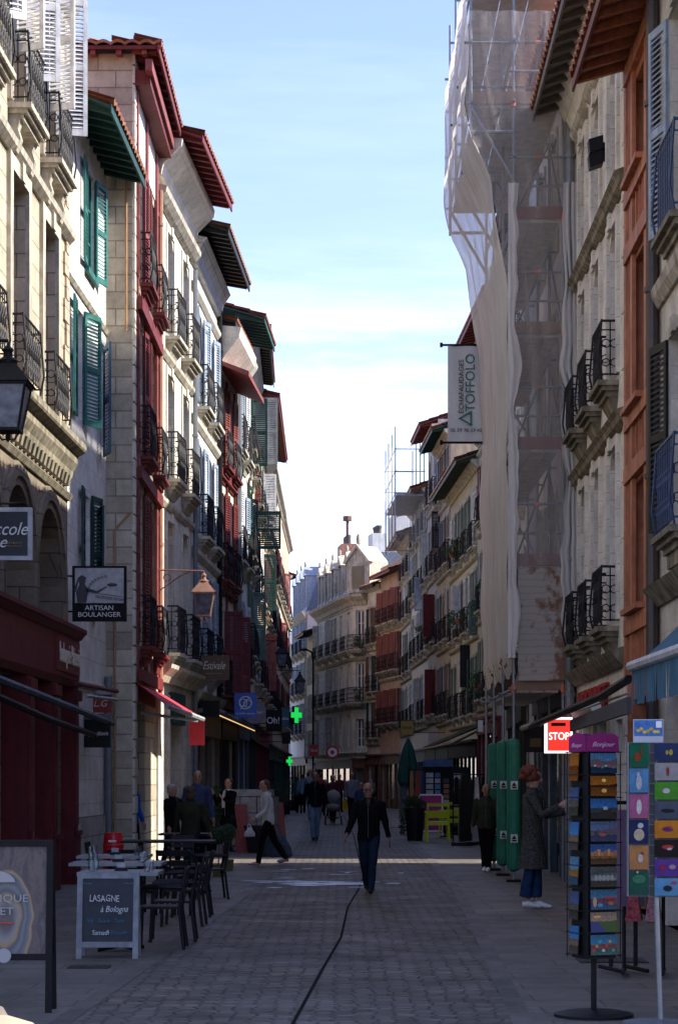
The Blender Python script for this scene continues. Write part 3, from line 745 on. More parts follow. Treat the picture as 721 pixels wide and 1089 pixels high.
J1 = generic('rust red house with timber shutters behind the green shuttered one', 'L', LP[10], LP[11], 14.9, RED2, [4.6, 7.8, 10.9, 13.0], 3, sh=[RED, WHITEW, DGREEN], soffit=RED, over=.25, seed=4, ground=BLACKW)
K1 = generic('cream house with dark red shutters near the end of the left row', 'L', LP[11], LP[12], 14.9, P_CREAM, [4.3, 7.4, 10.4], 5, sh=[RED, DRED], soffit=RED, over=.2, seed=5, ground=DGREEN)
L1 = generic('last red house of the left row, its tiled eave against the sky', 'L', LP[12], LP[13], 14.7, P_PINK, [4.3, 7.4, 10.4], 5, sh=[RED, DRED, BROWNW], soffit=RED, over=.22, seed=6, ground=BLACKW)

M1_ = generic('house on the inner side of the bend, just past the left row', 'L', (-2.9, 118.1), (-9.5, 142), 13.2, S_DARK, [4.3, 7.3, 10.2], 8, sh=[GREYW, WHITEW], soffit=BLACKW, over=.5, seed=21, ground=BLACKW)  # added out of view; dark wall keeps bright reflections off the far panes
# ================================================================ RIGHT SIDE
def RX(Y): return 3.36+.011*Y
F1 = Bld('pale stone building with grey blue shutters and blue iron balconies at the right edge', 'building', 'R', (RX(13), 13), (RX(23.4), 23.4), 14.0, S_CREAM)
for i in range(3):
    uc = F1.W-1.35-i*2.6
    for z0, z1 in ((7.6, 9.9), (4.35, 6.4), (10.9, 12.9)):
        F1.window(uc, z0, z1, 1.0, WHITEP, depth=.25); F1.surround(uc, z0, z1, 1.0, .12, .03, STONETRIM)
        F1.pair(uc, z0, z1, 1.0, GREYBLUE if z0 > 7 else BLACKW, (6, 14))
        F1.balcony(uc, z0-.1, 1.3, .13, .95, style=0 if z0 > 7 else 1, trim=STONEMOSS, iron=mat('blue_ironwork', (.04, .07, .14), .5))
F1.cornice(3.55, [(.04, 0), (.12, .1), (.2, .2), (.04, .26)], STONEMOSS); F1.cornice(6.9, [(.04, 0), (.1, .1), (.12, .2), (.02, .24)])
F1.hole(F1.W-1.4, 0, 2.6, 1.6, 0, .5); F1.box('door', BROWNW, F1.W-2.2, F1.W-.6, -.45, -.4, 0, 2.6)
F1.hole(F1.W-4.2, .0, 2.6, 2.4, 0, .5); F1.box('pane', GLASS, F1.W-5.4, F1.W-3.0, -.4, -.38, .0, 2.6)
F1.pipe(F1.W-.08, 0, 13, .07, mat('brown_pipe', (.06, .045, .04), .5)); F1.finish()
OR = Bld('narrow orange painted timber-framed house between two stone buildings', 'house', 'R', (RX(23.4), 23.4), (RX(26.2), 26.2), 10.9, ORANGEW)
uo = OR.W*.56
for z0, z1 in ((3.72, 5.25), (6.2, 8.0), (9.0, 10.2)):
    OR.window(uo, z0, z1, 1.05, WHITEP, depth=.3, rows=2); OR.box('window_ledge', ORANGEW, uo-.7, uo+.7, .05, .16, z0-.09, z0-.02)
m = OR.mb()
for u in (.0, .75, OR.W-.82, OR.W-.2): m.box(u, u+.18, 0, .05, 2.9, 10.8)
for z in (3.4, 5.3, 5.95, 8.06, 8.75, 10.3): m.box(.18, OR.W-.2, .002, .08, z, z+.2)
for k in range(9):
    for z0, z1 in ((5.5, 5.95), (8.26, 8.75), (2.9, 3.4)): m.box(.25+k*.29, .3+k*.29, 0, .04, z0, z1)
for k in range(4): m.box(OR.W-.7+k*.14, OR.W-.66+k*.14, 0, .04, 2.9, 10.3)
m.build('timber_framing', ORANGEW, OR.root)
OR.hole(OR.W/2, 0, 2.6, 1.8, 0, .4); OR.box('pane', GLASS, .5, OR.W-.5, -.35, -.33, 0, 2.6)
OR.roof(10.5, .72, .42, mat('redbrown_soffit', (.16, .055, .035)), raf=.45, over0=.6, over1=.15, rafter=ORANGEW); OR.finish()
ES = Bld('light stone house with three rows of arched windows and iron balconies on carved brackets', 'house', 'R', (RX(26.2), 26.2), (RX(32.4), 32.4), 12.3, S_PALE)
for k, px in enumerate((652.5, 635, 620.5)):
    uc = ES.u(px)
    for j, (z0, z1) in enumerate(((3.7, 6.0), (6.92, 8.95), (9.55, 11.25))):
        ES.window(uc, z0, z1, .95, WHITEP, arch=.2, depth=.4); ES.surround(uc, z0, z1, .95, .16, .045, S_PALE)
        if j < 2: ES.balcony(uc, z0-.08, 1.0, .22, .78, trim=STONEMOSS, style=2)
    m = ES.mb(); m.prism([(0, 11.4), (.12, 11.48), (.16, 11.56), (0, 11.6)], uc-.6, uc+.6); m.build('hood_mould', STONETRIM, ES.root)
for z in (6.12, 9.15): ES.cornice(z, [(.03, 0), (.1, .05), (.12, .12), (.17, .17), (.04, .22)], STONEMOSS)
ES.cornice(3.05, [(.05, 0), (.14, .08), (.2, .16), (.22, .2), (.04, .25)], STONEMOSS)
ES.cornice(11.7, [(.1, 0), (.25, .3), (.4, .5), (.1, .54)], S_PALE)
m = ES.mb()
for k in range(33):
    w = .4 if k % 2 else .25; m.box(-.012+.012, w, 0, .03, .02+k*.36, .35+k*.36)
m.build('quoin', S_PALE, ES.root)
REDL = mat('red_lettering', (.33, .02, .02), .5, 0, .1, 6, 0)
letters("VISIONNET", .52, REDL, ES.root, (ES.W*.55, .06, 2.72), R(180), width=3.6, ext=.03)
for u in (1.5, 3.6, 5.6): ES.box('pier', STONETRIM, u-.22, u+.22, 0, .06, 0, 2.45)
for u0, u1 in ((.5, 1.25), (1.75, 3.35), (3.85, 5.35)):
    ES.hole((u0+u1)/2, 0, 2.4, u1-u0, 0, .5); ES.box('pane', GLASS, u0, u1, -.42, -.4, 0, 2.4)
ES.roof(12.05, .72, .42, mat('grey_brown_soffit', (.13, .11, .095)), raf=.45, over1=.05); ES.pipe(ES.W-.12, 0, 11.9, .075, ZINC, .12)
# wall lamps
for z in (10.1, ):
    m = ES.mb(); m.box(2.15, 2.25, .0, .08, z, z+.24); m.hexa([(2.1, .06, z-.06), (2.3, .06, z-.06), (2.3, .24, z-.12), (2.1, .24, z-.12)], [(2.1, .06, z+.12), (2.3, .06, z+.12), (2.3, .26, z+.06), (2.1, .26, z+.06)]); m.hexa([(2.1, .06, z+.15), (2.3, .06, z+.15), (2.3, .24, z+.09), (2.1, .24, z+.09)], [(2.1, .06, z+.33), (2.3, .06, z+.33), (2.3, .26, z+.27), (2.1, .26, z+.27)]); m.build('floodlight', BLACKM, ES.root)
ES.finish()
SB = Bld('pink beige building being repaired behind the scaffolding', 'building', 'R', (RX(32.4), 32.4), (RX(32.4)+.05, 39.3), 13.6, mat('patched_render', (.58, .52, .46), .85, 0, .2, 2.5, .3, .2, streak=.35), depth=8)
for k in range(3):
    uc = SB.W*(k+.5)/3
    for z0 in (4.4, 7.5, 10.6): SB.window(uc, z0, z0+2, 1.0, WHITEP, depth=.2); SB.surround(uc, z0, z0+2, 1.0)
SB.shopfront(.1, SB.W-.1, 3.3, NAVYW, n=4); SB.cornice(13.2, [(.1, 0), (.3, .3), (.06, .4)]); SB.roof(13.5, .5, .36, RED); SB.finish()
S2 = Bld('rendered building past the alley, mostly hidden by the scaffold netting', 'building', 'R', (3.78, 41.6), (4.75, 62.4), 13.9, P_GREY, depth=8)
for k in range(8):
    uc = S2.W*(k+.5)/8
    for z0 in (4.4, 7.5, 10.6): S2.window(uc, z0, z0+2, 1.0, WHITEP); S2.pair(uc, z0, z0+2, 1.0, RED if k % 2 else WHITEW, (5, 10)); S2.balcony(uc, z0-.1, 1.3, .35, .9)
S2.shopfront(.15, 9, 3.3, BLACKW, n=5); S2.shopfront(16.5, S2.W-.15, 3.3, RED, n=4); S2.roof(13.7, .5, .36, BLACKW); S2.finish()
def RF(Y): return (7.68-.04*Y, Y)
GR = generic('house with a high red soffit behind the scaffolding banner', 'R', RF(62.4), RF(71.3), 16.4, P_CREAM, [4.3, 7.3, 10.3, 13.1], 4, sh=[GREYW, RED, WHITEW, GREENW], soffit=RED, over=.85, seed=11, ground=RED, shop_top=3.6, arch=.2)
HR = generic('lower house with weathered mossy eaves and sage green shutters', 'R', RF(71.3), RF(81.6), 12.6, P_CREAM, [3.9, 6.9, 9.7], 4, sh=[GREENW, GREENW, WHITEW], soffit=mat('mossy_soffit', (.10, .115, .085)), over=.85, seed=12, ground=BLACKW, tiles=TILES2)
IR = generic('tall ochre house with brown and slate blue shutters under a dark green soffit', 'R', RF(81.6), RF(87.5), 15.4, P_OCHRE, [4.2, 7.2, 10.2, 13.0], 3, sh=[BROWNW, NAVYW], soffit=DGREEN, over=.8, seed=13, ground=DGREEN)
JR = generic('tall narrow house with a dark red soffit', 'R', RF(87.5), RF(92.5), 16.6, P_GREY, [4.4, 7.5, 10.5, 13.6], 2, sh=[DRED, GREYW], soffit=RED, over=.8, seed=14, ground=BLACKW)
KR = generic('white house with pale grey shutters beside the caged scaffolding', 'R', RF(92.5), RF(102), 14.6, P_WHITE, [4.3, 7.4, 10.4, 12.8], 4, sh=[WHITEW, GREYW, GREYBLUE], soffit=mat('orange_soffit', (.36, .16, .08)), over=.8, seed=15, ground=NAVYW)
LR = generic('pale blue grey house with white shutters and an orange wooden soffit', 'R', RF(102), RF(109.5), 13.7, P_BLUE, [4.2, 7.0, 9.8, 11.9], 3, sh=[WHITEW, GREYBLUE, GREENW], soffit=mat('orange_soffit', (.36, .16, .08)), over=.8, seed=16, ground=NAVYW)
# open leaves standing straight out, facing down the street
def leaf(b, px, y0, y1, material, w, plain=False, lab=None):
    u = b.u(px); b.shutter(u, b.z(px, y1), b.z(px, y0), w, material, 92, True, plain, lab)
leaf(HR, 490, 623, 669, WHITEW, .34); leaf(HR, 500, 686, 731, BLACKW, .36, True, 'black boarded shutter standing straight out')
leaf(IR, 468, 544, 583, BLACKW, .34); leaf(JR, 462.5, 632, 677, DRED, .5, True, 'dark red boarded shutter standing straight out')
leaf(JR, 463, 712, 760, DRED, .45, True); leaf(KR, 450, 614, 650, GREYBLUE, .4)
leaf(GR, 508, 640, 676, GREENW, .3)
# L red shuttered house turned towards us
RD = Bld('pink house with three rows of red shutters facing up the street', 'house', 'R', (3.30, 109.5), (2.31, 114.8), 13.3, P_PINK, depth=6)
for k in range(3):
    uc = RD.W*(k+.5)/3
    for z0, z1 in ((RD.z(417, 661), RD.z(417, 626)), (RD.z(417, 712), RD.z(417, 673)), (RD.z(417, 768), RD.z(417, 733))):
        RD.window(uc, z0, z1, .9, RED, depth=.15); RD.pair(uc, z0, z1, .9, RED2, (8, 30), True) ; RD.balcony(uc, z0-.05, 1.25, .35, .85, style=1)
for py in (668, 722): RD.cornice(RD.z(417, py)-.1, [(.05, 0), (.12, .12), (.05, .2)], STONETRIM)
RD.shopfront(.15, RD.W-.15, 2.9, BROWNW, n=4); RD.roof(12.7, .7, .3, mat('redbrown_soffit', (.16, .055, .035)), tiles=TILES); RD.finish()
MR = generic('narrow stone house with brown shutters between the pink house and the corner house', 'R', (2.31, 114.8), (1.60, 117.3), 12.4, S_CREAM, [3.9, 6.5, 9.2], 2, ww=.65, sh=[BROWNW, DGREEN], soffit=BLACKW, over=.5, seed=17, ground=BROWNW)
# N corner building with mansard
NP0, NP1, NP2, NP3 = (1.60, 117.3), (.78, 118.0), (-1.39, 130.2), (-2.06, 135.5)
NC = Bld('blonde stone building with a slate mansard and a row of dormers', 'building', 'R', NP1, NP2, 12.2, S_CREAM, depth=9)
nb = 5
for k in range(nb):
    uc = NC.W*(k+.55)/nb
    for z0, z1 in ((9.0, 11.2), (6.0, 8.2), (3.4, 5.3)):
        NC.window(uc, z0, z1, .95, WHITEP, depth=.2)
        if k > 1: NC.pair(uc, z0, z1, .95, WHITEW if k % 2 else GREYW, (6, 35))
        if z0 > 5: NC.balcony(uc, z0-.06, 1.4, .35, .85, style=1)
for z in (8.3, 5.6, 2.9): NC.cornice(z, [(.05, 0), (.14, .12), (.18, .2), (.05, .24)], STONETRIM)
NC.cornice(11.5, [(.1, 0), (.2, .2), (.5, .45), (.55, .6), (.1, .64)], STONETRIM, mod=.5)
NC.shopfront(.2, NC.W-.2, 2.7, mat('beige_shop', (.3, .26, .2)), n=6)
def mansard(b, u0, u1, z0, h, inset, dn, dmat=STONETRIM, k_off=.5):
    m = b.mb(); m.hexa([(u0, .1, z0), (u1, .1, z0), (u1, -b.depth, z0), (u0, -b.depth, z0)], [(u0, -inset, z0+h), (u1, -inset, z0+h), (u1, -b.depth+inset, z0+h), (u0, -b.depth+inset, z0+h)])
    m.build('roof', SLATE, b.root)
    for k in range(dn):
        uc = u0+(u1-u0)*(k+k_off)/dn
        q = b.mb(); q.box(uc-.55, uc-.42, -1.2, .02, z0+.05, z0+h-.5); q.box(uc+.42, uc+.55, -1.2, .02, z0+.05, z0+h-.5)
        q.extr([(uc-.66, z0+h-.5), (uc+.66, z0+h-.5), (uc, z0+h+.15)], -1.4, .1)
        d = q.build('dormer', dmat, b.root)
        q = b.mb(); q.box(uc-.42, uc+.42, -.15, -.1, z0+.05, z0+h-.5); q.build('pane', GLASS, d)
        q = b.mb(); q.ball((uc, .0, z0+h+.28), .1, .1, .2, 6, 5); q.build('finial', dmat, d)
mansard(NC, .6, NC.W, 12.15, 2.5, 1.0, 5)
for (u, v, w, h, mt) in ((9.5, -3, 1.5, 2.6, P_WHITE), (5.0, -3.5, 1.8, 3.2, P_WHITE), (1.6, -4, 1.6, 3.2, P_WHITE)):
    m = NC.mb(); m.box(u, u+w, v-.9, v, 14.2, 14.2+h); ch = m.build('chimney', mt, NC.root)
    for i in range(3):
        m = NC.mb(); m.tube([(u+w*(i+.5)/3, v-.45, 14.2+h), (u+w*(i+.5)/3, v-.45, 14.55+h)], .16, 8); m.tube([(u+w*(i+.5)/3, v-.45, 14.55+h), (u+w*(i+.5)/3, v-.45, 14.7+h)], [.2, .2], 8); m.build('chimney_pot', mat('dark_pot', (.08, .06, .05)), ch)
NC.finish()
CF = Bld('flat corner bay of blonde stone with balconies full of plants', 'building', 'R', NP0, NP1, 12.2, S_CREAM, depth=6)
for z0, z1 in ((9.0, 11.2), (6.0, 8.2), (3.4, 5.0)):
    CF.window(CF.W*.5, z0, z1, .6, WHITEP, depth=.2)
    if z0 > 5: CF.balcony(CF.W*.5, z0-.06, 1.0, .5, .85, style=1)
for z in (8.3, 5.6, 2.9): CF.cornice(z, [(.05, 0), (.14, .12), (.18, .2), (.05, .24)], STONETRIM)
CF.cornice(11.5, [(.1, 0), (.2, .2), (.5, .45), (.55, .6), (.1, .64)], STONETRIM)
m = CF.mb(); m.extr([(-.3, 12.2), (1.4, 12.2), (1.4, 14.0), (.55, 14.9), (-.3, 14.0)], -1.5, .15); m.extr([(-.45, 13.9), (.55, 14.95), (1.55, 13.9), (1.4, 13.85), (.55, 14.75), (-.3, 13.85)], -.1, .35)
d = m.build('dormer', STONETRIM, CF.root)
m = CF.mb(); m.box(.1, 1.0, .155, .17, 12.4, 13.7); m.build('pane', GLASS, d); m = CF.mb(); m.ball((.55, .1, 15.2), .15, .15, .35, 8, 6); m.build('finial', STONETRIM, d)
CF.shopfront(.05, CF.W-.05, 2.7, BROWNW, n=1); CF.finish()
OB = Bld('low cream house squeezed between the dormered building and the slate roofed white one', 'house', 'R', NP2, NP3, 10.8, P_CREAM, depth=6)
for k in range(2):
    uc = OB.W*(k+.5)/2
    for z0 in (7.7, 5.2, 2.9): OB.window(uc, z0, z0+1.8, .9, WHITEP); OB.pair(uc, z0, z0+1.8, .9, GREYW, (8, 30))
OB.shopfront(.1, OB.W-.1, 2.5, BLACKW, n=3); OB.roof(10.8, .9, .3, BLACKW); OB.finish()
PB = Bld('white building with a steep blue slate mansard at the bend of the street', 'building', 'R', NP3, (-3.3, 145.5), 12.6, P_WHITE, depth=9)
for k in range(4):
    uc = PB.W*(k+.5)/4
    for z0 in (10.0, 7.3, 4.6, 2.4)[:3]: PB.window(uc, z0, z0+2, .95, WHITEP); PB.pair(uc, z0, z0+2, .95, GREYBLUE, (6, 30)); PB.balcony(uc, z0-.05, 1.4, .35, .85)
PB.cornice(12.1, [(.1, 0), (.3, .3), (.4, .45), (.1, .5)]); mansard(PB, 0, PB.W, 12.6, 2.9, 1.1, 4, dmat=mat('zinc_dormer', (.3, .34, .4), .5))
PB.shopfront(.1, PB.W-.1, 3, BLACKW, n=5)
m = PB.mb(); m.box(-.4, 1.8, -3.2, -2.2, 13.5, 17.0); ch = m.build('chimney', mat('brick_chimney', (.3, .13, .09)), PB.root)
for i in range(4): m = PB.mb(); m.tube([(-.1+i*.5, -2.7, 17), (-.1+i*.5, -2.7, 17.6)], .16, 8); m.build('chimney_pot', mat('dark_pot', (.08, .06, .05)), ch)
m = PB.mb(); m.tube([(.5, -2.7, 17), (.5, -2.7, 18.6)], .1, 8); m.tube([(.5, -2.7, 18.6), (.5, -2.7, 18.9)], .3, 8); m.build('flue', BROWNW, ch)
PB.finish()
m = None
QB = Bld('distant house with an orange tiled roof closing the street', 'house', 'R', (-3.2, 190), (-9, 200), 9.8, P_CREAM, depth=8)
for k in range(5):
    for z0 in (6.8, 3.9): QB.window(QB.W*(k+.5)/5, z0, z0+1.8, .9, WHITEP); QB.pair(QB.W*(k+.5)/5, z0, z0+1.8, .9, GREYBLUE)
QB.roof(9.8, .6, .5, RED, tiles=TILES); QB.finish()
# ================================================================ GROUND
def brickground(name, c1, c2, mort, bw, bh, ms, rough=.8, rot=0, bmp=.6, var=(.55, 1.2), warp=.0):
    m, t, b = nt(name); v = coords(t); v.node.inputs['Rotation'].default_value = (0, 0, rot)
    vv = v
    if warp:
        n = t.nodes.new('ShaderNodeTexNoise'); n.inputs['Scale'].default_value = 1.1; t.links.new(v, n.inputs['Vector'])
        ma = t.nodes.new('ShaderNodeVectorMath'); ma.operation = 'MULTIPLY_ADD'; ma.inputs[1].default_value = (warp, warp, 0)
        t.links.new(n.outputs['Color'], ma.inputs[0]); t.links.new(v, ma.inputs[2]); vv = ma.outputs[0]
    br = t.nodes.new('ShaderNodeTexBrick'); t.links.new(vv, br.inputs['Vector']); br.inputs['Scale'].default_value = 1
    br.inputs['Color1'].default_value = (*c1, 1); br.inputs['Color2'].default_value = (*c2, 1); br.inputs['Mortar'].default_value = (*mort, 1)
    br.inputs['Brick Width'].default_value = bw; br.inputs['Row Height'].default_value = bh
    br.inputs['Mortar Size'].default_value = ms; br.inputs['Mortar Smooth'].default_value = .6; br.inputs['Bias'].default_value = 0
    f = noise_n(t, v, .45, 8, .75); c = mixc(t, 1, br.outputs['Color'], ramp(t, f, [(.3, var[0]), (.7, var[1])]), 'MULTIPLY')
    c = mixc(t, ramp(t, noise_n(t, v, 5, 5, .7), [(.56, 0), (.7, .7)]), c, tuple(x*.35 for x in c1))
    c = mixc(t, ramp(t, noise_n(t, coords(t, scale=(1.6, .5, 1)), 1.1, 7, .8), [(.5, 0), (.62, .55)]), c, tuple(x*.45 for x in c2))
    vg = t.nodes.new('ShaderNodeTexVoronoi'); vg.inputs['Scale'].default_value = 2.6; t.links.new(v, vg.inputs['Vector']); c = mixc(t, ramp(t, vg.outputs['Distance'], [(.035, .8), (.05, 0)]), c, (.03, .03, .028))
    t.links.new(c, b.inputs['Base Color'])
    rr = ramp(t, noise_n(t, v, 1.3, 4), [(.35, rough-.22), (.7, rough)]); t.links.new(rr, b.inputs['Roughness'])
    b.inputs['Specular IOR Level'].default_value = .45
    n1 = bump(t, b, br.outputs['Fac'], -bmp, .02); bump(t, b, noise_n(t, v, 18, 4), .4, .012, n1)
    return m
FLAG = brickground('flagstones', (.155, .130, .102), (.118, .101, .081), (.045, .039, .032), .95, .42, .012, .8)
def settground(name, c1, c2, mort):
    m, t, b = nt(name); v = coords(t, scale=(7.2, 11.5, 1))
    vo = t.nodes.new('ShaderNodeTexVoronoi'); vo.inputs['Scale'].default_value = 1; vo.inputs['Randomness'].default_value = .55; vo.voronoi_dimensions = '2D'; t.links.new(v, vo.inputs['Vector'])
    ve = t.nodes.new('ShaderNodeTexVoronoi'); ve.feature = 'DISTANCE_TO_EDGE'; ve.inputs['Scale'].default_value = 1; ve.inputs['Randomness'].default_value = .55; ve.voronoi_dimensions = '2D'; t.links.new(v, ve.inputs['Vector'])
    sp = t.nodes.new('ShaderNodeSeparateXYZ'); t.links.new(vo.outputs['Color'], sp.inputs[0])
    c = ramp(t, sp.outputs[0], [(0, c2), (.6, tuple((a+b_)/2 for a, b_ in zip(c1, c2))), (1, c1)])
    w = coords(t)
    c = mixc(t, 1, c, ramp(t, noise_n(t, w, .45, 8, .75), [(.3, .4), (.7, 1.3)]), 'MULTIPLY')
    c = mixc(t, ramp(t, noise_n(t, coords(t, scale=(.5, 1.6, 1)), 1.3, 7, .8), [(.5, 0), (.62, .6)]), c, tuple(x*.4 for x in c2))
    edge = ramp(t, ve.outputs['Distance'], [(.02, 0), (.12, 1)])
    c = mixc(t, edge, mort, c)
    t.links.new(c, b.inputs['Base Color']); b.inputs['Specular IOR Level'].default_value = .4
    t.links.new(ramp(t, noise_n(t, w, 1.3, 4), [(.35, .6), (.7, .9)]), b.inputs['Roughness'])
    n1 = bump(t, b, edge, .6, .012); bump(t, b, sp.outputs[1], .35, .012, n1); return m
SETT = settground('setts', (.185, .152, .12), (.085, .072, .058), (.03, .026, .022))
SETT_OLD = None if True else brickground('setts', (.135, .115, .094), (.066, .058, .049), (.024, .021, .018), .19, .115, .02, .85, bmp=1.0, warp=.14, var=(.3, 1.35))
def strip(name, pts_l, pts_r, z, material):
    m = MB()
    for i in range(len(pts_l)-1):
        a, b, c, d = pts_l[i], pts_r[i], pts_r[i+1], pts_l[i+1]
        m.poly([(a[0], a[1], z), (b[0], b[1], z), (c[0], c[1], z), (d[0], d[1], z)])
    return tag(m.build(name, material), kind='structure')
g = MB(); g.poly([(-300, -60, 0), (300, -60, 0), (300, 900, 0), (-300, 900, 0)]); tag(g.build('ground', FLAG), kind='structure')
EL = [(-2.1, 2), (-1.77, 13.7), (-1.62, 17.6), (-1.25, 29.2), (-1.05, 40), (-1.0, 60), (-1.3, 90), (-1.6, 116), (-3.2, 134), (-6, 150)]
ER = [(.75, 2), (1.146, 13.7), (1.44, 22.7), (1.66, 30.5), (1.75, 40), (1.9, 60), (1.5, 90), (.9, 112), (-.8, 130), (-4, 150)]
strip('carriageway', EL, ER, .004, SETT)
# stone border rows each side and the channel down the middle
KERB = brickground('border_stone', (.118, .1, .08), (.09, .077, .062), (.035, .03, .025), .6, 2.0, .014, .8, rot=R(90))
strip('border_row', [(x-.14, y) for x, y in EL], EL, .0065, KERB); strip('border_row', ER, [(x+.14, y) for x, y in ER], .0065, KERB)
CH = [(-.62, 3), (-.42, 10), (-.30, 13.7), (-.14, 17.5), (.02, 21), (.11, 26), (.30, 30.5), (.40, 34), (.42, 60), (.2, 90)]
strip('gutter_channel', [(x-.013, y) for x, y in CH], [(x+.013, y) for x, y in CH], .0085, mat('channel_iron', (.012, .012, .012), .95, 0, .3, 12, spec=.05))
# a wet patch on the setts, sky reflection painted in as pale blue colour
WET_GLINT = mat('wet_stone_painted_sky', (.38, .43, .52), .35, 0, .4, 9, 1.0, spec=1.0)
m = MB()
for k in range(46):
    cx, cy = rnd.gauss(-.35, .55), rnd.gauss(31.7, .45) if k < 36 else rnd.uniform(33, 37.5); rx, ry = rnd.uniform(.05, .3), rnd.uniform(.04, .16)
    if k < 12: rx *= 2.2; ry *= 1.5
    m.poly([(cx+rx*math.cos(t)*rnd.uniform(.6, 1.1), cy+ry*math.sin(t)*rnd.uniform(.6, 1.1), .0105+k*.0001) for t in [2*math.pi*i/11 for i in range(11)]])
tag(m.build('puddle_painted_sky', WET_GLINT), kind='structure')

# ================================================================ SCAFFOLDING
SX, BX = 2.73, 3.5; YS = [32.4, 34.5, 36.5, 38.4]; CXO = 2.06
sc = empty('scaffolding', (3.1, 32.4, 0), 0, 'steel scaffolding wrapped in pale netting, cantilevered at the top, on the right side', 'scaffolding')
def W2L(p): return (p[0]-3.1, p[1]-32.4, p[2])
def sct(name, segs, r=.025, material=STEEL):
    for a, b in segs:
        m = MB(); m.tube([W2L(a), W2L(b)], r, 7); o = m.build(name, material, sc)
LV = [3.03, 4.97, 6.8, 8.6, 10.4, 12.2, 14.0]
sct('standard', [((x, y, 0), (x, y, 15.2)) for y in YS for x in (SX, BX)])
sct('standard', [((CXO, y, 11.7), (CXO, y, 15.6)) for y in YS])
for z in LV:
    sct('ledger', [((x, YS[0]-.15, z+d), (x, YS[-1]+.1, z+d)) for x in (SX,) for d in (0, .95)], .022)
    sct('transom', [((SX-.08, y, z+d), (BX+.12, y, z+d)) for y in YS for d in ((0, .95, .5) if y == YS[0] else (0,))], .022)
    if z < 12: sct('brace', [((SX, YS[0], z), (BX, YS[1], z+1.8)), ((BX, YS[1], z), (SX, YS[2], z+1.8)), ((BX, YS[0], z+.05), (BX, YS[1], z+1.75))], .018)
    x0 = CXO if z > 12 else SX
    m = MB(); 
    for k in range(3): m.box(x0+.05-3.1+k*(BX-x0-.1)/3, x0+.05-3.1+(k+1)*(BX-x0-.1)/3-.015, .05, 6.1, z-.06, z-.015)
    m.build('deck', mat('deck_metal', (.44, .42, .40), .7, .0), sc)
    m = MB(); m.box(x0-3.1+.03, BX-3.1-.02, -.04, -.015, z-.02, z+.17); m.build('toe_board', mat('red_toe_board', (.15, .055, .045), .7) if z in (4.97, 6.8, 10.4) else mat('brown_toe_board', (.18, .12, .08), .7), sc)
for z in (12.2, 13.15, 14.0, 14.6):
    sct('ledger', [((CXO, YS[0]-.1, z), (CXO, YS[-1]+.1, z))], .022); sct('transom', [((CXO-.1, y, z), (BX, y, z)) for y in YS], .022)
sct('bracket', [((SX, y, 11.0), (CXO, y, 12.15)) for y in YS] + [((CXO-.02, y, 11.75), (SX, y, 11.75)) for y in YS], .03)
m = MB()
for z in LV:
    for y in YS[:1]:
        for x in (SX, BX): m.tube([W2L((x, y-.01, z-.06)), W2L((x, y-.01, z+.06))], .042, 8)
        m.tube([W2L(((SX+BX)/2-.04, y, z+.95)), W2L(((SX+BX)/2+.04, y, z+.95))], .035, 8)
m.build('coupler', mat('orange_coupler', (.5, .13, .07), .5), sc)
def profX(z):
    pts = [(3.35, SX+.06), (3.6, SX-.03), (8.2, SX-.03), (9.2, SX-.08), (10.2, SX-.2), (11.0, CXO+.33), (11.7, CXO+.03), (12.2, CXO-.05), (14.3, CXO-.03)]
    for (a, xa), (b, xb) in zip(pts, pts[1:]):
        if z <= b: return xa+(xb-xa)*max(0, (z-a)/(b-a))
    return pts[-1][1]
NETF = netmat('front_netting', (.90, .87, .83), .94); NETT = netmat('upper_netting', (.88, .86, .84), .78); NETE = netmat('end_netting', (.80, .77, .74), .28); PLAS = netmat('plastic_sheet', (.85, .83, .81), .95)
m = MB(); nz, ny = 70, 60; grid = []
for i in range(nz+1):
    z = 3.35+(14.3-3.35)*i/nz; row = []
    for j in range(ny+1):
        f = j/ny; y = 32.33+(38.5-32.33)*f
        sway = .02*math.sin(y*5.1+z*.5)+.012*math.sin(y*11+z*1.1)+.04*noise.noise(Vector((y*1.2, z*.5, 3)))
        pull = .05*math.cos((z-LV[0])/1.82*2*math.pi)
        row.append(W2L((profX(z)-.045+sway*.8-pull*.5*(.5+.5*math.cos(f*3*2*math.pi)), y+.03*math.sin(z*2), z if i else z-.12*abs(math.sin(y*2.2)))))
    grid.append(row)
mt_ = MB()
for i in range(nz):
    for j in range(ny): (m if 3.35+10.95*i/nz < 10.0 else mt_).poly([grid[i][j], grid[i][j+1], grid[i+1][j+1], grid[i+1][j]])
def weld(o):
    bm = bmesh.new(); bm.from_mesh(o.data); bmesh.ops.remove_doubles(bm, verts=bm.verts, dist=.0005)
    for f in bm.faces: f.smooth = True
    bmesh.ops.recalc_face_normals(bm, faces=bm.faces); bm.to_mesh(o.data); bm.free(); return o
weld(m.build('netting', NETF, sc))['label'] = 'pale opaque netting over the street face'
weld(mt_.build('netting', NETT, sc))['label'] = 'thinner netting round the cantilevered top'
def endsheet(x_of, z0, z1, y, material, nx=16, nzz=60, amp=.03, name='netting', sx=9):
    m = MB(); g2 = []
    for i in range(nzz+1):
        z = z0+(z1-z0)*i/nzz; a, b = x_of(z)
        g2.append([W2L((a+(b-a)*j/nx, y-.02-amp*(math.sin(j*1.3+z*1.3)+.8*noise.noise(Vector((j*.5*sx/9, z*1.1, 1)))), z)) for j in range(nx+1)])
    for i in range(nzz):
        for j in range(nx): m.poly([g2[i][j], g2[i][j+1], g2[i+1][j+1], g2[i+1][j]])
    return weld(m.build(name, material, sc))
endsheet(lambda z: (profX(z)-.04, BX+.02), 4.9, 13.6, 32.30, NETE)['label'] = 'see-through netting over the end frame'
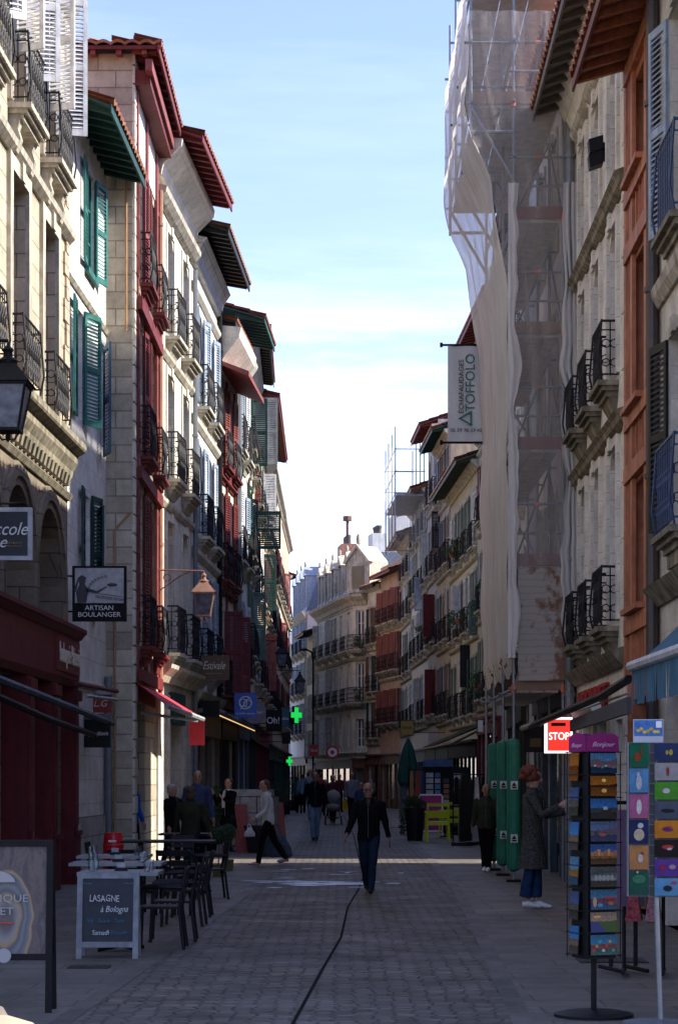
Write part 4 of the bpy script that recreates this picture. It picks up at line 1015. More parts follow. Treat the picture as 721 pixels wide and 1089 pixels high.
def strip_x(z):
    w = .10*noise.noise(Vector((z*.9, 2, 0)))+.07*noise.noise(Vector((z*2.3, 5, 0))); return (BX-.02-w, 3.70)
endsheet(strip_x, 3.9, 10.9, 32.22, PLAS, nx=14, nzz=120, amp=.03)['label'] = 'creased grey plastic sheet beside the drainpipe'
endsheet(lambda z: (SX-.10, SX+.05+.09*noise.noise(Vector((z*1.3, 9, 0)))+.04*noise.noise(Vector((z*3.3, 1, 0)))), 3.5, 10.9, 32.24, PLAS, nx=8, nzz=120, amp=.02)
# gathered netting under the bottom lift, and stained plywood at the end
m = MB()
for k in range(26):
    y = 32.5+k*.23; m.tube([W2L((SX-.02, y, 3.55+.08*math.sin(k))), W2L((SX+.25, y+.1, 3.3+.07*math.sin(k*2.1))), W2L((BX-.05, y+.05, 3.42+.1*math.cos(k*1.3)))], [.05, .16, .1], 7)
weld(m.build('gathered_sheet', mat('brown_sheet', (.16, .11, .085), .9, 0, .4, 4, .5), sc))
def plymat():
    m, t, b = nt('stained_plywood'); v = coords(t)
    c = ramp(t, noise_n(t, coords(t, scale=(1, 1, .8)), 1.6, 6, .65), [(.44, (.17, .085, .05)), (.5, (.33, .30, .27)), (.62, (.30, .28, .255))])
    w = t.nodes.new('ShaderNodeTexWave'); w.bands_direction = 'Z'; w.inputs['Scale'].default_value = 3; w.inputs['Distortion'].default_value = 5; t.links.new(v, w.inputs['Vector'])
    c = mixc(t, 1, c, ramp(t, w.outputs['Fac'], [(0, .85), (.3, 1)]), 'MULTIPLY')
    t.links.new(c, b.inputs['Base Color']); b.inputs['Roughness'].default_value = .8; return m
m = MB(); m.box(SX+.06-3.1, 3.68-3.1, -.12, -.09, 3.15, 4.92); m.build('plywood_panel', plymat(), sc)
GREENF = mat('green_foam', (.01, .14, .08), .55, 0, .2, 6, .1)
for k, (x, y) in enumerate(((SX, 32.4), (SX, 34.5), (SX, 36.5))):
    m = MB(); m.lathe([(.03, .16), (.1, .2), (.11, .3), (.107, 1.2), (.11, 2.15), (.1, 2.22), (.03, 2.25)], 14, W2L((x, y, 0))); s_ = m.build('protective_sleeve', GREENF, sc, smooth=False)
    for z in (.62, 1.45):
        m = MB(); m.box(x-.055-3.1, x+.055-3.1, y-32.4-.122, y-32.4-.108, z, z+.13); lb = m.build('warning_label', mat('label_white', (.55, .56, .54), .6), s_)
        m = MB(); m.extr([(x-.04-3.1, z+.055), (x+.04-3.1, z+.055), (x-3.1, z+.115)], y-32.4-.126, y-32.4-.1225); m.box(x-.035-3.1, x+.035-3.1, y-32.4-.146, y-32.4-.1425, z+.02, z+.045); m.build('pictogram', BLACKP, s_)
    m = MB(); m.box(x-.11-3.1, x+.11-3.1, y-.11-32.4, y+.11-32.4, 0, .04); m.tube([W2L((x, y, .04)), W2L((x, y, .18))], .02, 6); m.build('base_jack', BLACKP, sc)
# yellow-black foot boards
# banner
bn = empty('banner', (2.3, 38.3, 0), 0, 'white vertical banner of the scaffolding firm with a green triangle logo', 'banner')
Yb = 38.3; bx0, bx1 = at(476, 0, Yb).x-2.3, at(515, 0, Yb).x-2.3; bz1, bz0 = at(0, 368, Yb).z, at(0, 469.5, Yb).z
m = MB(); nx = 12
for i in range(nx):
    for j in range(20):
        f = lambda a, b: (bx0+(bx1-bx0)*a/nx, .012*math.sin(a*.9+b*.25), bz0+(bz1-bz0)*b/20)
        p = [f(i, j), f(i+1, j), f(i+1, j+1), f(i, j+1)]; m.poly(p); m.poly([(x, y+.006, z) for x, y, z in p])
weld(m.build('banner_sheet', mat('banner_vinyl', (.50, .51, .53), .5, 0, .06, 3, .03), bn))
for z in (bz0-.02, bz1+.02):
    m = MB(); m.tube([(bx0-.12, 0, z), (bx1+.35, 0, z)], .022, 7); m.tube([(bx0-.12, 0, z-.04), (bx0-.12, 0, z+.04)], .03, 6); m.build('banner_pole', BLACKP, bn)
TXD = mat('dark_text', (.03, .04, .05), .5, 0, 0, 5, 0); TXG = mat('teal_text', (.01, .13, .12), .5, 0, 0, 5, 0)
bw_, bh_ = bx1-bx0, bz1-bz0
letters('TOFFOLO', .25, TXG, bn, (bx0+bw_*.62, -.022, bz0+bh_*.615), 0, R(-90), width=bh_*.60)
letters('ÉCHAFAUDAGES', .13, TXD, bn, (bx0+bw_*.37, -.022, bz0+bh_*.575), 0, R(-90), width=bh_*.56)
letters('05 59 70 37 42', .09, TXD, bn, (bx0+bw_*.5, -.022, bz0+bh_*.115), 0, width=bw_*.86)
m = MB(); cx_, cz_ = bx0+bw_*.53, bz0+bh_*.24; r_ = .17
for k in range(3):
    a0, a1 = R(180+120*k), R(180+120*(k+1)); w = .62
    P = lambda r, a: (cx_+r*math.cos(a), cz_+r*math.sin(a))
    m.extr([P(r_, a0), P(r_, a1), P(r_*w, a1), P(r_*w, a0)], -.026, -.022)
m.build('logo', TXG, bn)

# ================================================================ SIGNS
def blade(name, label, px, py, Y, face, frame, wall_x, cat='sign', thick=.05, fw=.03, round_=False, bracket='top', border=None):
    a, b = at(px[0], py[1], Y), at(px[1], py[0], Y); cx, cz = (a.x+b.x)/2, (a.z+b.z)/2; w, h = b.x-a.x, b.z-a.z
    e = empty(name, (cx, Y, cz), 0, label, cat)
    m = MB()
    if round_: m._lathe([(1, -.5*thick), (1, .5*thick)], 28, (0, 0, 0)); m.v = [(x*w/2, z, y*h/2) for x, y, z in m.v]
    else: m.box(-w/2+fw, w/2-fw, -thick/2, thick/2, -h/2+fw, h/2-fw)
    m.build('panel', face, e)
    if fw and not round_:
        m = MB(); t = thick/2+.008
        m.box(-w/2, w/2, -t, t, -h/2, -h/2+fw); m.box(-w/2, w/2, -t, t, h/2-fw, h/2); m.box(-w/2, -w/2+fw, -t, t, -h/2+fw, h/2-fw); m.box(w/2-fw, w/2, -t, t, -h/2+fw, h/2-fw)
        m.build('frame', frame, e)
    m = MB(); s = 1 if wall_x > cx else -1
    zs = (h*.32, -h*.32) if bracket == 'side' else (h/2+.05,)
    for z in zs: m.tube([(s*w/2*(1 if bracket == 'side' else -.8), 0, z), (wall_x-cx, 0, z)], .016, 6)
    if bracket != 'side':
        for x in (-w*.35, w*.35): m.tube([(x, 0, h/2), (x, 0, h/2+.05)], .01, 5)
        m.tube([(0, 0, h/2+.05), (wall_x-cx, 0, h/2+.35)], .01, 5)
    m.build('bracket', BLACKP, e)
    return e, w, h
WH = mat('white_lettering', (.7, .7, .7), .5, 0, 0, 5, 0)
NAVYF = mat('navy_sign_face', (.02, .026, .04), .5, 0, .1, 5, .03)
e, w, h = blade('hanging_sign', 'navy sign with white script in a pale grey frame, top left', (-34, 35), (540, 596), 24, NAVYF, mat('pale_frame', (.42, .44, .48), .5), -4.55, fw=.05)
letters('Piccole', .21, WH, e, (.06, -.04, .05), shear=.35, width=.52); letters('Chose', .19, WH, e, (-.17, -.04, -.1), shear=.35)
letters('BISTROT', .035, mat('gold_lettering', (.35, .25, .08), .5), e, (.16, -.04, -.11), width=.2)
m = MB(); m.box(.06, .26, -.045, -.04, -.145, -.14); m.build('underline', mat('gold_lettering', (.35, .25, .08), .5), e)
# bakery blade sign with a little engraving of a baker
e, w, h = blade('hanging_sign', 'black sign reading Artisan Boulanger with an engraving of a baker at the oven', (77.5, 135), (602, 661), 32.2, BLACKP, BLACKP, -4.3, bracket='side', fw=.02)
PIC = mat('engraving_paper', (.42, .42, .44), .6, 0, .25, 14, 0); INK = mat('engraving_ink', (.05, .05, .055), .6, 0, .2, 9, 0); MID = mat('engraving_grey', (.2, .2, .21), .6, 0, .4, 30, 0)
m = MB(); m.box(-w*.45, w*.45, -.035, -.028, -h*.17, h*.46); m.build('picture', PIC, e)
m = MB(); y0, y1 = -.039, -.035
for k in range(9):                                           # oven arch blocks and brick shelf
    a = R(95+k*11); x = .12+.30*math.cos(a); z = .02+.24*math.sin(a); m.extr([(x-.02, z-.012), (x+.022, z-.02), (x+.03, z+.02), (x-.015, z+.028)], y0, y1)
for k in range(5): m.extr([(-.06+k*.09, -.02-k*.012), (.02+k*.09, -.03-k*.012), (.02+k*.09, -.075-k*.012), (-.06+k*.09, -.065-k*.012)], y0, y1)
m.extr([(-.02, -.005), (.38, -.06), (.38, -.045), (-.02, .012)], y0-.001, y1)
m.build('oven_arch', MID, e)
m = MB(); m.extr([(-.34, -.14), (-.2, -.14), (-.17, .05), (-.23, .16), (-.3, .16), (-.36, .02)], y0-.003, y1); m.extr([(-.31, .15), (-.22, .16), (-.2, .25), (-.27, .29), (-.33, .25)], y0-.003, y1)
m.extr([(-.2, .03), (-.03, .0), (.12, .1), (.11, .115), (-.04, .04), (-.19, .09)], y0-.003, y1); m.extr([(-.34, .22), (-.31, .26), (-.36, .02), (-.4, .05)], y0-.003, y1)
m.ball((.2, y1, .135), .085, .006, .028, 12, 5); m.build('baker_figure', INK, e)
letters('ARTISAN', .105, WH, e, (0, -.036, -h*.26), width=.44); letters('BOULANGER', .105, WH, e, (0, -.036, -h*.38), width=.66)
# Estivale
e, w, h = blade('hanging_sign', 'brown wooden sign with cream handwriting', (211, 244), (697, 723), 46.5, mat('brown_sign_face', (.10, .065, .045), .7), BROWNW, -3.3, fw=.02, bracket='top')
letters('Estivale', .26, CREAML, e, (0, -.05, .04), shear=.4, width=w*.72); m = MB(); m.box(-.18, .2, -.04, -.035, -.14, -.13); m.build('underline', mat('gold_lettering', (.35, .25, .08), .5), e)
# blue square
e, w, h = blade('hanging_sign', 'square blue sign with a white round knot drawing', (249.5, 273), (737, 763), 50, mat('blue_sign_face', (.015, .085, .42), .45, 0, .1), mat('blue_sign_face', (.015, .085, .42), .45, 0, .1), -3.05, bracket='side', fw=.02)
m = MB(); m.ring((0, -.035, .06), .15, .012, 'y', 20); m.ring((-.05, -.035, .06), .09, .009, 'y', 14); m.ring((.05, -.035, .04), .09, .009, 'y', 14); m.tube([(-.12, -.035, -.1), (.1, -.035, .2)], .008, 5); m.build('emblem', WH, e)
letters('la belle saison', .06, WH, e, (0, -.035, -.2), width=w*.82)
e, w, h = blade('hanging_sign', 'lilac oval sign hanging behind the blue square sign', (258, 283), (745, 770), 54, mat('lilac_sign_face', (.19, .16, .24), .6), BLACKP, -2.9, round_=True, fw=0, thick=.04)
letters('atelier', .12, WH, e, (.05, -.03, 0), shear=.3, width=.34)
e, w, h = blade('hanging_sign', 'black sign reading Oh! in thin white letters', (283, 300), (755, 778), 57, BLACKP, BLACKP, -2.8, bracket='side', fw=.02)
letters('Oh!', .26, WH, e, (-.02, -.036, 0), width=.34)
e, w, h = blade('hanging_sign', 'dark teal flag sign with pale letters left of the green cross', (299, 308), (752, 773), 66, mat('teal_sign_face', (.03, .10, .13), .6), BLACKP, -2.8, bracket='side', fw=.01)
letters('oko', .14, WH, e, (0, -.035, -.05), width=.2)
e, w, h = blade('hanging_sign', 'black square sign below the teal one', (300, 309), (779, 791), 70, BLACKM, BLACKP, -2.85, bracket='side', fw=.02)
for (lab, px, py, Y, wx) in (('tall lit green pharmacy cross seen at a slant on the left', (305, 323), (751, 770), 75, -2.8), ('small lit green pharmacy cross just above the shoppers on the left', (301.5, 312), (804, 815), 88, -2.8)):
    e, w, h = blade('pharmacy_cross', lab, px, py, Y, BLACKM, BLACKM, wx, bracket='side', fw=.0, cat='shop sign')
    for c in list(e.children):
        if c.name.startswith('panel'): bpy.data.objects.remove(c)
    s_ = h/2; q = s_*.34
    cr = lambda k: [(-q*k, -s_*k), (q*k, -s_*k), (q*k, -q*k), (s_*k, -q*k), (s_*k, q*k), (q*k, q*k), (q*k, s_*k), (-q*k, s_*k), (-q*k, q*k), (-s_*k, q*k), (-s_*k, -q*k), (-q*k, -q*k)]
    m = MB(); m.extr(cr(1), -.06, .06); m.build('housing', BLACKM, e); m = MB(); m.extr(cr(.88), -.07, -.061); m.build('lit_face', emis('green_neon', (.01, .5, .07), .5), e); e.rotation_euler = (0, 0, R(48))
REDS = mat('red_sign_face', (.38, .02, .025), .5, 0, .1)
e, w, h = blade('hanging_sign', 'small red rectangular sign far down the street', (329, 339), (792, 804), 110, REDS, REDS, -1.6, bracket='side', fw=.02)
letters('SHELL', .2, WH, e, (0, -.04, 0), width=w*.8) if False else letters('Sloli', .22, WH, e, (0, -.04, 0), width=w*.75)
ns = empty('road_sign', (at(353.5, 0, 108).x, 108, 0), 0, 'round red and white prohibition sign on a pole far down the street', 'road sign')
zc = at(0, 800, 108).z; m = MB(); m.tube([(0, 0, 0), (0, 0, zc+.3)], .035, 8); m.build('pole', STEEL, ns)
for r_, y_, mt in ((.34, -.04, REDS), (.24, -.055, WH), (.11, -.07, REDS)):
    m = MB(); m._lathe([(r_, -.006), (r_, .006)], 24, (0, 0, 0)); m.v = [(x, z+y_, y+zc) for x, y, z in m.v]; m.build('sign_face', mt, ns)
# STOP red box
e, w, h = blade('illuminated_sign', 'lit red and white sign reading STOP over the shops on the right', (579, 608), (763, 801), 33.2 - 1.6, emis('red_light_face', (.85, .035, .02), .42), emis('white_light_edge', (.8, .8, .8), .6), 3.7, bracket='side', fw=.035, thick=.14)
letters('STOP', .16, emis('white_light_letter', (.9, .9, .9), .8), e, (0, -.085, -.02), width=w*.74)
m = MB(); m.box(-.12, .1, -.09, -.08, .14, .19); m.build('arrow_plate', BLACKP, e)
# yellow sign etc on the right
e, w, h = blade('hanging_sign', 'mustard yellow square sign above the terrace on the right', (425.5, 440), (766, 782), 84, mat('mustard_face', (.25, .19, .05), .6), BLACKP, 4.3, bracket='side', fw=.02)
m = MB(); m.box(-.2, .2, -.035, -.03, -.05, .05); m.build('lettering_band', mat('dark_mustard', (.12, .09, .03)), e)
e, w, h = blade('hanging_sign', 'black rectangular shop board hanging above the STOP sign side, under an awning', (556, 582), (773, 800), 33.4, BLACKM, BLACKP, 3.7, bracket='side', fw=.02)
m = MB(); m.box(-.09, .09, -.035, -.03, -.12, .02); m.build('emblem', mat('dark_mustard', (.12, .09, .03)), e)

# ---- lanterns
COPPER = mat('aged_copper', (.30, .17, .12), .45, .6, .3, 8, .2)
def lantern(label, px, py0, py1, Y, wx, metal, s=1.0, wire=False):
    top, bot = at(px, py0, Y), at(px, py1, Y); hh = top.z-bot.z
    e = empty('street_lantern', (top.x, Y, bot.z), 0, label, 'street lamp'); k = hh/.95
    b = .20*k; t = .115*k
    m = MB(); m.hexa([(-t, -t, .12*k), (t, -t, .12*k), (t, t, .12*k), (-t, t, .12*k)], [(-b, -b, .55*k), (b, -b, .55*k), (b, b, .55*k), (-b, b, .55*k)]); m.build('lamp_glass', LAMPGLASS, e)
    m = MB()
    for sx in (-1, 1):
        for sy in (-1, 1): m.tube([(sx*t, sy*t, .1*k), (sx*b, sy*b, .56*k)], .014*k, 5)
    for z, r in ((.1, t), (.55, b)): m.box((-r-.02)*1, r+.02, -r-.02, r+.02, z*k, (z+.03)*k)
    m.tube([(0, 0, 0), (0, 0, .05*k), (0, 0, .1*k)], [.01*k, .03*k, .015*k], 8)
    for sx in (-1, 1): m.tube([(sx*t, 0, .1*k), (sx*.06*k, 0, .02*k), (0, 0, .03*k)], .01*k, 5)
    m.build('lamp_frame', metal, e)
    m = MB(); c = b+.05*k
    m.hexa([(-c, -c, .58*k), (c, -c, .58*k), (c, c, .58*k), (-c, c, .58*k)], [(-.09*k, -.09*k, .78*k), (.09*k, -.09*k, .78*k), (.09*k, .09*k, .78*k), (-.09*k, .09*k, .78*k)])
    m.lathe([(.09*k, .781*k), (.1*k, .82*k), (.05*k, .86*k), (.045*k, .9*k), (.06*k, .93*k), (.015*k, .98*k)], 12); m.build('lamp_roof', metal, e)
    m = MB(); L = wx-top.x; zz = .96*k
    m.tube([(0, 0, zz), (0, 0, zz+.06), (L, 0, zz+.08)], .018*k if not wire else .012, 6)
    if not wire: m.tube([(L, 0, zz-.4*k), (L*.5, 0, zz-.05), (L*.25, 0, zz+.06)], .014, 6); m.ring((L*.75, 0, zz-.07), .07, .01, 'y', 10)
    m.build('bracket', metal if not wire else BLACKP, e)
    return e
lantern('large black lantern at the left edge, near the arches', 9, 370, 470, 20, -4.65, BLACKP)
lantern('copper topped lantern on a bracket in front of the cream house', 217, 611, 661, 40.5, -3.6, COPPER)
lantern('black lantern on a wire bracket against the sky at the end of the left row', 300, 684, 712, 66, -2.75, BLACKP)
lantern('smallest far black lantern hanging in the gap of the street', 319, 715, 739, 82, -2.85, BLACKP)
# gooseneck lamp on the low house
pl = empty('street_lamp', (at(333, 0, 128).x, 128, 0), 0, 'tall thin street lamp with a curved arm in front of the low house', 'street lamp')
m = MB(); zt = at(0, 690, 128).z; m.tube([(0, 0, 0), (0, 0, zt-.6), (-.1, 0, zt-.2), (-.5, 0, zt)], .06, 8); m.build('pole', BLACKP, pl); m = MB(); m.ball((-.6, 0, zt-.05), .22, .12, .08); m.build('lamp_head', BLACKP, pl)

# ================================================================ AWNINGS
def P3(x, y, z): return Vector((x, y, z))
def LX(Y, v=0): return -5.287+.0325*Y+v
# near left: open folding arms with end panels
aw = empty('awning', (LX(34), 34, 0), 0, 'folded black awning of the bakery with a lettered black valance end', 'awning')
def rel(e, pts): return [tuple(Vector(p)-e.location) for p in pts]
m = MB(); m.tube(rel(aw, [(LX(24, .5), 24, 2.80), (LX(34.6, .38), 34.6, 2.54)]), [(.05, .05)]*2, 6); m.build('front_bar', NAVYW, aw)
m = MB(); m.tube(rel(aw, [(LX(24, .45), 24, 2.62), (LX(28, .42), 28, 2.44), (LX(33, .3), 33, 2.32)]), .045, 6); m.build('folding_arm', BLACKP, aw)
a, b = at(84, 765, 34), at(118, 795, 34); m = MB(); m.box(a.x-aw.location.x, b.x-aw.location.x, -.03, 0, b.z, a.z); m.build('valance', BLACKM, aw)
m = MB(); m.box(a.x-.03-aw.location.x, b.x+.03-aw.location.x, -.07, .05, a.z+.003, a.z+.09); m.build('cassette', mat('dark_grey_metal', (.09, .09, .1), .4, .5), aw)
letters('boulangerie · pâtisserie', .1, WH, aw, ((a.x+b.x)/2-aw.location.x, -.035, (a.z+b.z)/2), width=(b.x-a.x)*.86)
aw = empty('awning', (LX(35), 35, 0), 0, 'small brick red awning end with pale lettering, above the black valance', 'awning')
a, b = at(95, 739, 35), at(119, 758, 35); m = MB()
for k in range(6):
    x0, x1 = a.x+(b.x-a.x)*k/6-aw.location.x, a.x+(b.x-a.x)*(k+1)/6-aw.location.x; m.hexa([(x0, -.02-.02*(k % 2), b.z), (x1, -.02-.02*((k+1) % 2), b.z), (x1, 0, b.z), (x0, 0, b.z)], [(x0, -.02, a.z), (x1, -.02, a.z), (x1, 0, a.z), (x0, 0, a.z)])
m.build('valance', mat('brick_red_canvas', (.27, .045, .035), .8), aw)
m = MB(); m.box(a.x-.02-aw.location.x, b.x+.02-aw.location.x, -.05, .04, a.z+.003, a.z+.08); m.build('cassette', GREYW, aw)
m = MB(); m.tube(rel(aw, [(LX(31, .35), 31, 3.05), (LX(35, .4), 35, a.z+.06)]), .04, 6); m.build('folding_arm', DRED, aw); m = MB(); m.tube(rel(aw, [(LX(31, .5), 31, 2.86), (LX(35, .4), 35, a.z-.08)]), .03, 6); m.build('front_bar', GREYW, aw)
letters('L.G', .16, CREAML, aw, ((a.x+b.x)/2-aw.location.x, -.05, (a.z+b.z)/2), shear=.3)
# red awning on C/D
aw = empty('awning', (-3.6, 38, 0), 0, 'open red awning over the shop between the stone pier and the cream house', 'awning')
q0, q1, q2 = at(143, 727, 36.8), at(197, 768, 41.5), at(207, 769, 41.5)
m = MB(); A0, A1 = rel(aw, [(-3.58, 36.7, q0.z+.0), (-3.55, 41.3, q0.z)]); V0, V1 = rel(aw, [(-3.05, 36.7, q0.z-.4), (-2.72, 41.5, q0.z-.5)])
m.hexa([A0, A1, V1, V0], [(x, y, z+.02) for x, y, z in (A0, A1, V1, V0)]); m.build('canopy', mat('red_canvas', (.42, .02, .035), .75, 0, .15, 4), aw)
m = MB(); m.tube([V0, V1], .045, 6); m.build('front_bar', GREYW, aw)
m = MB(); m.hexa([(V1[0]-.28, V1[1]+.03, V1[2]-.52), (V1[0]+.02, V1[1]+.03, V1[2]-.52), (V1[0]+.02, V1[1]+.05, V1[2]-.52), (V1[0]-.28, V1[1]+.05, V1[2]-.52)], [(V1[0]-.28, V1[1]+.03, V1[2]-.03), (V1[0]+.02, V1[1]+.03, V1[2]-.03), (V1[0]+.02, V1[1]+.05, V1[2]-.03), (V1[0]-.28, V1[1]+.05, V1[2]-.03)]); m.build('valance', mat('red_canvas', (.42, .02, .035)), aw)
m = MB(); m.tube(rel(aw, [(-3.55, 37.4, q0.z-.5), (-3.1, 38.6, q0.z-.55), (-2.8, 40.8, q0.z-.55)]), .03, 6); m.build('folding_arm', GREYW, aw)
# black awning with warm light strip
aw = empty('awning', (-3.1, 48, 0), 0, 'black awning with a thin warm light strip along its front bar', 'awning')
a0, a1 = Vector((-2.75, 46.3, 0)), Vector((-2.35, 56.5, 0)); zf = at(0, 757, 46.3).z
m = MB(); w0, w1 = (-3.2, 46.3, zf+.35), (-2.75, 56.5, zf+.15); f0, f1 = (a0.x, a0.y, zf), (a1.x, a1.y, zf-.12)
p = rel(aw, [w0, w1, f1, f0]); m.hexa(p, [(x, y, z+.03) for x, y, z in p]); m.build('canopy', BLACKM, aw)
p = rel(aw, [f0, f1]); m = MB(); m.tube(p, .06, 6); m.build('front_bar', BLACKP, aw); m = MB(); m.tube([(x+.05, y, z-.07) for x, y, z in p], .014, 5); m.build('light_strip', emis('warm_strip', (.8, .5, .2), .45), aw)
m = MB(); m.box(p[0][0]-.35, p[0][0]+.08, -1.76, -1.70, p[0][2]-.12, p[0][2]+.25); m.build('side_plate', BLACKP, aw)
# right near blue awning
aw = empty('awning', (3.0, 18, 0), 0, 'blue striped awning with a white front bar at the right edge', 'awning')
y0, y1 = 11.0, 21.4; fx = lambda Y: 3.10-.0058*(Y-15)*2; zb, zt = 2.37, 2.74
BLUEC = mat('blue_canvas', (.06, .15, .22), .85, 0, .2, 3, .1, .2, streak=.25); WCV = mat('white_canvas_edge', (.50, .50, .50), .6)
m = MB(); n = 60
for k in range(n):
    ya, yb = y0+(y1-y0)*k/n, y0+(y1-y0)*(k+1)/n; dx = .012*math.sin(k*1.7)
    m.poly(rel(aw, [(fx(ya)+dx, ya, zb+.012*(k % 2)), (fx(yb)-dx, yb, zb+.012*((k+1) % 2)), (fx(yb), yb, zt), (fx(ya), ya, zt)]))
m.build('valance', BLUEC, aw)
m = MB(); m.hexa(rel(aw, [(fx(y0), y0, zt-.02), (fx(y1), y1, zt-.02), (3.58, y1, 3.25), (3.5, y0, 3.25)]), rel(aw, [(fx(y0), y0, zt+.0), (fx(y1), y1, zt+.0), (3.58, y1, 3.27), (3.5, y0, 3.27)])); m.build('canopy', BLUEC, aw)
m = MB(); m.tube(rel(aw, [(fx(y0)-.01, y0, zt+.04), (fx(y1)-.01, y1, zt+.04)]), .055, 8); m.build('front_bar', WCV, aw)
# right: dark retracted arms over the E shop and the board
aw = empty('awning', (3.2, 26, 0), 0, 'dark folding awning arms reaching over the stone house shopfront on the right', 'awning')
m = MB(); m.tube(rel(aw, [at(668, 722, 22.6), at(640, 740, 25.5), at(556, 776, 33.5)]), .05, 6); m.build('front_bar', BLACKP, aw)
m = MB(); p = rel(aw, [at(668, 750, 22.4), at(607, 772, 29.5)]); m.hexa([(p[0][0]-.02, p[0][1], p[0][2]-.09), (p[0][0]+.03, p[0][1], p[0][2]-.09), (p[1][0]+.03, p[1][1], p[1][2]-.08), (p[1][0]-.02, p[1][1], p[1][2]-.08)], [(p[0][0]-.02, p[0][1], p[0][2]+.09), (p[0][0]+.03, p[0][1], p[0][2]+.09), (p[1][0]+.03, p[1][1], p[1][2]+.08), (p[1][0]-.02, p[1][1], p[1][2]+.08)]); m.build('valance', mat('charcoal_canvas', (.07, .072, .08), .8), aw)
m = MB(); m.tube(rel(aw, [at(668, 737, 23.2), at(612, 757, 30)]), .014, 5); m.build('folding_arm', GREYW, aw)
m = MB(); m.tube(rel(aw, [at(633, 751, 28.2), at(612, 758, 31)]), .08, 8); m.build('cassette', WHITEP, aw)
aw = empty('awning', (3.3, 33, 0), 0, 'short pale grey awning cassette above the black shop board', 'awning')
m = MB(); m.tube(rel(aw, [at(556, 774.5, 33.2), at(580, 766, 31.2)]), .05, 8); m.build('front_bar', GREYW, aw)
# far right long awning seen end-on
aw = empty('awning', (4, 70, 0), 0, 'long black awning with a pale end over the souvenir stands', 'awning')
m = MB(); p = rel(aw, [at(450, 797, 80), at(512, 771, 60), at(517, 771, 60.2), at(470, 790, 80)]); m.hexa(p, [(x, y, z+.1) for x, y, z in p]); m.build('canopy', BLACKM, aw)
m = MB(); p = rel(aw, [at(450, 797, 79.6), at(480, 791, 70), at(509, 776, 59.8)]); m.tube(p, .05, 6); m.build('front_bar', mat('dull_bronze', (.16, .13, .08), .5), aw)
a = at(508, 774, 59.7); m = MB(); m.box(a.x+.0-4, a.x+.14-4, a.y-70-.1, a.y-70, a.z-.12, a.z+.22); m.build('end_cap', WHITEP, aw)
# second, small caged scaffold high up on the far white house
s2_ = empty('scaffolding', (KR.world(0, 0, 0).x, KR.world(0, 0, 0).y, 0), KR.root.rotation_euler[2], 'small netted scaffold cage hanging high on the far white house', 'scaffolding')
for v in (.15, 1.45):
    for u in (.3, 2.6, 5.0, 7.2):
        m = MB(); m.tube([(u, v, 12.4), (u, v, 17.4)], .03, 6); m.build('standard', STEEL, s2_)
for z in (12.6, 14.4, 15.4, 16.4):
    m = MB(); m.tube([(0, 1.45, z), (7.5, 1.45, z)], .025, 6); m.build('ledger', STEEL, s2_)
    for u in (.3, 7.2): m = MB(); m.tube([(u, .1, z), (u, 1.5, z)], .025, 6); m.build('transom', STEEL, s2_)
m = MB(); m.box(.2, 7.3, .2, 1.4, 14.3, 14.36); m.build('deck', GREYW, s2_)
m = MB()
for i in range(20):
    for j in range(12):
        f = lambda a, b: (.2+7.2*a/20, 1.5+.05*math.sin(a*1.1+b)-(.5*max(0, (3-b))/3)**2*2, 12.0+4.6*b/12)
        m.poly([f(i, j), f(i+1, j), f(i+1, j+1), f(i, j+1)])
NET2 = netmat('cage_netting', (.75, .73, .7), .22); weld(m.build('netting', NET2, s2_))
m = MB()
for i in range(8):
    for j in range(12):
        f = lambda a, b: (.2+.03*math.sin(b+a), .1+1.4*a/8, 12.0+4.6*b/12+.3*(1-a/8)*(b == 0)); m.poly([f(i, j), f(i+1, j), f(i+1, j+1), f(i, j+1)])
weld(m.build('netting', NET2, s2_))
# covers set in the paving
for (px, py, w_, d_, lab) in ((95, 1029, .35, .25, 'small dark iron cover in the left pavement below the chalkboard'), (650, 1022, .6, .45, 'oval stained iron cover in the right pavement behind the near rack pole'), (420, 880, .7, .5, 'iron cover in the paving behind the walking man')):
    p = gp(px, py); m = MB(); m.box(-w_/2, w_/2, -d_/2, d_/2, .0, .011)
    for k in range(4): m.box(-w_/2+.03+k*(w_-.06)/4, -w_/2+.015+(k+1)*(w_-.06)/4, -d_/2+.03, d_/2-.03, .0112, .0145)
    o = m.build('manhole_cover', mat('cast_iron_cover', (.03, .028, .026), .7, .2, .4, 20, .4), None, p); tag(o, lab, 'manhole cover')
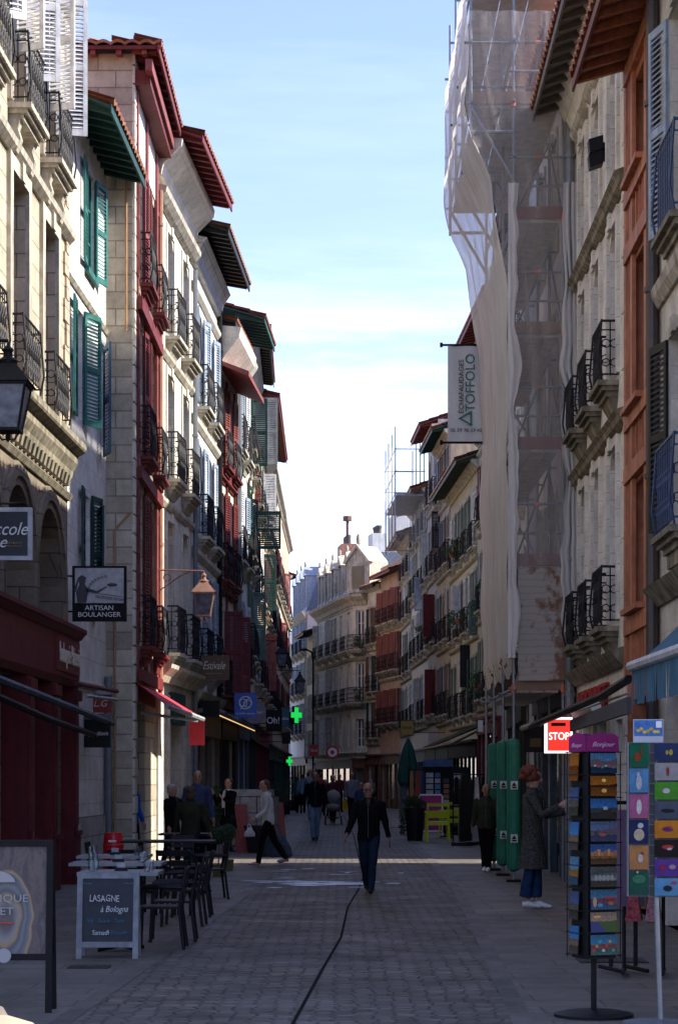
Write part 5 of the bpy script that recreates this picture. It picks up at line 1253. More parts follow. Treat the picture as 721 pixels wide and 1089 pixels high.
# ================================================================ STREET FURNITURE
def chair_proto(name, label, material, seatm=None, group=None, slats=True):
    e = empty(name, (0, 0, 0), 0, label, 'chair', group); m = MB()
    # faces -y: backrest at +y
    m.box(-.21, .21, -.21, .2, .43, .455); m.build('seat', seatm or material, e)
    for sx, sy in ((-1, -1), (1, -1), (-1, 1), (1, 1)):
        m = MB()
        if sy < 0: m.tube([(sx*.215, -.22, 0), (sx*.205, -.2, .44), (sx*.215, -.19, .64)], .017, 6)
        else: m.tube([(sx*.215, .25, 0), (sx*.2, .2, .44), (sx*.2, .27, .86)], .018, 6)
        m.build('leg', material, e)
    for sx in (-1, 1): m = MB(); m.tube([(sx*.215, -.2, .645), (sx*.23, .0, .66), (sx*.205, .235, .65)], (.022), 6); m.build('armrest', material, e)
    m = MB()
    for z, zz in ((.56, .62), (.66, .72), (.78, .86)) if slats else ((.53, .69), (.79, .86)):
        f = lambda z: .2+(z-.44)*.166
        m.hexa([(-.19, f(z), z), (.19, f(z), z), (.19, f(z)+.015, z), (-.19, f(z)+.015, z)], [(-.19, f(zz), zz), (.19, f(zz), zz), (.19, f(zz)+.015, zz), (-.19, f(zz)+.015, zz)])
    m.build('backrest', material, e)
    m = MB(); m.box(-.2, .2, -.2, -.18, .37, .43); m.box(-.2, .2, .18, .2, .37, .43); m.build('seat_frame', material, e)
    return e
CH_GR = 'black cafe chairs on the left terrace'
ch0 = chair_proto('cafe_chair', 'black cafe chair with its back to the carriageway, right of the chalkboard', BLACKM, group=CH_GR)
def place(src, x, y, rz, label, first=[None]):
    o = src if not src.get('_used') else copy_tree(src)
    src['_used'] = 1
    if '_used' in o: pass
    o.location = (x, y, 0); o.rotation_euler = (0, 0, rz); o['label'] = label; o.scale = (.95, .95, .9)
    return o
chairs = [(187-3, 1009, -90, 'black cafe chair nearest the camera, right beside the chalkboard'),
          (196, 1001, -88, 'black cafe chair just behind the nearest one, at the first grey table'),
          (206, 985, -93, 'third black cafe chair back along the carriageway edge'),
          (214, 975, -90, 'black cafe chair at the far end of the second grey table')]
for px, py, r, lab in chairs:
    p = gp(px, py); place(ch0, p.x-.12, p.y+.05, R(r), lab)
for (x, y, r, lab) in ((-3.35, 21.4, 95, 'dark cafe chair against the wall side, left of the red keg'), (-3.2, 19.6, 80, 'dark cafe chair peeking out behind the chalkboard'),
                       (-2.55, 24.9, 180, 'black cafe chair with its back to us between the grey and black tables'), (-1.95, 24.7, 178, 'black cafe chair back seen square on at the right end of the grey tables'),
                       (-3.1, 27.6, 90, 'black cafe chair left of the black table'), (-1.75, 27.9, -80, 'black cafe chair right of the black table'), (-2.3, 30.6, 5, 'black cafe chair on the far side of the black table')):
    place(ch0, x, y, R(r), lab)
del ch0['_used']
TOPG = mat('grey_table_top', (.21, .215, .225), .5, 0, .15, 4, .03, spec=.3)
def table(x, y, w, d, topm, label, group='cafe tables of the left terrace'):
    e = empty('cafe_table', (x, y, 0), 0, label, 'table', group)
    m = MB(); m.box(-w/2, w/2, -d/2, d/2, .72, .75); m.build('table_top', topm, e)
    for sx in ((-w*.3, w*.3) if w > 1 else (0,)):
        m = MB(); m.tube([(sx, 0, .05), (sx, 0, .72)], .03, 8); m.build('column', BLACKM, e)
        m = MB()
        for a in range(4): t = R(45+90*a); m.tube([(sx, 0, .06), (sx+.27*math.cos(t), .27*math.sin(t), .02)], [.03, .02], 6)
        m.build('base', BLACKM, e)
    return e
T1 = table(-2.05, 19.5, .75, .7, TOPG, 'nearest grey topped cafe table, half behind the chalkboard'); T2 = table(-2.3, 21.6, .95, .7, TOPG, 'second grey topped cafe table with glasses set out')
T3 = table(-2.55, 23.6, .8, .7, TOPG, 'third grey topped cafe table, next to the red keg'); T4 = table(-2.4, 29.2, 1.3, .75, BLACKM, 'long black cafe table farther back with a metal rim')
T5 = table(-1.15-1.3, 33.0, .8, .7, BLACKM, 'small black table near the people chatting')
GLS = mat('tumbler_glass', (.85, .88, .9), .03, 0, .0, 8, 0, spec=.6)
GLS.node_tree.nodes['Principled BSDF'].inputs['Transmission Weight'].default_value = 1.0
k = 0
places = ['left back corner', 'left front corner', 'right front corner', 'right back corner']
for T, lab in ((T1, 'nearest grey table'), (T2, 'second grey table'), (T3, 'third grey table')):
    w = .26
    for i, (dx, dy) in enumerate(((-w, .16), (-w, -.16), (w, -.16), (w, .16))):
        x, y = T.location.x+dx, T.location.y+dy
        m = MB(); m._lathe([(.026, 0), (.036, .1), (.033, .1), (.024, .01)], 12, (0, 0, 0)); o = m.build('tumbler', GLS, None, (x, y, .7515)); tag(o, 'clear drinking glass at the %s of the %s' % (places[i], lab), 'glass', 'glasses on the cafe tables')
    e = empty('cruet', (T.location.x, T.location.y, .7515), 0, 'small holder with white napkins in the middle of the %s' % lab, 'napkin holder', 'napkin holders on the cafe tables')
    m = MB(); m.box(-.06, .06, -.03, .03, 0, .03); m.build('tray', BLACKM, e); m = MB(); m.box(-.04, .04, -.012, .012, .031, .075); m.build('napkins', GREYW, e)
# red keg
e = empty('keg', (at(121, 0, 30).x, 30, 0), 0, 'bright red barrel standing by the stone pier', 'barrel')
REDK = mat('red_plastic', (.55, .015, .02), .35, 0, .12, 3, .05)
e.scale = (.62, .62, .88)
m = MB(); m._lathe([(.19, 0), (.21, .05), (.235, .3), (.245, .5), (.235, .72), (.215, .9), (.205, .92), (.205, .95), (.19, .95)], 24, (0, 0, 0)); m.build('body', REDK, e)
m = MB()
for z in (.25, .72): m._lathe([(.232, z), (.25, z+.015), (.25, z+.03), (.234, z+.045)], 24, (0, 0, 0))
m.build('hoop', REDK, e); m = MB(); m.box(-.09, .09, -.25, -.235, .8, .83); m.build('emblem', WH, e)
# chalkboard
def aboard(name, label, cat, px, pytop, pybot, Y, face, frame, fw, lean=.16, legs=.0, rot=0):
    a, b = at(px[0], pybot, Y), at(px[1], pytop, Y); w, h = b.x-a.x, b.z
    e = empty(name, ((a.x+b.x)/2, Y, 0), rot, label, cat)
    lf = h*lean; fz = lambda z: z/h*lf                          # front panel leans back
    for s_, nm in ((1, 'front'), (-1, 'rear')):
        y = lambda z: z/h*lf if s_ > 0 else 2*lf - z/h*lf + .065
        def bar(x0, x1, z0, z1, t=.03):
            return ([(x0, y(z0), z0), (x1, y(z0), z0), (x1, y(z0)+s_*t, z0), (x0, y(z0)+s_*t, z0)], [(x0, y(z1), z1), (x1, y(z1), z1), (x1, y(z1)+s_*t, z1), (x0, y(z1)+s_*t, z1)])
        m = MB(); m.hexa(*bar(-w/2, -w/2+fw, 0, h)); m.hexa(*bar(w/2-fw, w/2, 0, h)); m.hexa(*bar(-w/2+fw, w/2-fw, h-fw, h)); m.hexa(*bar(-w/2+fw, w/2-fw, legs, legs+fw))
        m.build(nm+'_frame', frame, e)
        m = MB(); p, q = bar(-w/2+fw, w/2-fw, legs+fw, h-fw, .012); sh = lambda pts: [(x, yy+.012*s_, z) for x, yy, z in pts]; m.hexa(sh(p), sh(q)); m.build(nm+'_panel', face if s_ > 0 else BLACKM, e)
    return e, w, h, math.atan2(lf, h)
CHALKB = mat('chalkboard_slate', (.022, .026, .032), .7, 0, .35, 5, .05)
e, w, h, t = aboard('chalkboard', 'grey framed chalkboard with a handwritten menu offering lasagne', 'chalkboard', (81, 147), 929, 1019, 18.6, CHALKB, mat('grey_wood_frame', (.21, .22, .235), .7, 0, .3, 8, .2, .15, streak=.3), .05, legs=.1)
CHK = mat('chalk', (.5, .5, .5), .9, 0, .3, 40, 0); CHB = mat('blue_chalk', (.05, .13, .2), .9, 0, .3, 40, 0)
def onboard(body, size, material, x, z, width, shear=0):
    me = text_mesh(body, size, material, shear=shear, ext=.0012, width=width)
    for v in me.vertices: p = v.co.copy(); v.co.z += .008*noise.noise(Vector((p.x*22, z*9, 0)))+.003*noise.noise(Vector((p.x*90, p.z*60, z))); v.co.x += .006*noise.noise(Vector((p.x*25, p.z*25, z+3)))
    o = link('lettering', me, e, (x, z/h*h*.16-.004 if False else z*.16-.003, z), (-t, 0, 0)); return o
onboard('LASAGNE', .085, CHK, -.03, h*.70, .27); onboard('à Bologna', .08, CHK, .06, h*.575, .25, .3)
onboard('16€ - Salade - Tarte', .05, CHB, -.02, h*.44, .34, .2); onboard('Samedi', .06, CHK, -.06, h*.30, .15, .1); onboard('/Dimanche', .05, CHB, .1, h*.30, .15, .2)
onboard('~~', .08, CHB, -.2, h*.88, .1, .3); onboard('~~', .08, CHB, .19, h*.88, .1, .3)
# poster board of the beret shop
def agate():
    m, t_, b = nt('agate_poster'); v = coords(t_)
    n = t_.nodes.new('ShaderNodeTexNoise'); n.inputs['Scale'].default_value = 2.2; n.inputs['Detail'].default_value = 5; t_.links.new(v, n.inputs['Vector'])
    sp = t_.nodes.new('ShaderNodeMapping'); t_.links.new(v, sp.inputs[0]); sp.inputs['Location'].default_value = (-.22, 0, -.62); sp.inputs['Scale'].default_value = (1.9, 0, 1.0)
    ln = t_.nodes.new('ShaderNodeVectorMath'); ln.operation = 'LENGTH'; t_.links.new(sp.outputs[0], ln.inputs[0])
    ad = t_.nodes.new('ShaderNodeMath'); ad.operation = 'MULTIPLY_ADD'; ad.inputs[1].default_value = .28; t_.links.new(n.outputs['Fac'], ad.inputs[0]); t_.links.new(ln.outputs['Value'], ad.inputs[2])
    c = ramp(t_, ad.outputs[0], [(.2, (.10, .09, .09)), (.27, (.2, .19, .18)), (.31, (.26, .18, .10)), (.34, (.08, .085, .1)), (.38, (.15, .155, .16)), (.41, (.09, .1, .11)), (.455, (.14, .14, .15)), (.475, (.3, .2, .11)), (.5, (.09, .075, .07)), (.62, (.13, .11, .1)), (.7, (.05, .05, .07)), (.85, (.11, .095, .09)), (1.0, (.04, .04, .06))])
    c2 = ramp(t_, noise_n(t_, coords(t_, scale=(3, 1, 1)), 3, 6, .7), [(.3, (.03, .035, .06)), (.45, (.12, .095, .085)), (.55, (.06, .055, .06)), (.7, (.15, .125, .11))])
    c = mixc(t_, ramp(t_, ad.outputs[0], [(.50, 0), (.53, 1)]), c, c2)
    t_.links.new(c, b.inputs['Base Color']); b.inputs['Roughness'].default_value = .5; b.inputs['Specular IOR Level'].default_value = .2; return m
e, w, h, t = aboard('poster_board', 'tall black sandwich board with a marbled poster for a beret boutique', 'sandwich board', (-78, 55), 894, 1078, 14.3, agate(), BLACKP, .045, lean=.09, legs=.36)
def onb(body, size, material, x, z, width=None, shear=0):
    return link('lettering', text_mesh(body, size, material, shear=shear, ext=.0015, width=width), e, (x, z*.09-.003, z), (-t, 0, 0))
PW = mat('poster_white', (.27, .27, .27), .5, 0, 0, 5, 0)
onb('LA BOUTIQUE', .075, PW, -.02, h*.66, .56); onb('DU BÉRET', .075, PW, -.04, h*.585, .40)
m = MB(); m.box(-.2, .16, -.004, 0, -.006, .006); m.build('poster_line', mat('poster_red', (.4, .05, .04)), e, (0, h*.52*.09-.003, h*.52))
m = MB(); m.extr([(.0+.17*math.cos(a), .085*math.sin(a)) for a in [math.pi*i/16 for i in range(17)]], -.004, 0); m.build('poster_beret', PW, e, (.0, h*.755*.09-.003, h*.755), (-t, 0, 0))
m = MB(); m.extr([(.0+.05*math.cos(a), .05*math.sin(a)) for a in [2*math.pi*i/20 for i in range(20)]], -.004, 0); m.build('poster_seal', PW, e, (.1, h*.33*.09-.003, h*.33), (-t, 0, 0))
# topiary pots
e0 = None
for px, py, top, lab in ((232.5, 932, 878, 'nearer of the two small ball topiaries in olive pots'), (242.5, 926, 876, 'farther of the two small ball topiaries in olive pots')):
    p = gp(px, py); hh = at(0, top, p.y).z; e = empty('topiary', p, 0, lab, 'potted tree', 'ball topiaries')
    m = MB(); m.hexa([(-.085, -.085, 0), (.085, -.085, 0), (.085, .085, 0), (-.085, .085, 0)], [(-.1, -.1, .2), (.1, -.1, .2), (.1, .1, .2), (-.1, .1, .2)]); m.build('pot', mat('olive_pot', (.10, .09, .03), .7), e)
    m = MB(); m.tube([(0, 0, .2), (.01, 0, .5), (0, 0, hh-.25)], .012, 6); m.build('trunk', BROWNW, e)
    m = MB()
    for k in range(900):
        d = Vector((rnd.gauss(0, 1), rnd.gauss(0, 1), rnd.gauss(0, 1))).normalized()*rnd.uniform(.12, .165); c = d+Vector((0, 0, hh-.16))
        a = Vector((rnd.gauss(0, 1), rnd.gauss(0, 1), rnd.gauss(0, 1))).normalized()*.018; b_ = a.cross(d).normalized()*.011; m.poly([c-a, c+b_, c+a, c-b_])
    m.build('crown', LEAFD, e)
# leafy plants
def leafball(m, c, r, n, s, sq=1):
    for k in range(n):
        d = Vector((rnd.gauss(0, 1), rnd.gauss(0, 1), rnd.gauss(0, sq))).normalized()*r*rnd.uniform(.35, 1.05); p = Vector(c)+d
        a = Vector((rnd.gauss(0, 1), rnd.gauss(0, 1), rnd.gauss(0, 1))).normalized()*s; b_ = a.cross(Vector((rnd.gauss(0, 1), rnd.gauss(0, 1), rnd.gauss(0, 1)))).normalized()*s*.5; m.poly([p-a, p+b_, p+a, p-b_])
def potplant(label, px, py, pw, ph, r, hgt, tall=False, mt=LEAF):
    p = gp(px, py); e = empty('potted_plant', p, 0, label, 'potted plant')
    m = MB(); m._lathe([(pw*.36, 0), (pw*.5, ph), (pw*.53, ph), (pw*.53, ph+.03), (pw*.45, ph+.03), (pw*.4, ph-.05)], 18, (0, 0, 0)); m.build('pot', BLACKM, e)
    m = MB()
    for k in range(7): a = rnd.uniform(0, 6.3); m.tube([(0, 0, ph-.05), (r*.3*math.cos(a), r*.3*math.sin(a), ph+hgt*.4), (r*.7*math.cos(a), r*.7*math.sin(a), ph+hgt*.8)], [.012, .009, .004], 5)
    m.build('stem', BROWNW, e)
    m = MB()
    for k in range(9): a = rnd.uniform(0, 6.3); leafball(m, (r*.6*math.cos(a), r*.6*math.sin(a), ph+hgt*rnd.uniform(.2, .9)), r*.5, 90, .035)
    m.build('foliage', mt, e); return e
e = potplant('tall black planter with a trailing green plant on the right terrace', 441, 894, .55, .82, .3, .3, mt=LEAFD)
m = MB()
for k in range(5): leafball(m, (-.32, -.1, .75-k*.13), .11, 60, .035)
m.build('foliage', LEAFD, e)
for px, py, lab, r, hg in ((303, 866, 'large leafy shrub in a pot left of the distant shoppers', .8, 1.4), (313, 862, 'dark leafy shrub in a pot beside the blue coated shoppers', .7, 1.2), (296, 874, 'low leafy shrub in a pot behind the man in the white hoodie', .5, .9)):
    potplant(lab, px, py, .6, .5, r, hg, mt=LEAFD)
e = potplant('tall narrow green plant beside the shop door on the left', 225, 905, .3, .3, .25, 1.2)
# hanging plants on right balconies
for i, (b_, u, z, lab) in enumerate(((GR, 2.2, 7.5, 'green plant spilling over an iron balcony of the house behind the banner'), (GR, 5.5, 4.5, 'bushy plant on the lowest balcony of the house behind the banner'), (HR, 3.8, 7.2, 'small plant on a middle balcony above the mossy eaved house shops'),
                                      (HR, 6.2, 9.9, 'potted flowers on the top balcony under the mossy eaves'), (CF, .5, 9.1, 'green plant on the top corner balcony far away'), (CF, .5, 6.1, 'trailing dry plant on the lower corner balcony far away'), (JR, 2.5, 7.7, 'plant on a balcony of the tall narrow house'))):
    p = b_.world(u, .35, z); e = empty('balcony_plant', p, 0, lab, 'potted plant'); m = MB(); m._lathe([(.09, 0), (.13, .22), (.1, .22)], 12, (0, 0, 0)); m.build('pot', mat('terracotta', (.3, .12, .07)), e)
    m = MB()
    for k in range(5): leafball(m, (rnd.uniform(-.3, .3), rnd.uniform(-.3, .3), .3+rnd.uniform(-.4, .35)), .2, 70, .05)
    m.build('foliage', LEAF, e)
# lime chairs
LIME = mat('lime_plastic', (.42, .50, .015), .4, 0, .1, 4, .03)
lc = chair_proto('lime_chair', 'nearer lime green plastic armchair with its back to us', LIME, group='lime green terrace chairs', slats=False)
p = gp(465, 895); lc.location = (p.x, p.y, 0); lc.rotation_euler = (0, 0, R(182)); lc.scale = (1.35, 1.2, 1.15)
l2 = copy_tree(lc); p = gp(482, 893); l2.location = (p.x+.05, p.y+1.2, 0); l2.rotation_euler = (0, 0, R(200)); l2['label'] = 'farther lime green plastic armchair, on the right of the pair'
table(at(474, 0, 56.5).x, 56.6, .7, .7, GREYW, 'small pale table between the lime green chairs', group=None)
# magenta sign board
p = gp(458, 891); e = empty('terrace_sign', (p.x, p.y, 0), 0, 'magenta menu sign in a white frame behind the lime chairs', 'sign'); s_ = F/p.y
MAG = mat('magenta_face', (.33, .02, .16), .6, 0, .1); w2 = 11.5/s_; z1, z0 = at(0, 846, p.y).z, at(0, 883, p.y).z
for za, zb in ((z0, (z0+z1)/2-.03), ((z0+z1)/2+.03, z1)):
    m = MB(); m.box(-w2, w2, 0, .03, za, zb); m.build('sign_face', MAG, e)
m = MB(); m.box(-w2-.04, -w2, -.01, .04, 0.0, z1); m.box(w2, w2+.04, -.01, .04, 0, z1); m.box(-w2, w2, -.01, .04, z1, z1+.04); m.box(-w2, w2, -.01, .04, (z0+z1)/2-.03, (z0+z1)/2+.03); m.box(-w2, w2, -.01, .04, z0-.04, z0); m.build('frame', WHITEP, e)
letters('LE BISTROT', .14, mat('purple_lettering', (.12, .01, .08)), e, (0, -.012, z1-.28), width=w2*1.3)
# closed dark green parasol
p = Vector((at(434, 0, 68).x, 68, 0)); e = empty('parasol', p, 0, 'closed dark green parasol on a pale pole', 'parasol')
m = MB(); m.tube([(0, 0, .05), (0, 0, 2.9)], .03, 8); m.build('pole', WHITEP, e); m = MB(); m._lathe([(.3, 0), (.3, .05), (.05, .07)], 14, (0, 0, 0)); m.build('base', BLACKM, e)
m = MB(); prof = [(.22, 1.35), (.3, 1.5), (.27, 2.0), (.16, 2.6), (.03, 2.95)]; i0 = 0; n = 24
for r_, z in prof:
    for q in range(n): a = 2*math.pi*q/n; k = 1+.18*math.cos(a*8); m.v.append((r_*k*math.cos(a), r_*k*math.sin(a), z+(.06*math.cos(a*8) if r_ == .22 else 0)))
for j in range(len(prof)-1):
    for q in range(n): l = (q+1) % n; m.f.append((j*n+q, j*n+l, (j+1)*n+l, (j+1)*n+q)); m.mi.append(0)
m.build('canopy', mat('green_canvas', (.008, .06, .05), .85), e)
# wrapped pallet, buckets, crates left
p = gp(268, 905); e = empty('wrapped_pallet', p, R(-8), 'pallet of boxes wrapped in cloudy plastic film on the left', 'pallet')
FILM = mat('stretch_film', (.27, .26, .26), .25, 0, .35, 5, .6, spec=.7)
m = MB(); 
for r_ in range(3):
    for c in range(3): m.box(-.55+.37*c, -.2+.37*c, -.4, .4, .15+.36*r_, .49+.36*r_)
m.box(-.5, .45, -.35, .35, 1.23, 1.38); m.build('load', FILM, e); m = MB(); m.box(-.6, .6, -.45, .45, .1, .145)
for x in (-.55, 0, .55): m.box(x-.05, x+.05, -.45, .45, 0, .099)
m.build('pallet_base', BROWNW, e)
REDB = mat('red_brown_board', (.25, .03, .02), .5)
for px, lab in ((257, 'red painted sloping board at the left of the wrapped pallet'), (296, 'red painted sloping board behind the man with the big bag')):
    p = gp(px, 906 if px < 280 else 900); e = empty('menu_stand', p, R(5), lab, 'menu stand'); m = MB(); m.hexa([(-.14, -.1, 0), (.2, -.1, 0), (.2, -.06, 0), (-.14, -.06, 0)], [(-.14, .1, 1.05), (.12, .1, 1.05), (.12, .14, 1.05), (-.14, .14, 1.05)]); m.build('board', REDB, e)
    m = MB(); m.tube([(-.1, .12, 1.0), (-.1, .45, 0)], .02, 5); m.tube([(.1, .12, 1.0), (.1, .45, 0)], .02, 5); m.build('support', BROWNW, e)
p = gp(270, 906); e = empty('waste_bin', (p.x+.1, p.y-.5, 0), 0, 'squat black bin in front of the wrapped pallet', 'bin'); m = MB(); m.hexa([(-.2, -.18, 0), (.2, -.18, 0), (.2, .18, 0), (-.2, .18, 0)], [(-.27, -.24, .55), (.27, -.24, .55), (.27, .24, .55), (-.27, .24, .55)]); m.build('body', BLACKM, e); m = MB(); m.box(-.29, .29, -.26, .26, .55, .6); m.build('lid', BLACKM, e)
YEL = emis('yellow_bucket', (.75, .42, .01), .0) if False else mat('yellow_plastic', (.75, .45, .01), .4, 0, .1)
for px, y, lab in ((364.5, 858, 'left one of two bright yellow buckets far down the street'), (369.5, 856.5, 'right one of two bright yellow buckets far down the street')):
    p = gp(px, y+4); m = MB(); m._lathe([(.14, 0), (.19, .5), (.2, .5), (.2, .53), (.16, .53)], 14, (0, 0, 0)); o = m.build('bucket', YEL, None, p); tag(o, lab, 'bucket', 'yellow buckets')
# souvenir racks far right
def pillar_rack(label, px, py, top, w, cols, rows, pal, head=None):
    p = gp(px, py); h_ = at(0, top, p.y).z; e = empty('souvenir_rack', p, R(8), label, 'display rack')
    m = MB(); m.box(-w/2, w/2, -.2, .2, .12, h_-.1); m.build('frame', BLACKM, e); m = MB(); m.box(-w/2-.05, w/2+.05, -.25, .25, 0, .08); m.build('base', BLACKM, e)
    for r_ in range(rows):
        for c in range(cols):
            x = -w/2+w*(c+.5)/cols; z = .25+(h_-.5)*r_/rows; m = MB(); m.hexa([(x-w/cols*.4, -.24, z), (x+w/cols*.4, -.24, z), (x+w/cols*.4, -.21, z), (x-w/cols*.4, -.21, z)], [(x-w/cols*.4, -.22, z+(h_-.5)/rows*.8), (x+w/cols*.4, -.22, z+(h_-.5)/rows*.8), (x+w/cols*.4, -.2, z+(h_-.5)/rows*.8), (x-w/cols*.4, -.2, z+(h_-.5)/rows*.8)]); m.build('card', rnd.choice(pal), e)
    if head: m = MB(); m.box(-w/2, w/2, -.22, .2, h_-.1, h_+.12); m.build('header', head, e)
    return e
PAL = [mat('card_blue', (.06, .12, .25), .4), mat('card_pale', (.35, .36, .38), .4), mat('card_dark', (.05, .05, .06), .4), mat('card_warm', (.25, .13, .08), .4), mat('card_sky', (.12, .25, .42), .4)]
pillar_rack('tall pale blue postcard rack outside the far souvenir shop', 465, 884, 812, .85, 3, 9, PAL[:2]+PAL[4:], PAL[0])
pillar_rack('dark souvenir rack with small cards right of the blue rack', 480, 886, 818, .6, 3, 9, PAL[1:4]); pillar_rack('narrow dark rack of magnets nearest the red shopfront', 489, 888, 812, .5, 2, 8, PAL[1:3])
def clothes_rail(label, p, w, h_, cols_, rot=0, drop=1.1):
    e = empty('clothes_rail', p, rot, label, 'clothes rack'); m = MB()
    for x in (-w/2, w/2): m.tube([(x, 0, .06), (x, 0, h_)], .018, 6); m.tube([(x, -.25, .04), (x, .25, .04)], .018, 6)
    m.tube([(-w/2, 0, h_), (w/2, 0, h_)], .018, 6); m.build('frame', BLACKP, e); n = len(cols_)
    for i, c in enumerate(cols_):
        x = -w/2+w*(i+.5)/n; m = MB(); d = w/n*.42
        m.hexa([(x-d, -.2, h_-drop), (x+d, -.22, h_-drop), (x+d, .2, h_-drop), (x-d, .22, h_-drop)], [(x-d*.5, -.12, h_-.06), (x+d*.5, -.12, h_-.06), (x+d*.5, .12, h_-.06), (x-d*.5, .12, h_-.06)])
        m.tube([(x, 0, h_-.07), (x, 0, h_+.03)], .006, 4); m.build('garment', c, e)
    return e
CL = [mat('cloth_red', (.3, .04, .03), .9), mat('cloth_orange', (.35, .15, .05), .9), mat('cloth_navy', (.03, .04, .1), .9), mat('cloth_white', (.45, .45, .43), .9), mat('rail_black', (.01, .01, .011), .9, spec=.1), mat('cloth_purple', (.16, .06, .14), .9), mat('cloth_pink', (.4, .2, .25), .9)]
clothes_rail('rail of red, orange and navy beach towels behind the magenta sign', gp(450, 884), .9, 1.9, [CL[1], CL[0], CL[2], CL[0], CL[1]], drop=1.3)
clothes_rail('rail of dark bags with a few white tops beside the man in the olive jacket', gp(503, 897), 1.0, 1.72, [CL[4], CL[3], CL[4], CL[3], CL[4], CL[3]], drop=.75)
e = empty('shop_panel', gp(495, 899), R(70), 'tall black arched display panel left of the rail of bags', 'display panel'); m = MB(); m.extr([(-.5, .1), (.5, .1), (.5, 1.4), (.35, 1.75), (-.35, 1.75), (-.5, 1.4)], -.02, .02); m.build('panel', BLACKM, e); m = MB(); m.box(-.55, .55, -.2, .2, 0, .08); m.build('base', BLACKM, e)
clothes_rail('rail of purple and patterned scarves between the two postcard racks', Vector((2.36, 17.2, 0)), .22, 1.42, [mat('scarf_mauve', (.10, .06, .10), .9), mat('scarf_grey', (.12, .1, .12), .9)], R(15), .85)
clothes_rail('low rail of red floral cloths behind the wire card rack', Vector((2.5, 17.0, 0)), .32, .74, [mat('floral_red', (.2, .03, .035), .9, 0, .8, 40), mat('floral_pink', (.2, .08, .09), .9, 0, .8, 40)], R(-10), .28)
# iron shop gate by the alley mouth
e = empty('security_gate', (3.25, 27.5, 0), R(80), 'black iron folding gate in front of the shop beside the scaffolding', 'gate'); m = MB()
for k in range(7): m.tube([(k*.2-.6, 0, 0), (k*.2-.6, 0, 2.1)], .014, 5)
for z in (.1, 1.0, 2.05): m.tube([(-.6, 0, z), (.6, 0, z)], .014, 5)
m.build('bars', BLACKP, e)
# ---- postcard towers in front
def picmat(name, sky, mid, ground, seed, spot=None):
    m, t_, b = nt(name); tc = t_.nodes.new('ShaderNodeTexCoord'); sp = t_.nodes.new('ShaderNodeSeparateXYZ'); t_.links.new(tc.outputs['Generated'], sp.inputs[0])
    mp = t_.nodes.new('ShaderNodeMapping'); mp.inputs['Location'].default_value = (seed*3.1, seed, 0); t_.links.new(tc.outputs['Generated'], mp.inputs[0])
    n = t_.nodes.new('ShaderNodeTexNoise'); n.inputs['Scale'].default_value = 3.5; n.inputs['Detail'].default_value = 6; t_.links.new(mp.outputs[0], n.inputs['Vector'])
    ad = t_.nodes.new('ShaderNodeMath'); ad.operation = 'MULTIPLY_ADD'; ad.inputs[1].default_value = .22; t_.links.new(n.outputs['Fac'], ad.inputs[0]); t_.links.new(sp.outputs[2], ad.inputs[2])
    n2 = noise_n(t_, mp.outputs[0], 11, 4)
    c = ramp(t_, ad.outputs[0], [(.0, ground), (.38, tuple(x*.6 for x in ground)), (.46, mid), (.62, tuple(x*.7 for x in mid)), (.68, sky), (1, tuple(x*.75 for x in sky))])
    vo = t_.nodes.new('ShaderNodeTexVoronoi'); vo.inputs['Scale'].default_value = 14; t_.links.new(mp.outputs[0], vo.inputs['Vector'])
    c = mixc(t_, ramp(t_, ad.outputs[0], [(.3, .0), (.42, .35), (.58, .35), (.66, 0)]), c, vo.outputs['Color'], 'OVERLAY')
    c = mixc(t_, 1, c, ramp(t_, n2, [(.3, .3), (.7, .75)]), 'MULTIPLY')
    t_.links.new(c, b.inputs['Base Color']); b.inputs['Roughness'].default_value = .6; b.inputs['Specular IOR Level'].default_value = .1; return m
PM = {'harbour': picmat('print_harbour', (.12, .32, .55), (.3, .22, .18), (.03, .07, .12), 1), 'sunset': picmat('print_sunset', (.6, .2, .02), (.25, .07, .01), (.4, .13, .02), 2), 'rock': picmat('print_rock', (.06, .25, .6), (.10, .10, .09), (.07, .07, .06), 3),
      'beach': picmat('print_beach', (.2, .28, .45), (.22, .18, .2), (.12, .14, .25), 4), 'nightfront': picmat('print_quay', (.08, .2, .5), (.45, .2, .06), (.2, .12, .06), 5), 'horses': picmat('print_horses', (.2, .22, .2), (.35, .36, .34), (.12, .12, .09), 6),
      'regatta': picmat('print_village', (.1, .3, .45), (.35, .1, .12), (.1, .2, .35), 7), 'hills': picmat('print_hills', (.5, .35, .25), (.1, .16, .06), (.08, .1, .2), 8), 'market': picmat('print_market', (.08, .28, .45), (.35, .12, .08), (.12, .25, .2), 9),
      'tower': picmat('print_tower', (.08, .3, .6), (.3, .2, .12), (.15, .12, .1), 10), 'rockdark': picmat('print_arch', (.1, .16, .3), (.16, .14, .1), (.1, .09, .06), 11), 'boat': picmat('print_boat', (.15, .35, .5), (.45, .2, .03), (.08, .15, .2), 12)}
def flatmat(name, c, c2): return mat(name, c, .35, 0, .15, 9, 0)
def spinner(label, base, rot, w, z0, z1):
    e = empty('postcard_rack', base, 0, label, 'postcard rack')
    m = MB(); m._lathe([(.27, 0), (.27, .02), (.2, .035), (.03, .05)], 28, (0, 0, 0)); m.build('base', BLACKP, e); m = MB(); m.tube([(0, 0, .04), (0, 0, z0)], .02, 10); m.build('pole', BLACKP, e)
    return e
b1 = Vector((at(631, 0, 14.1).x, 14.1, 0)); rot1 = R(21); wr = .24; zb, zt_ = .40, 1.80
e = spinner('black revolving postcard rack with a magenta header, in the right foreground', b1, 0, wr, zb, zt_)
M1 = Matrix.Rotation(rot1, 4, 'Z')
body = empty('tower', (0, 0, 0), rot1); body.parent = e
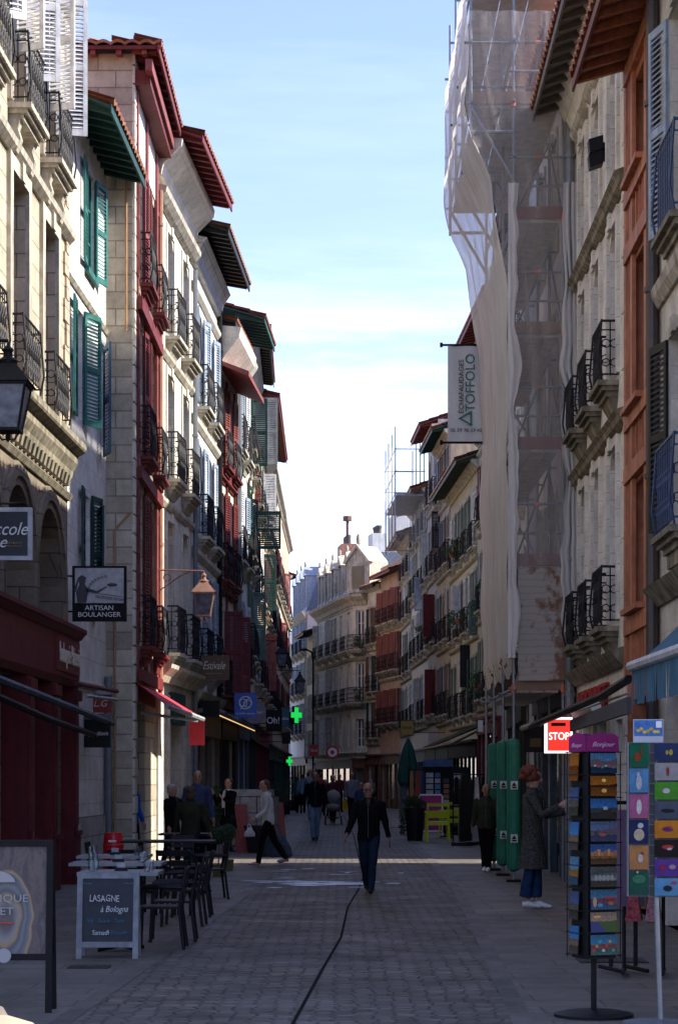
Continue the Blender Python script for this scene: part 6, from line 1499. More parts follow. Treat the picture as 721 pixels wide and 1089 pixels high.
m = MB(); m.box(-wr/2+.01, wr/2-.01, -wr/2+.01, wr/2-.01, zb, zt_)
o = m.build('tower_core', BLACKM, e, (0, 0, 0), (0, 0, rot1)); bpy.data.objects.remove(body)
wirem = MB()
for f in range(4):
    for k in range(10):
        z = zb+.02+k*(zt_-zb-.02)/9; c, s_ = math.cos(f*math.pi/2), math.sin(f*math.pi/2)
        T_ = lambda x, y, z_: (x*c-y*s_, x*s_+y*c, z_)
        wirem.tube([T_(-wr/2, -wr/2-.012, z), T_(-wr/2+.0, -wr/2-.035, z), T_(wr/2, -wr/2-.035, z), T_(wr/2, -wr/2-.012, z)], .003, 4)
    wirem.tube([T_(-wr/2, -wr/2-.02, zb), T_(-wr/2, -wr/2-.02, zt_)], .004, 4)
wirem.build('wire_pockets', BLACKP, e, (0, 0, 0), (0, 0, rot1))
hd = mat('magenta_header', (.2, .015, .11), .6, 0, .12, spec=.15)
m = MB()
for f in range(4):
    c, s_ = math.cos(f*math.pi/2), math.sin(f*math.pi/2); T_ = lambda x, y, z_: (x*c-y*s_, x*s_+y*c, z_)
    n = 8
    for k in range(n):
        x0, x1 = -wr/2+wr*k/n, -wr/2+wr*(k+1)/n; h0, h1 = (.10+.03*math.sin(math.pi*k/n), .10+.03*math.sin(math.pi*(k+1)/n))
        m.hexa([T_(x0, -wr/2-.008, zt_+.001), T_(x1, -wr/2-.008, zt_+.001), T_(x1, -wr/2-.002, zt_+.001), T_(x0, -wr/2-.002, zt_+.001)], [T_(x0, -wr/2-.008, zt_+h0), T_(x1, -wr/2-.008, zt_+h1), T_(x1, -wr/2-.002, zt_+h1), T_(x0, -wr/2-.002, zt_+h0)])
m.build('header', hd, e, (0, 0, 0), (0, 0, rot1))
nrm = M1 @ Vector((0, -wr/2-.012, 0)); nl = M1 @ Vector((-wr/2-.012, 0, 0))
letters('Bonjour', .045, mat('pale_pink_lettering', (.5, .3, .42), .5), e, (nrm.x, nrm.y, zt_+.05), rot1, shear=.4, width=.17); letters('Basque', .04, mat('pale_pink_lettering', (.5, .3, .42), .5), e, (nl.x, nl.y, zt_+.045), rot1-R(90), shear=.4, width=.14)
def card(base, rotz, off, z, w, h_, material, label, lean=.06):
    me = cached(('card', round(w, 3), round(h_, 3)), lambda: (lambda mm: (mm.box(-w/2, w/2, -.004, .004, 0, h_), mm.mesh('postcard', WHITEP))[1])(MB())).copy(); me.materials.clear(); me.materials.append(material)
    d = Matrix.Rotation(rotz, 4, 'Z') @ Vector(off); o = link('postcard', me, None, (base.x+d.x, base.y+d.y, z), (lean*-1, 0, rotz)); o['label'] = label; o['category'] = 'postcard'; o['group'] = 'postcards on the racks'; return o
front = [('market', 'colourful market print, lowest on the front of the near rack'), ('hills', 'yellow and green hill view, second from the bottom of the near rack front'), ('regatta', 'village fair print, third from the bottom of the near rack front'), ('horses', 'grey print of pale horses on the near rack front'),
         ('nightfront', 'orange quayside print below the blue beach card of the near rack'), ('beach', 'violet blue beach print in the middle of the near rack front'), ('rock', 'bright blue print with a dark mountain, below the sunset card'), ('sunset', 'orange sunset print, second from the top of the near rack'), ('harbour', 'harbour print directly under the magenta header')]
dz = (zt_-zb-.02)/9
SHP = {'sunset': [('o', .0, .105, .016, .012, (.9, .6, .15)), ('o', .0, .035, .02, .014, (.8, .45, .1)), ('p', [(-.1, .07), (-.03, .075), (.04, .068), (.1, .085), (.1, .06), (-.1, .06)], (.03, .012, .005))],
 'rock': [('p', [(-.09, .0), (-.05, .03), (-.01, .055), (.02, .06), (.06, .045), (.1, .0)], (.035, .03, .025)), ('o', .01, .07, .018, .012, (.35, .4, .45))],
 'harbour': [('p', [(-.1, .09), (-.06, .1), (-.02, .085), (.03, .078), (.1, .1), (.1, .06), (-.1, .06)], (.12, .08, .07))] + [('o', -.07+.028*i, .05-.006*(i % 3), .008, .006, ((.5, .5, .5), (.5, .05, .04), (.1, .2, .4))[i % 3]) for i in range(6)],
 'beach': [('p', [(.0, .08), (.05, .09), (.1, .095), (.1, .06), (-.02, .065)], (.12, .09, .13)), ('o', -.01, .045, .025, .012, (.4, .1, .08)), ('o', -.06, .05, .012, .016, (.05, .05, .08))],
 'nightfront': [('p', [(-.1+.2*i/8+.002, .055), (-.1+.2*(i+1)/8-.002, .055), (-.1+.2*(i+1)/8-.002, .08+.01*(i % 3)), (-.1+.2*i/8+.002, .08+.01*(i % 3))], ((.45, .2, .06), (.35, .16, .07), (.5, .28, .1))[i % 3]) for i in range(8)],
 'horses': [('o', -.06+.03*i, .06, .014, .02, (.3, .31, .3)) for i in range(5)] + [('p', [(-.1, .09), (-.03, .12), (.03, .1), (.1, .12), (.1, .1), (-.1, .08)], (.06, .07, .06))],
 'regatta': [('o', -.07, .05, .014, .035, (.4, .3, .2)), ('o', .04, .08, .035, .008, (.4, .05, .08)), ('o', -.03, .03, .02, .012, (.1, .25, .4)), ('o', .05, .04, .02, .012, (.3, .15, .05))],
 'hills': [('p', [(-.1, .0), (.02, .0), (-.05, .07), (-.1, .075)], (.05, .06, .16)), ('p', [(.02, .0), (.1, .0), (.1, .08), (.02, .07), (-.05, .07)], (.06, .1, .03)), ('o', -.05, .105, .03, .008, (.6, .35, .1))],
 'market': [('o', -.08+.025*i, .03+.03*(i % 3), .012, .011, ((.4, .06, .05), (.45, .25, .05), (.05, .3, .25), (.4, .4, .38))[i % 4]) for i in range(7)]}
def shapes(o, lst):
    for s_ in lst:
        c = s_[-1]; m = MB()
        if s_[0] == 'o': m.extr([(s_[1]+s_[3]*math.cos(a), s_[2]+s_[4]*math.sin(a)) for a in [math.pi*i/7 for i in range(14)]], -.0062, -.0048)
        else: m.extr(s_[1], -.0056, -.0046)
        m.build('motif', mat('motif_%02d%02d%02d' % tuple(int(v*99) for v in c), c, .6, 0, .1, 6, 0, .1), o)
for k, (pm, lab) in enumerate(front): shapes(card(b1, rot1, (.0, -wr/2-.026, 0), zb+.03+k*dz, .195, .135, PM[pm], lab), SHP[pm])
left = [('tower', 'tall blue print of a tower, lowest on the left face of the near rack'), ('rockdark', 'upright print of a grey path on the left face of the near rack'), ('boat', 'upright print of an orange boat on the left face of the near rack'), ('tower', 'upright sky blue print half way up the left face'), ('rockdark', 'upright monochrome print below the black panel of the left face'), ('sunset', 'dark upright print with an orange glow, topmost on the left face')]
for k, (pm, lab) in enumerate(left): card(b1, rot1-R(90), (-.02, -wr/2-.026, 0), zb+.03+k*.235, .12, .19, PM[pm], lab)
# second rack: wire cards
b2 = Vector((at(697, 0, 13.6).x, 13.6, 0)); e = empty('postcard_rack', b2, 0, 'wire rack of greeting cards on a steel pole at the right edge', 'postcard rack')
m = MB(); m.tube([(.03, 0, .03), (.0, 0, .95)], .018, 8); m.build('pole', STEEL, e); m = MB(); m._lathe([(.22, 0), (.22, .02), (.03, .04)], 24, (0, 0, 0)); m.build('base', STEEL, e)
s2 = F/13.6; zc0, zc1 = at(0, 953, 13.6).z, at(0, 790, 13.6).z
m = MB()
for x in (-.185, -.05, .0, .15):
    m.tube([(x, -.03, zc0), (x, -.03, zc1)], .004, 4)
for k in range(16): z = zc0+(zc1-zc0)*k/15; m.tube([(-.185, -.04, z), (.15, -.04, z)], .0025, 4)
m.tube([(-.185, .0, zc0), (-.185, .0, zc1), (.15, 0, zc1), (.15, 0, zc0)], .006, 5); m.build('wire_frame', STEEL, e)
m = MB(); m.box(-.19, .155, .012, .03, zc0, zc1); m.build('back_panel', mat('grey_backing', (.10, .11, .12), .6), e)
cc = lambda nm, c: mat('print_'+nm, tuple(x*.6 for x in c), .65, 0, .35, 9, 0, .1)
colL = [('dark_green_hill', (.02, .10, .07), 'dark green card with a pale hill, lowest of the left column'), ('peach', (.48, .22, .08), 'peach card with a small bird, second lowest of the left column'), ('midnight', (.02, .03, .10), 'midnight blue card with a round cream figure'), ('pink', (.42, .12, .25), 'pink card with a white bottle'), ('skyblue', (.10, .27, .5), 'sky blue card with a pale lighthouse'), ('emerald', (.01, .14, .07), 'emerald card with a red guitar, topmost of the left column')]
hL = (zc1-zc0)/6
for k, (nm, c, lab) in enumerate(colL):
    card(b2, 0, (-.118, -.045, 0), zc0+.01+k*hL, .125, hL*.93, cc(nm, c), lab, .03)
colR = [('lightblue', (.12, .33, .55), 'light blue card with a flag, lowest of the right column'), ('violet', (.12, .05, .3), 'violet card with two red birds'), ('black_red', (.02, .015, .015), 'black card with a red and white fish'), ('orange', (.6, .22, .02), 'orange card with a purple bird'), ('slate', (.08, .10, .14), 'slate grey card with a dark hat'), ('grass', (.08, .32, .03), 'grass green card with a white sheep'), ('white', (.35, .35, .36), 'white card with a small red figure'), ('navy_yellow', (.03, .05, .14), 'navy card with a yellow butterfly, topmost of the right column')]
hR = (zc1-zc0)/8
for k, (nm, c, lab) in enumerate(colR): card(b2, 0, (.07, -.045, 0), zc0+.006+k*hR, .17, hR*.9, cc(nm, c), lab, .03)
# little pictures on the cards
def motif(x, z, shapes):
    for (dx, dz_, rx, rz_, c) in shapes:
        m = MB(); m.ball((0, 0, 0), rx, .003, rz_, 8, 6); o = m.build('motif', mat('cardmotif_%02d%02d%02d' % tuple(int(v*99) for v in c), tuple(v*.55 for v in c), .6, 0, .3, 30, 0, .1), None); m_objs.append((o, x+dx, z+dz_))
m_objs = []
motif(-.118, zc0+.5*hL, [(0, .03, .045, .03, (.06, .22, .12)), (-.01, .075, .008, .008, (.6, .6, .4))]); motif(-.118, zc0+1.5*hL, [(.01, .0, .018, .03, (.6, .55, .5)), (.02, .03, .012, .01, (.4, .05, .03))]); motif(-.118, zc0+2.5*hL, [(0, -.015, .035, .04, (.6, .5, .35)), (.01, .045, .02, .018, (.6, .62, .7))])
motif(-.118, zc0+3.5*hL, [(0, 0, .018, .05, (.7, .68, .65))]); motif(-.118, zc0+4.5*hL, [(0, -.01, .02, .05, (.5, .55, .6)), (-.005, .045, .012, .015, (.5, .55, .6))]); motif(-.118, zc0+5.5*hL, [(-.01, -.01, .022, .03, (.35, .06, .02)), (.015, .03, .006, .03, (.35, .06, .02))])
for k, sh in enumerate([[(0, -.01, .03, .02, (.03, .03, .05)), (.04, .025, .02, .012, (.5, .1, .1))], [(-.035, 0, .022, .018, (.4, .03, .06)), (.03, .005, .024, .016, (.5, .3, .35))], [(0, .01, .04, .015, (.5, .06, .05)), (.01, 0, .02, .012, (.6, .6, .6))], [(0, 0, .035, .015, (.15, .03, .2)), (.02, .01, .012, .01, (.6, .1, .05))],
                         [(0, -.005, .045, .012, (.02, .02, .03))], [(-.01, .0, .025, .018, (.65, .65, .65))], [(0, 0, .01, .03, (.35, .04, .04))], [(.02, 0, .014, .02, (.5, .42, .08)), (-.005, 0, .01, .016, (.5, .42, .08))]]): motif(.07, zc0+(k+.5)*hR, sh)
cards = [o for o in COL.objects if o.name.startswith('postcard') and o.type == 'MESH']
for o, x, z in m_objs:
    wx, wy = b2.x+x, b2.y-.052; best = min(cards, key=lambda c: abs(c.location.x-wx)+abs(c.location.z+hR/2-z)*.9+abs(c.location.y-b2.y)*3)
    o.parent = best; bpy.context.view_layer.update(); o.matrix_world = Matrix.Translation((wx, wy, z))
a, b_ = at(673, 790, 13.7), at(705, 765, 13.7)
e = empty('price_poster', (b2.x, 13.7, 0), 0, 'blue and yellow poster clipped above the wire card rack', 'poster'); m = MB(); m.box(a.x-b2.x, b_.x-b2.x, 0, .006, a.z, b_.z); m.build('sheet', mat('poster_paper', (.45, .46, .5), .5, 0, .05), e)
m = MB(); m.box(a.x-b2.x+.005, b_.x-b2.x-.005, -.003, -.0005, a.z+.045, b_.z-.005); m.build('print', mat('poster_blue', (.03, .15, .42), .5, 0, .4, 25), e)
m = MB()
for k in range(7): m.ball((a.x-b2.x+.03+.022*k, -.005, a.z+.08+.012*math.sin(k*2)), .014, .003, .012, 7, 5)
m.build('print_fruit', mat('poster_yellow', (.6, .4, .06), .5, 0, .5, 30), e); m = MB(); m.box(b_.x-b2.x-.05, b_.x-b2.x-.012, -.006, -.0035, b_.z-.055, b_.z-.012); m.build('price_tag', WHITEP, e)
m = MB(); m.tube([(0, .02, zc1-b2.z), (0, .02, a.z+.02)], .006, 5); m.build('stem', STEEL, e)
# stone bollards at the bottom left corner, close to the camera
for x, y, top, r_, mt, lab in ((-1.33, 8.0, .70, .2, mat('pale_bollard_stone', (.34, .27, .19), .9, 0, .2), 'pale rounded stone bollard top at the bottom left corner'), (-1.62, 9.2, .63, .17, mat('brown_bollard_stone', (.14, .12, .10), .9, 0, .3), 'darker brown stone bollard just behind the pale one')):
    m = MB(); m._lathe([(r_, 0), (r_*1.02, .12), (r_*.9, .16), (r_*.9, top-.22), (r_, top-.17), (r_*.98, top-.1), (r_*.75, top-.03), (r_*.3, top), (.01, top+.003)], 28, (0, 0, 0)); o = m.build('stone_bollard', mt, None, (x, y, 0)); tag(o, lab, 'bollard')
    for f in o.data.polygons: f.use_smooth = True
# ================================================================ PEOPLE
def fabric(name, col, bm=.5):
    return mat('cloth_'+name, col, .9, 0, .3, 5, bm, .06)
SKIN = mat('skin', (.36, .19, .13), .5, 0, .08, 8, .05); SKIND = mat('skin_tanned', (.24, .12, .08), .5, 0, .08, 8, .05)
EYEM = mat('eye_dark', (.02, .015, .012), .3, 0, 0, 5, 0); LIP = mat('lips', (.28, .09, .08), .5, 0, 0, 5, 0)
def blob(name, mb, material, parent, vox, amp=0, smooth=3, seed=0):
    me = mb.mesh('tmp', material); o = bpy.data.objects.new('tmp', me); COL.objects.link(o)
    r = o.modifiers.new('r', 'REMESH'); r.mode = 'VOXEL'; r.voxel_size = vox
    s_ = o.modifiers.new('s', 'SMOOTH'); s_.factor = .5; s_.iterations = smooth
    dg = bpy.context.evaluated_depsgraph_get(); nm = bpy.data.meshes.new_from_object(o.evaluated_get(dg)); bpy.data.objects.remove(o)
    nm.name = name; nm.materials.clear(); nm.materials.append(material)
    if amp:
        nm.calc_loop_triangles() if False else None
        no = [v.normal.copy() for v in nm.vertices]
        for v, n in zip(nm.vertices, no):
            p = v.co; k = noise.noise(Vector((p.x*9, p.y*9, p.z*5))+Vector((seed*7, 0, 0)))+.5*noise.noise(Vector((p.x*22, p.y*22, p.z*12)))
            v.co = p + n*(k*amp)
    for f in nm.polygons: f.use_smooth = True
    return link(name, nm, parent)
def person(label, loc, rz, h, top=('jacket', fabric('black', (.0055, .0055, .007))), legs=fabric('denim', (.03, .05, .10)), shoe=BLACKM, hair=mat('dark_hair', (.03, .02, .015), .7), skin=SKIN,
           lf=(10, 8), rf=(-12, 10), la=(5, 8, 12), ra=(-8, 8, 15), yaw=0, lean=0, coat=0, hairk='short', vox=.012, flare=0, glasses=False, scarf=None, cut=False, bulk=1.0, hoodie=False, group=None):
    e = empty('person', loc, rz, label, 'person', group); k = h/1.75
    S = lambda p: tuple(c*k for c in p)
    sink = []
    def legj(s, fwd, kn):
        a = R(fwd); b = R(fwd-kn); hip = Vector((s*.085, 0, .92)); kne = hip+Vector((-s*.035, -math.sin(a), -math.cos(a)))*.43; ank = kne+Vector((-s*.06, -math.sin(b), -math.cos(b)))*.41
        return hip, kne, ank, b
    LG = [legj(-1, *rf), legj(1, *lf)]
    low = min(j[2].z for j in LG)-.08; dz = -low
    up = Vector((0, 0, dz)); L_ = R(lean)
    def tor(p): p = Vector(p); d = p.z-.95; return Vector((p.x, p.y-d*math.sin(L_), .95+d*math.cos(L_)+dz)) if d > 0 else Vector((p.x, p.y, p.z+dz))
    def armj(s, fwd, out, el, inn=0):
        sh = Vector((s*.175*bulk, 0, 1.42)); a = R(fwd); o_ = R(out)
        d = Vector((s*math.sin(o_), -math.sin(a)*math.cos(o_), -math.cos(a)*math.cos(o_))); elb = sh+d*.29
        b = R(fwd+el); i_ = R(out-inn); d2 = Vector((s*math.sin(i_), -math.sin(b)*math.cos(i_), -math.cos(b)*math.cos(i_))); wr = elb+d2*.25
        return tor(sh), tor(elb), tor(wr), (tor(wr)-tor(elb)).normalized()
    AR = [armj(-1, *ra), armj(1, *la)]
    cy, sy = math.cos(R(yaw)), math.sin(R(yaw))
    def hd(p): x, y, z = p; return tor((x*cy-y*sy, x*sy+y*cy, z))
    # ---- body: one skin surface
    m = MB(); T = lambda pts: [S(p) for p in pts]
    rk = lambda r: [tuple(c*k for c in q) if isinstance(q, tuple) else q*k for q in r]
    m.tube(T([tor((0, .02, .9)), tor((0, .015, 1.1)), tor((0, .01, 1.3)), tor((0, .015, 1.43)), tor((0, .02, 1.48))]), rk([(.13, .09), (.12, .085), (.14, .09), (.12, .07), (.05, .05)]), 14, (1, 0, 0))
    m.tube(T([tor((0, .02, 1.42)), tor((0, .015, 1.5)), hd((0, -.0, 1.57))]), rk([.062, .053, .055]), 12)
    rings = [(1.515, .03, .032, -.047), (1.535, .047, .052, -.03), (1.57, .059, .077, -.012), (1.61, .067, .088, -.004), (1.65, .073, .094, 0), (1.69, .075, .095, .006), (1.72, .065, .082, .01), (1.742, .042, .052, .012), (1.75, .012, .014, .012)]
    c0 = Vector((1, 0, 0)); side = (cy, sy, 0)
    m.tube(T([hd((0, y, z)) for z, a, b, y in rings]), rk([(a, b) for z, a, b, y in rings]), 16, side)
    m.tube(T([hd((0, -.088, 1.65)), hd((0, -.104, 1.622)), hd((0, -.108, 1.607)), hd((0, -.085, 1.597))]), rk([.009, .013, .015, .008]), 8)
    m.tube(T([hd((-.045, -.078, 1.655)), hd((0, -.09, 1.658)), hd((.045, -.078, 1.655))]), rk([.008, .010, .008]), 6)
    for s in (-1, 1): m.ball(S(hd((s*.076, .012, 1.63))), .010*k, .02*k, .033*k, 8, 6)
    for s, (sh, elb, wr, d) in zip((-1, 1), AR):
        m.tube(T([sh, (sh+elb)/2, elb, (elb+wr)/2, wr]), rk([.052, .046, .038, .038, .027]), 10)
        # hand: palm, four fingers of unequal length and a thumb leaving the side of the palm
        u = d; w_ = Vector((0, 1, 0)); a_ = (w_-u*w_.dot(u)).normalized(); n_ = u.cross(a_)
        pal = wr+u*.05; m.tube(T([wr, wr+u*.03, wr+u*.085]), rk([(.022, .02), (.038, .017), (.040, .014)]), 10, side=tuple(a_))
        for i, ln in enumerate((.070, .080, .074, .058)):
            b0 = wr+u*.078+a_*(-.030+.02*i); c_ = n_*(-s)*1.0
            m.tube(T([b0, b0+u*ln*.45+c_*.004, b0+u*ln*.8+c_*.018, b0+u*ln*.98+c_*.032]), rk([.0095, .009, .0085, .007]), 6)
        b0 = wr+u*.03-a_*.032; m.tube(T([b0, b0+u*.025-a_*.022, b0+u*.055-a_*.024+n_*(-s)*.01]), rk([.012, .011, .008]), 6)
    for s, (hip, kne, ank, b) in zip((-1, 1), LG):
        m.tube(T([hip+up, kne+up, ank+up]), rk([.075, .048, .034]), 10)
        f = Vector((0, -math.cos(b), math.sin(b)))*.9 if b > 0 else Vector((0, -math.cos(b*.35), math.sin(b*.35)))
        m.tube(T([ank+up+Vector((0, .03, -.02)), ank+up+f*.08+Vector((0, 0, -.04)), ank+up+f*.17+Vector((0, 0, -.055))]), rk([.032, .032, .018]), 8)
    blob('body', m, skin, e, max(.007, vox*.75)*k, 0, 2)
    for s in (-1, 1):
        q = MB(); q.ball(S(hd((s*.031, -.083, 1.638))), .012*k, .012*k, .008*k, 8, 6); q.build('eye', EYEM, e, smooth=True)
        q = MB(); q.tube(T([hd((s*.015, -.094, 1.66)), hd((s*.048, -.082, 1.66))]), .005*k, 5); q.build('eyebrow', hair, e)
    q = MB(); q.tube(T([hd((-.024, -.083, 1.568)), hd((0, -.09, 1.567)), hd((.024, -.083, 1.568))]), [.004*k, .007*k, .004*k], 6); q.build('mouth', LIP, e)
    # ---- hair
    q = MB()
    if hairk == 'short': q.ball(S(hd((0, .032, 1.68))), .084*k, .095*k, .085*k, 14, 10); q.ball(S(hd((0, .06, 1.63))), .07*k, .065*k, .08*k, 12, 8)
    elif hairk == 'bun': q.ball(S(hd((0, .03, 1.68))), .084*k, .096*k, .085*k, 14, 10); q.ball(S(hd((0, .12, 1.70))), .045*k, .045*k, .045*k, 10, 8); q.ball(S(hd((0, .05, 1.62))), .072*k, .07*k, .08*k, 10, 8)
    elif hairk == 'curly':
        rr = random.Random(3)
        for i in range(60):
            a, b2_ = rr.uniform(0, 6.28), rr.uniform(-.5, 1.4); r_ = .1; p = (r_*1.12*math.cos(a)*math.cos(b2_), .045+r_*1.1*math.sin(a)*math.cos(b2_), 1.675+r_*.98*math.sin(b2_))
            if p[1] < -.055 and p[2] < 1.70: continue
            q.ball(S(hd(p)), .036*k, .036*k, .036*k, 7, 5)
        q.ball(S(hd((0, .04, 1.67))), .1*k, .1*k, .095*k, 12, 8)
    elif hairk == 'bob': q.ball(S(hd((0, .035, 1.675))), .093*k, .1*k, .09*k, 14, 10); q.ball(S(hd((0, .055, 1.59))), .092*k, .075*k, .1*k, 12, 8)
    elif hairk == 'grey': q.ball(S(hd((0, .035, 1.685))), .092*k, .1*k, .088*k, 14, 10); q.ball(S(hd((0, .065, 1.62))), .078*k, .07*k, .08*k, 12, 8)
    elif hairk == 'hat': q.ball(S(hd((0, .02, 1.70))), .088*k, .1*k, .075*k, 14, 10); q.ball(S(hd((0, .0, 1.685))), .13*k, .14*k, .012*k, 18, 5)
    elif hairk == 'beanie': q.ball(S(hd((0, .02, 1.69))), .088*k, .102*k, .09*k, 14, 10)
    elif hairk == 'bald': q.ball(S(hd((0, .05, 1.62))), .078*k, .06*k, .05*k, 12, 8)
    blob('hat' if hairk in ('hat', 'beanie') else 'hair', q, hair, e, .008*k, .006*k if hairk in ('hat', 'beanie') else .012*k, 1)
    # ---- legs
    m = MB(); m.tube(T([up+Vector((0, .01, .86)), up+Vector((0, .015, .93)), tor((0, .01, 1.03))]), rk([(.155, .11), (.165, .118), (.15, .105)]), 14, (1, 0, 0))
    for s, (hip, kne, ank, b) in zip((-1, 1), LG):
        e2 = ank+up+Vector((0, 0, .06 if cut else -.015)); m.tube(T([hip+up+Vector((0, .01, 0)), (hip+kne)/2+up, kne+up, (kne+e2-up)/2+up, e2]), rk([.098, .085, .066, .060+flare*.5, .054+flare]), 12)
    blob('trousers', m, legs, e, vox*k, .011*k, 2, seed=h*10)
    for s, (hip, kne, ank, b) in zip((-1, 1), LG):
        f = Vector((0, -math.cos(b), math.sin(b)*.8)) if b > 0.05 else Vector((0, -1, -.0))
        q = MB(); a0 = ank+up; sole = min(0, 0)
        q.tube(T([a0+Vector((0, .035, -.03)), a0+f*.03+Vector((0, 0, -.025)), a0+f*.10+Vector((0, 0, -.042)), a0+f*.175+Vector((0, 0, -.055)), a0+f*.2+Vector((0, 0, -.058))]), rk([(.036, .04), (.043, .048), (.046, .034), (.036, .022), (.015, .012)]), 10, (1, 0, 0))
        blob('shoe', q, shoe, e, .009*k, 0, 1)
    # ---- top
    kind, tm = top; m = MB(); b_ = bulk
    low_ = .86-(coat if coat else 0)
    R_ = [(low_, .165+coat*.16, .12+coat*.2), (.95, .168, .122), (1.08, .158, .12), (1.22, .172, .128), (1.34, .186, .125), (1.42, .175, .105), (1.465, .115, .08), (1.515, .062, .06)]
    m.tube(T([(tor((0, .012, z)) if z > .95 else up+Vector((0, .012, z))) for z, a, b in R_]), rk([(a*b_, b*b_) for z, a, b in R_]), 18, (1, 0, 0))
    for s, (sh, elb, wr, d) in zip((-1, 1), AR):
        ca = sh+Vector((-s*.03, 0, .0)); end = wr-d*.01
        m.tube(T([ca, sh, (sh+elb)/2, elb, (elb+end)/2, end]), rk([.062*b_, .066*b_, .060*b_, .053*b_, .048, .043]), 12)
    if kind in ('jacket', 'fleece', 'coat') and vox < .015:
        cq = MB(); cq.tube(T([tor((.066*math.cos(t)*1.05, .018+.062*math.sin(t), 1.505+.018*math.sin(t))) for t in [R(-60)+i*R(300)/9-R(90)+R(90) for i in range(10)]]), [.012*k, *[.017*k]*8, .012*k], 7); blob('collar', cq, tm, e, .007*k, .003*k, 1)
        cq = MB(); cq.extr([(x*k, z*k) for x, z in ((-.035, 1.5), (.035, 1.5), (.004, 1.36), (-.004, 1.36))], -.128*k, -.09*k); cq.v = [(x, y-math.sin(L_)*0+.03*k*max(0, (z/k-1.36)/.14), z+dz*k) for x, y, z in cq.v]; cq.build('shirt', GRYC, e)
        cq = MB(); cq.tube(T([tor((0, -.128, 1.36)), tor((.002, -.134, 1.2)), tor((0, -.13, 1.05)), tor((0, -.126, .9))]), .004*k, 5); cq.build('zip', STEEL, e)
    if hoodie: m.tube(T([tor((-.07, .03, 1.5)), tor((0, .085, 1.47)), tor((.07, .03, 1.5))]), rk([.035, .055, .035]), 10)
    blob(kind, m, tm, e, vox*k, .013*k, 2, seed=h*13)
    if scarf: q = MB(); q.tube(T([tor((.07*math.cos(t), .01+.065*math.sin(t), 1.49)) for t in [i*.7 for i in range(10)]]), .03*k, 8); q.tube(T([tor((-.03, -.09, 1.48)), tor((-.035, -.145, 1.3)), tor((-.03, -.145, 1.08))]), rk([.032, .04, .042]), 8); blob('scarf', q, scarf, e, .012*k, .006*k, 2)
    if glasses:
        q = MB()
        for s in (-1, 1): q.tube(T([hd((s*.033+.026*math.cos(t), -.101, 1.638+.018*math.sin(t))) for t in [i*.785 for i in range(9)]]), .0028*k, 5, cap=False); q.tube(T([hd((s*.06, -.098, 1.642)), hd((s*.078, .01, 1.64))]), .0028*k, 5)
        q.tube(T([hd((-.008, -.104, 1.642)), hd((.008, -.104, 1.642))]), .0028*k, 5); q.build('glasses', BLACKM, e)
    e['_wr'] = 0; del e['_wr']
    W = Matrix.Translation(Vector(loc)) @ Matrix.Rotation(rz, 4, 'Z')
    return e, [W @ Vector(S(a[2]+a[3]*.09)) for a in AR]
def ph(px, ytop, ybot): p = gp(px, ybot); return p, (ybot-ytop)*p.y/F
HB = mat('brown_hair', (.06, .03, .018), .8); HG = mat('grey_hair', (.32, .31, .29), .8); HR_ = mat('red_hair', (.11, .024, .01), .85, 0, .4, 20); HGD = mat('dark_grey_hair', (.06, .058, .056), .8)
DEN = fabric('dark_denim', (.012, .02, .04)); LDEN = fabric('light_denim', (.13, .19, .28)); BLK = fabric('black', (.0055, .0055, .007)); OLV = fabric('olive', (.028, .03, .018)); WHT = fabric('white', (.85, .85, .9)); NVY = fabric('navy', (.008, .012, .022)); GRYC = mat('cloth_grey_marl', (.055, .055, .048), .9, 0, .7, 45, .5, .06); WSH = mat('white_trainer', (.6, .6, .6), .5)
p, h_ = ph(392, 832, 951); person('man with glasses in a black zipped jacket walking alone in mid street', p, R(-4), h_+.02, top=('jacket', BLK), legs=DEN, hair=HGD, lf=(17, 5), rf=(-12, 26), la=(-12, 13, 14), ra=(16, 14, 24), yaw=-40, glasses=True, vox=.009, skin=SKIND, bulk=1.07, lean=2)
p, h_ = ph(335, 821, 894); person('man in a black leather jacket and pale blue jeans walking towards us', p, R(3), h_, top=('jacket', BLK), legs=LDEN, hair=HGD, hairk='short', lf=(-8, 8), rf=(10, 6), la=(8, 14, 20), ra=(4, 14, 16), skin=SKIND, bulk=1.08)
p, h_ = ph(285, 828, 921); _, hands = person('man in a white hoodie striding left with a large dark bag', p, R(-78), h_, top=('hoodie', WHT), legs=BLK, hair=HB, hairk='curly' if False else 'short', shoe=mat('pink_trainer', (.4, .2, .2)), lf=(20, 12), rf=(-22, 12), la=(14, 8, 40, 10), ra=(-14, 10, 12), hoodie=True, vox=.010, lean=6)
def bag(label, c, w, h__, d, material, handle=.18, name='shopping_bag'):
    e = empty(name, c, 0, label, 'bag'); m = MB(); n = 8
    m.tube([(0, 0, -h__), (0, 0, -h__*.9), (0, 0, -h__*.5), (0, 0, -.05), (0, 0, 0)], [(w*.48, d*.5), (w*.52, d*.55), (w*.46, d*.48), (w*.3, d*.3), (w*.2, d*.15)], 16, (1, 0, 0)); blob('bag_body', m, material, e, .012, .02, 1)
    m = MB(); m.tube([(-w*.18, 0, -.03), (-w*.08, 0, handle), (w*.08, 0, handle), (w*.18, 0, -.03)], .012, 6); m.build('handle', material, e); return e
hr = hands[0]; bag('large dark grey bag hanging from the hand of the man in the white hoodie', (hr.x+.12, hr.y, hr.z-.14), .56, .42, .28, fabric('bag_grey', (.05, .065, .085)))
hl = hands[1]; bag('small white plastic bag held in front of the man in the white hoodie', (hl.x-.06, hl.y, hl.z-.12), .2, .17, .1, WHT, .06)
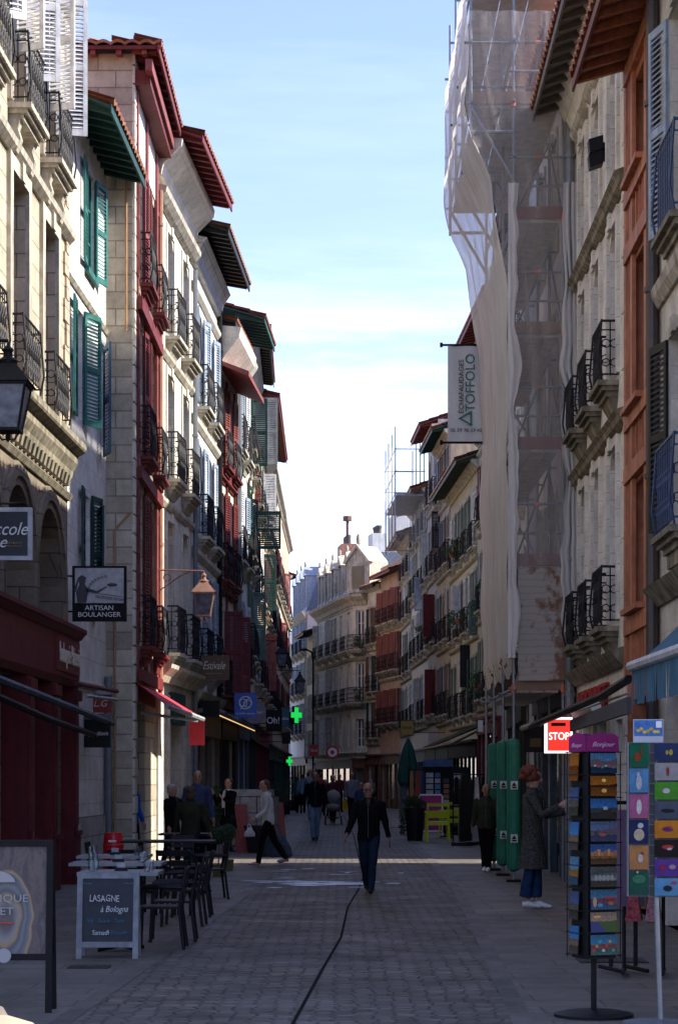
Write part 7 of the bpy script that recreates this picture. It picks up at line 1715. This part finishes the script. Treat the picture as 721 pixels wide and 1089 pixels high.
p, h_ = ph(243, 828, 909); person('woman on the phone in a black coat with a white scarf, left side', p, R(-35), h_, top=('coat', BLK), legs=DEN, hair=HB, hairk='bun', shoe=WSH, lf=(4, 2), rf=(-4, 2), la=(28, 6, 100, 30), ra=(30, 10, 128, 5), coat=.25, scarf=WHT)
person('person seen from behind in an olive green jacket, standing at the terrace', Vector((at(203, 0, 32.2).x, 32.2, 0)), R(170), 1.50, top=('jacket', OLV), legs=DEN, hair=HB, hairk='bob', la=(5, 14, 20), ra=(5, 14, 20), bulk=1.12)
person('tall dark haired man in a navy jumper facing us behind the terrace', Vector((at(210, 0, 37.5).x, 37.5, 0)), R(20), 1.77, top=('jumper', NVY), legs=BLK, hair=HGD, bulk=1.1, yaw=-12)
person('grey haired woman in black at the left of the chatting group', Vector((at(184, 0, 36.5).x, 36.5, 0)), R(55), 1.52, top=('jacket', BLK), legs=BLK, hair=HG, hairk='grey', la=(10, 8, 30), ra=(5, 8, 15), bulk=1.1)
person('person in a bright blue top standing in the doorway by the stone pier', Vector((-3.74, 37.35, 0)), R(60), 1.62, top=('jumper', fabric('bright_blue', (.02, .07, .35))), legs=BLK, hair=HGD, vox=.016)
p, h_ = ph(567, 818, 966); _, hands = person('red haired woman in a long grey coat and cropped jeans browsing the postcards', p, R(72), h_, top=('coat', GRYC), legs=fabric('blue_denim', (.016, .035, .085)), hair=HR_, hairk='curly', shoe=WSH, lf=(3, 2), rf=(-5, 3), la=(26, 4, 78, 8), ra=(34, 6, 84, 12), coat=.36, flare=.022, cut=True, vox=.009, bulk=1.02)
m = MB(); hc = hands[0]; e = empty('notebook', (hc.x+.08, hc.y-.05, hc.z), R(20), 'striped spiral bound booklet in the raised hand of the red haired woman', 'booklet'); m = MB(); m.box(-.1, .1, -.006, .006, -.13, .13); m.build('cover', mat('striped_grey', (.25, .25, .26), .5, 0, .5, 30), e)
m = MB()
for i in range(9): m.ring((-.1, 0, -.12+i*.03), .012, .002, 'y', 8)
m.build('spiral', STEEL, e)
p, h_ = ph(517, 834, 927); person('man in an olive fleece and black trousers standing left of the green scaffold sleeves', p, R(-10), h_, top=('fleece', OLV), legs=BLK, hair=HGD, hairk='bald', shoe=WSH, skin=SKIND, lf=(5, 4), rf=(-5, 6), la=(6, 10, 25), ra=(4, 8, 15), bulk=1.12, yaw=18)
# far shoppers
far = [('man in a grey patterned sweater standing in the distance', 374, 821, 872, 75, fabric('sweater', (.16, .17, .2)), BLK, HGD, 'short', 0), ('person in a navy coat half hidden by the walking man', 384, 832, 880, 68, NVY, BLK, HB, 'short', 10), ('person with a straw coloured hat and a blue denim jacket far away', 330, 818, 872, 80, LDEN, LDEN, mat('straw', (.3, .2, .1)), 'hat', 160),
       ('dark dressed parent pushing the grey pram', 354, 824, 876, 74.5, fabric('burgundy', (.07, .02, .03)), BLK, HB, 'bob', 0), ('person with a white cap near the pram', 347, 829, 868, 88, NVY, BLK, WHITEP, 'beanie', 20), ('person in a red striped top in the far crowd', 341, 822, 863, 98, fabric('brick_red', (.3, .05, .04)), BLK, HB, 'short', 200),
       ('person in a dark red jacket at the back of the far crowd', 361, 823, 862, 100, fabric('dark_red', (.12, .02, .025)), DEN, HGD, 'short', 30), ('person in black with grey hair right of the far crowd', 394, 829, 866, 92, BLK, BLK, HG, 'grey', 0), ('person in a pale blue shirt at the left of the far crowd', 322, 823, 864, 96, fabric('pale_blue', (.2, .3, .42)), BLK, HB, 'short', 190), ('person in a teal coat far away beside the shrubs', 316, 826, 864, 97, fabric('teal', (.02, .09, .1)), BLK, HB, 'bob', 170)]
for lab, px, yt, yb, Y, tc_, lc_, hc_, hk, rz in far:
    q = at(px, 0, Y); person(lab, Vector((q.x, Y, 0)), R(rz), max(1.45, H-(yt-HZ)*Y/F if False else H+(HZ-yt)*Y/F), top=('jacket', tc_), legs=lc_, hair=hc_, hairk=hk, vox=.022, lf=(8, 5), rf=(-8, 8))
# pram
e = empty('pram', (at(354.5, 0, 72.6).x, 72.6, 0), 0, 'grey pram with a rounded hood coming towards us', 'pram'); GH = fabric('pram_grey', (.19, .185, .175))
m = MB(); m.ball((0, .1, .95), .26, .3, .28, 16, 10); m.build('hood', GH, e, smooth=True); m = MB(); m.tube([(0, -.25, .62), (0, .3, .62), (0, .35, .8)], [(.2, .12), (.26, .16), (.24, .12)], 14, (1, 0, 0)); m.build('carrycot', GH, e, smooth=True)
for sx in (-1, 1):
    for y, r_ in ((-.35, .13), (.3, .16)):
        m = MB(); m._lathe([(r_*.5, -.02), (r_, -.025), (r_, .025), (r_*.5, .02)], 18, (0, 0, 0)); m.v = [(z, x, y_) for x, y_, z in m.v]; m.build('wheel', BLACKM, e, (sx*.28, y, r_))
m = MB()
for sx in (-1, 1): m.tube([(sx*.26, -.35, .15), (sx*.2, .1, .55), (sx*.24, .6, 1.05)], .015, 6); m.tube([(sx*.27, .3, .17), (sx*.2, -.05, .5)], .015, 6)
m.tube([(-.24, .6, 1.05), (.24, .6, 1.05)], .018, 6); m.box(-.2, .2, -.2, .2, .22, .26); m.build('chassis', BLACKP, e)

# ================================================================ LIGHT, SKY, CAMERA
SUN_EL, SUN_AZ = 41.0, 92.0          # from the right, square to the street
w = bpy.data.worlds.new('World'); SC.world = w; w.use_nodes = True; t = w.node_tree
bg = t.nodes['Background']; sky = t.nodes.new('ShaderNodeTexSky'); sky.sky_type = 'NISHITA'; sky.sun_disc = False
sky.sun_elevation = R(SUN_EL); sky.sun_rotation = R(SUN_AZ); sky.altitude = 20; sky.air_density = 1.0; sky.dust_density = .25; sky.ozone_density = 1.6
tc = t.nodes.new('ShaderNodeTexCoord'); mp = t.nodes.new('ShaderNodeMapping'); mp.inputs['Scale'].default_value = (2.2, 2.2, 16); mp.inputs['Location'].default_value = (1.3, .4, .35); t.links.new(tc.outputs['Generated'], mp.inputs[0])
n = noise_n(t, mp.outputs[0], 1.15, 7, .6); cl = ramp(t, n, [(.48, 0), (.6, .55), (.72, 1)])
sp = t.nodes.new('ShaderNodeSeparateXYZ'); t.links.new(tc.outputs['Generated'], sp.inputs[0])
mask = ramp(t, sp.outputs[2], [(.0, .5), (.08, .6), (.19, .6), (.26, .05), (.5, .2)])
mu = t.nodes.new('ShaderNodeMath'); mu.operation = 'MULTIPLY'; t.links.new(cl, mu.inputs[0]); t.links.new(mask, mu.inputs[1])
sk = mixc(t, 1, sky.outputs[0], (.86, .765, .94), 'MULTIPLY'); c = mixc(t, mu.outputs[0], sk, (6.0, 6.4, 6.9)); t.links.new(c, bg.inputs['Color']); bg.inputs['Strength'].default_value = .145
sd = bpy.data.lights.new('sun', 'SUN'); sd.energy = 4.6; sd.angle = R(.5); sd.color = (1, .93, .82)
so = bpy.data.objects.new('sun', sd); COL.objects.link(so)
d = Vector((math.sin(R(SUN_AZ))*math.cos(R(SUN_EL)), math.cos(R(SUN_AZ))*math.cos(R(SUN_EL)), math.sin(R(SUN_EL)))); so.rotation_euler = (-d).to_track_quat('-Z', 'Y').to_euler(); so.location = (20, 20, 40)
cam = bpy.data.cameras.new('camera'); co = bpy.data.objects.new('camera', cam); COL.objects.link(co); SC.camera = co
co.location = (0, 0, H); co.rotation_euler = (R(90), 0, 0); cam.sensor_fit = 'VERTICAL'; cam.sensor_height = 24; cam.lens = 24*F/1089.0
cam.shift_y = (HZ-544.5)/1089.0; cam.clip_start = .1; cam.clip_end = 2000
SC.view_settings.view_transform = 'Standard'; SC.view_settings.look = 'None'; SC.view_settings.exposure = 1.42; SC.view_settings.gamma = 1; SC.view_settings.use_curve_mapping = False
for o in COL.objects:
    if '_used' in o: del o['_used']
SC.render.engine = 'CYCLES'; SC.cycles.max_bounces = 10; SC.cycles.diffuse_bounces = 8; SC.cycles.transparent_max_bounces = 16
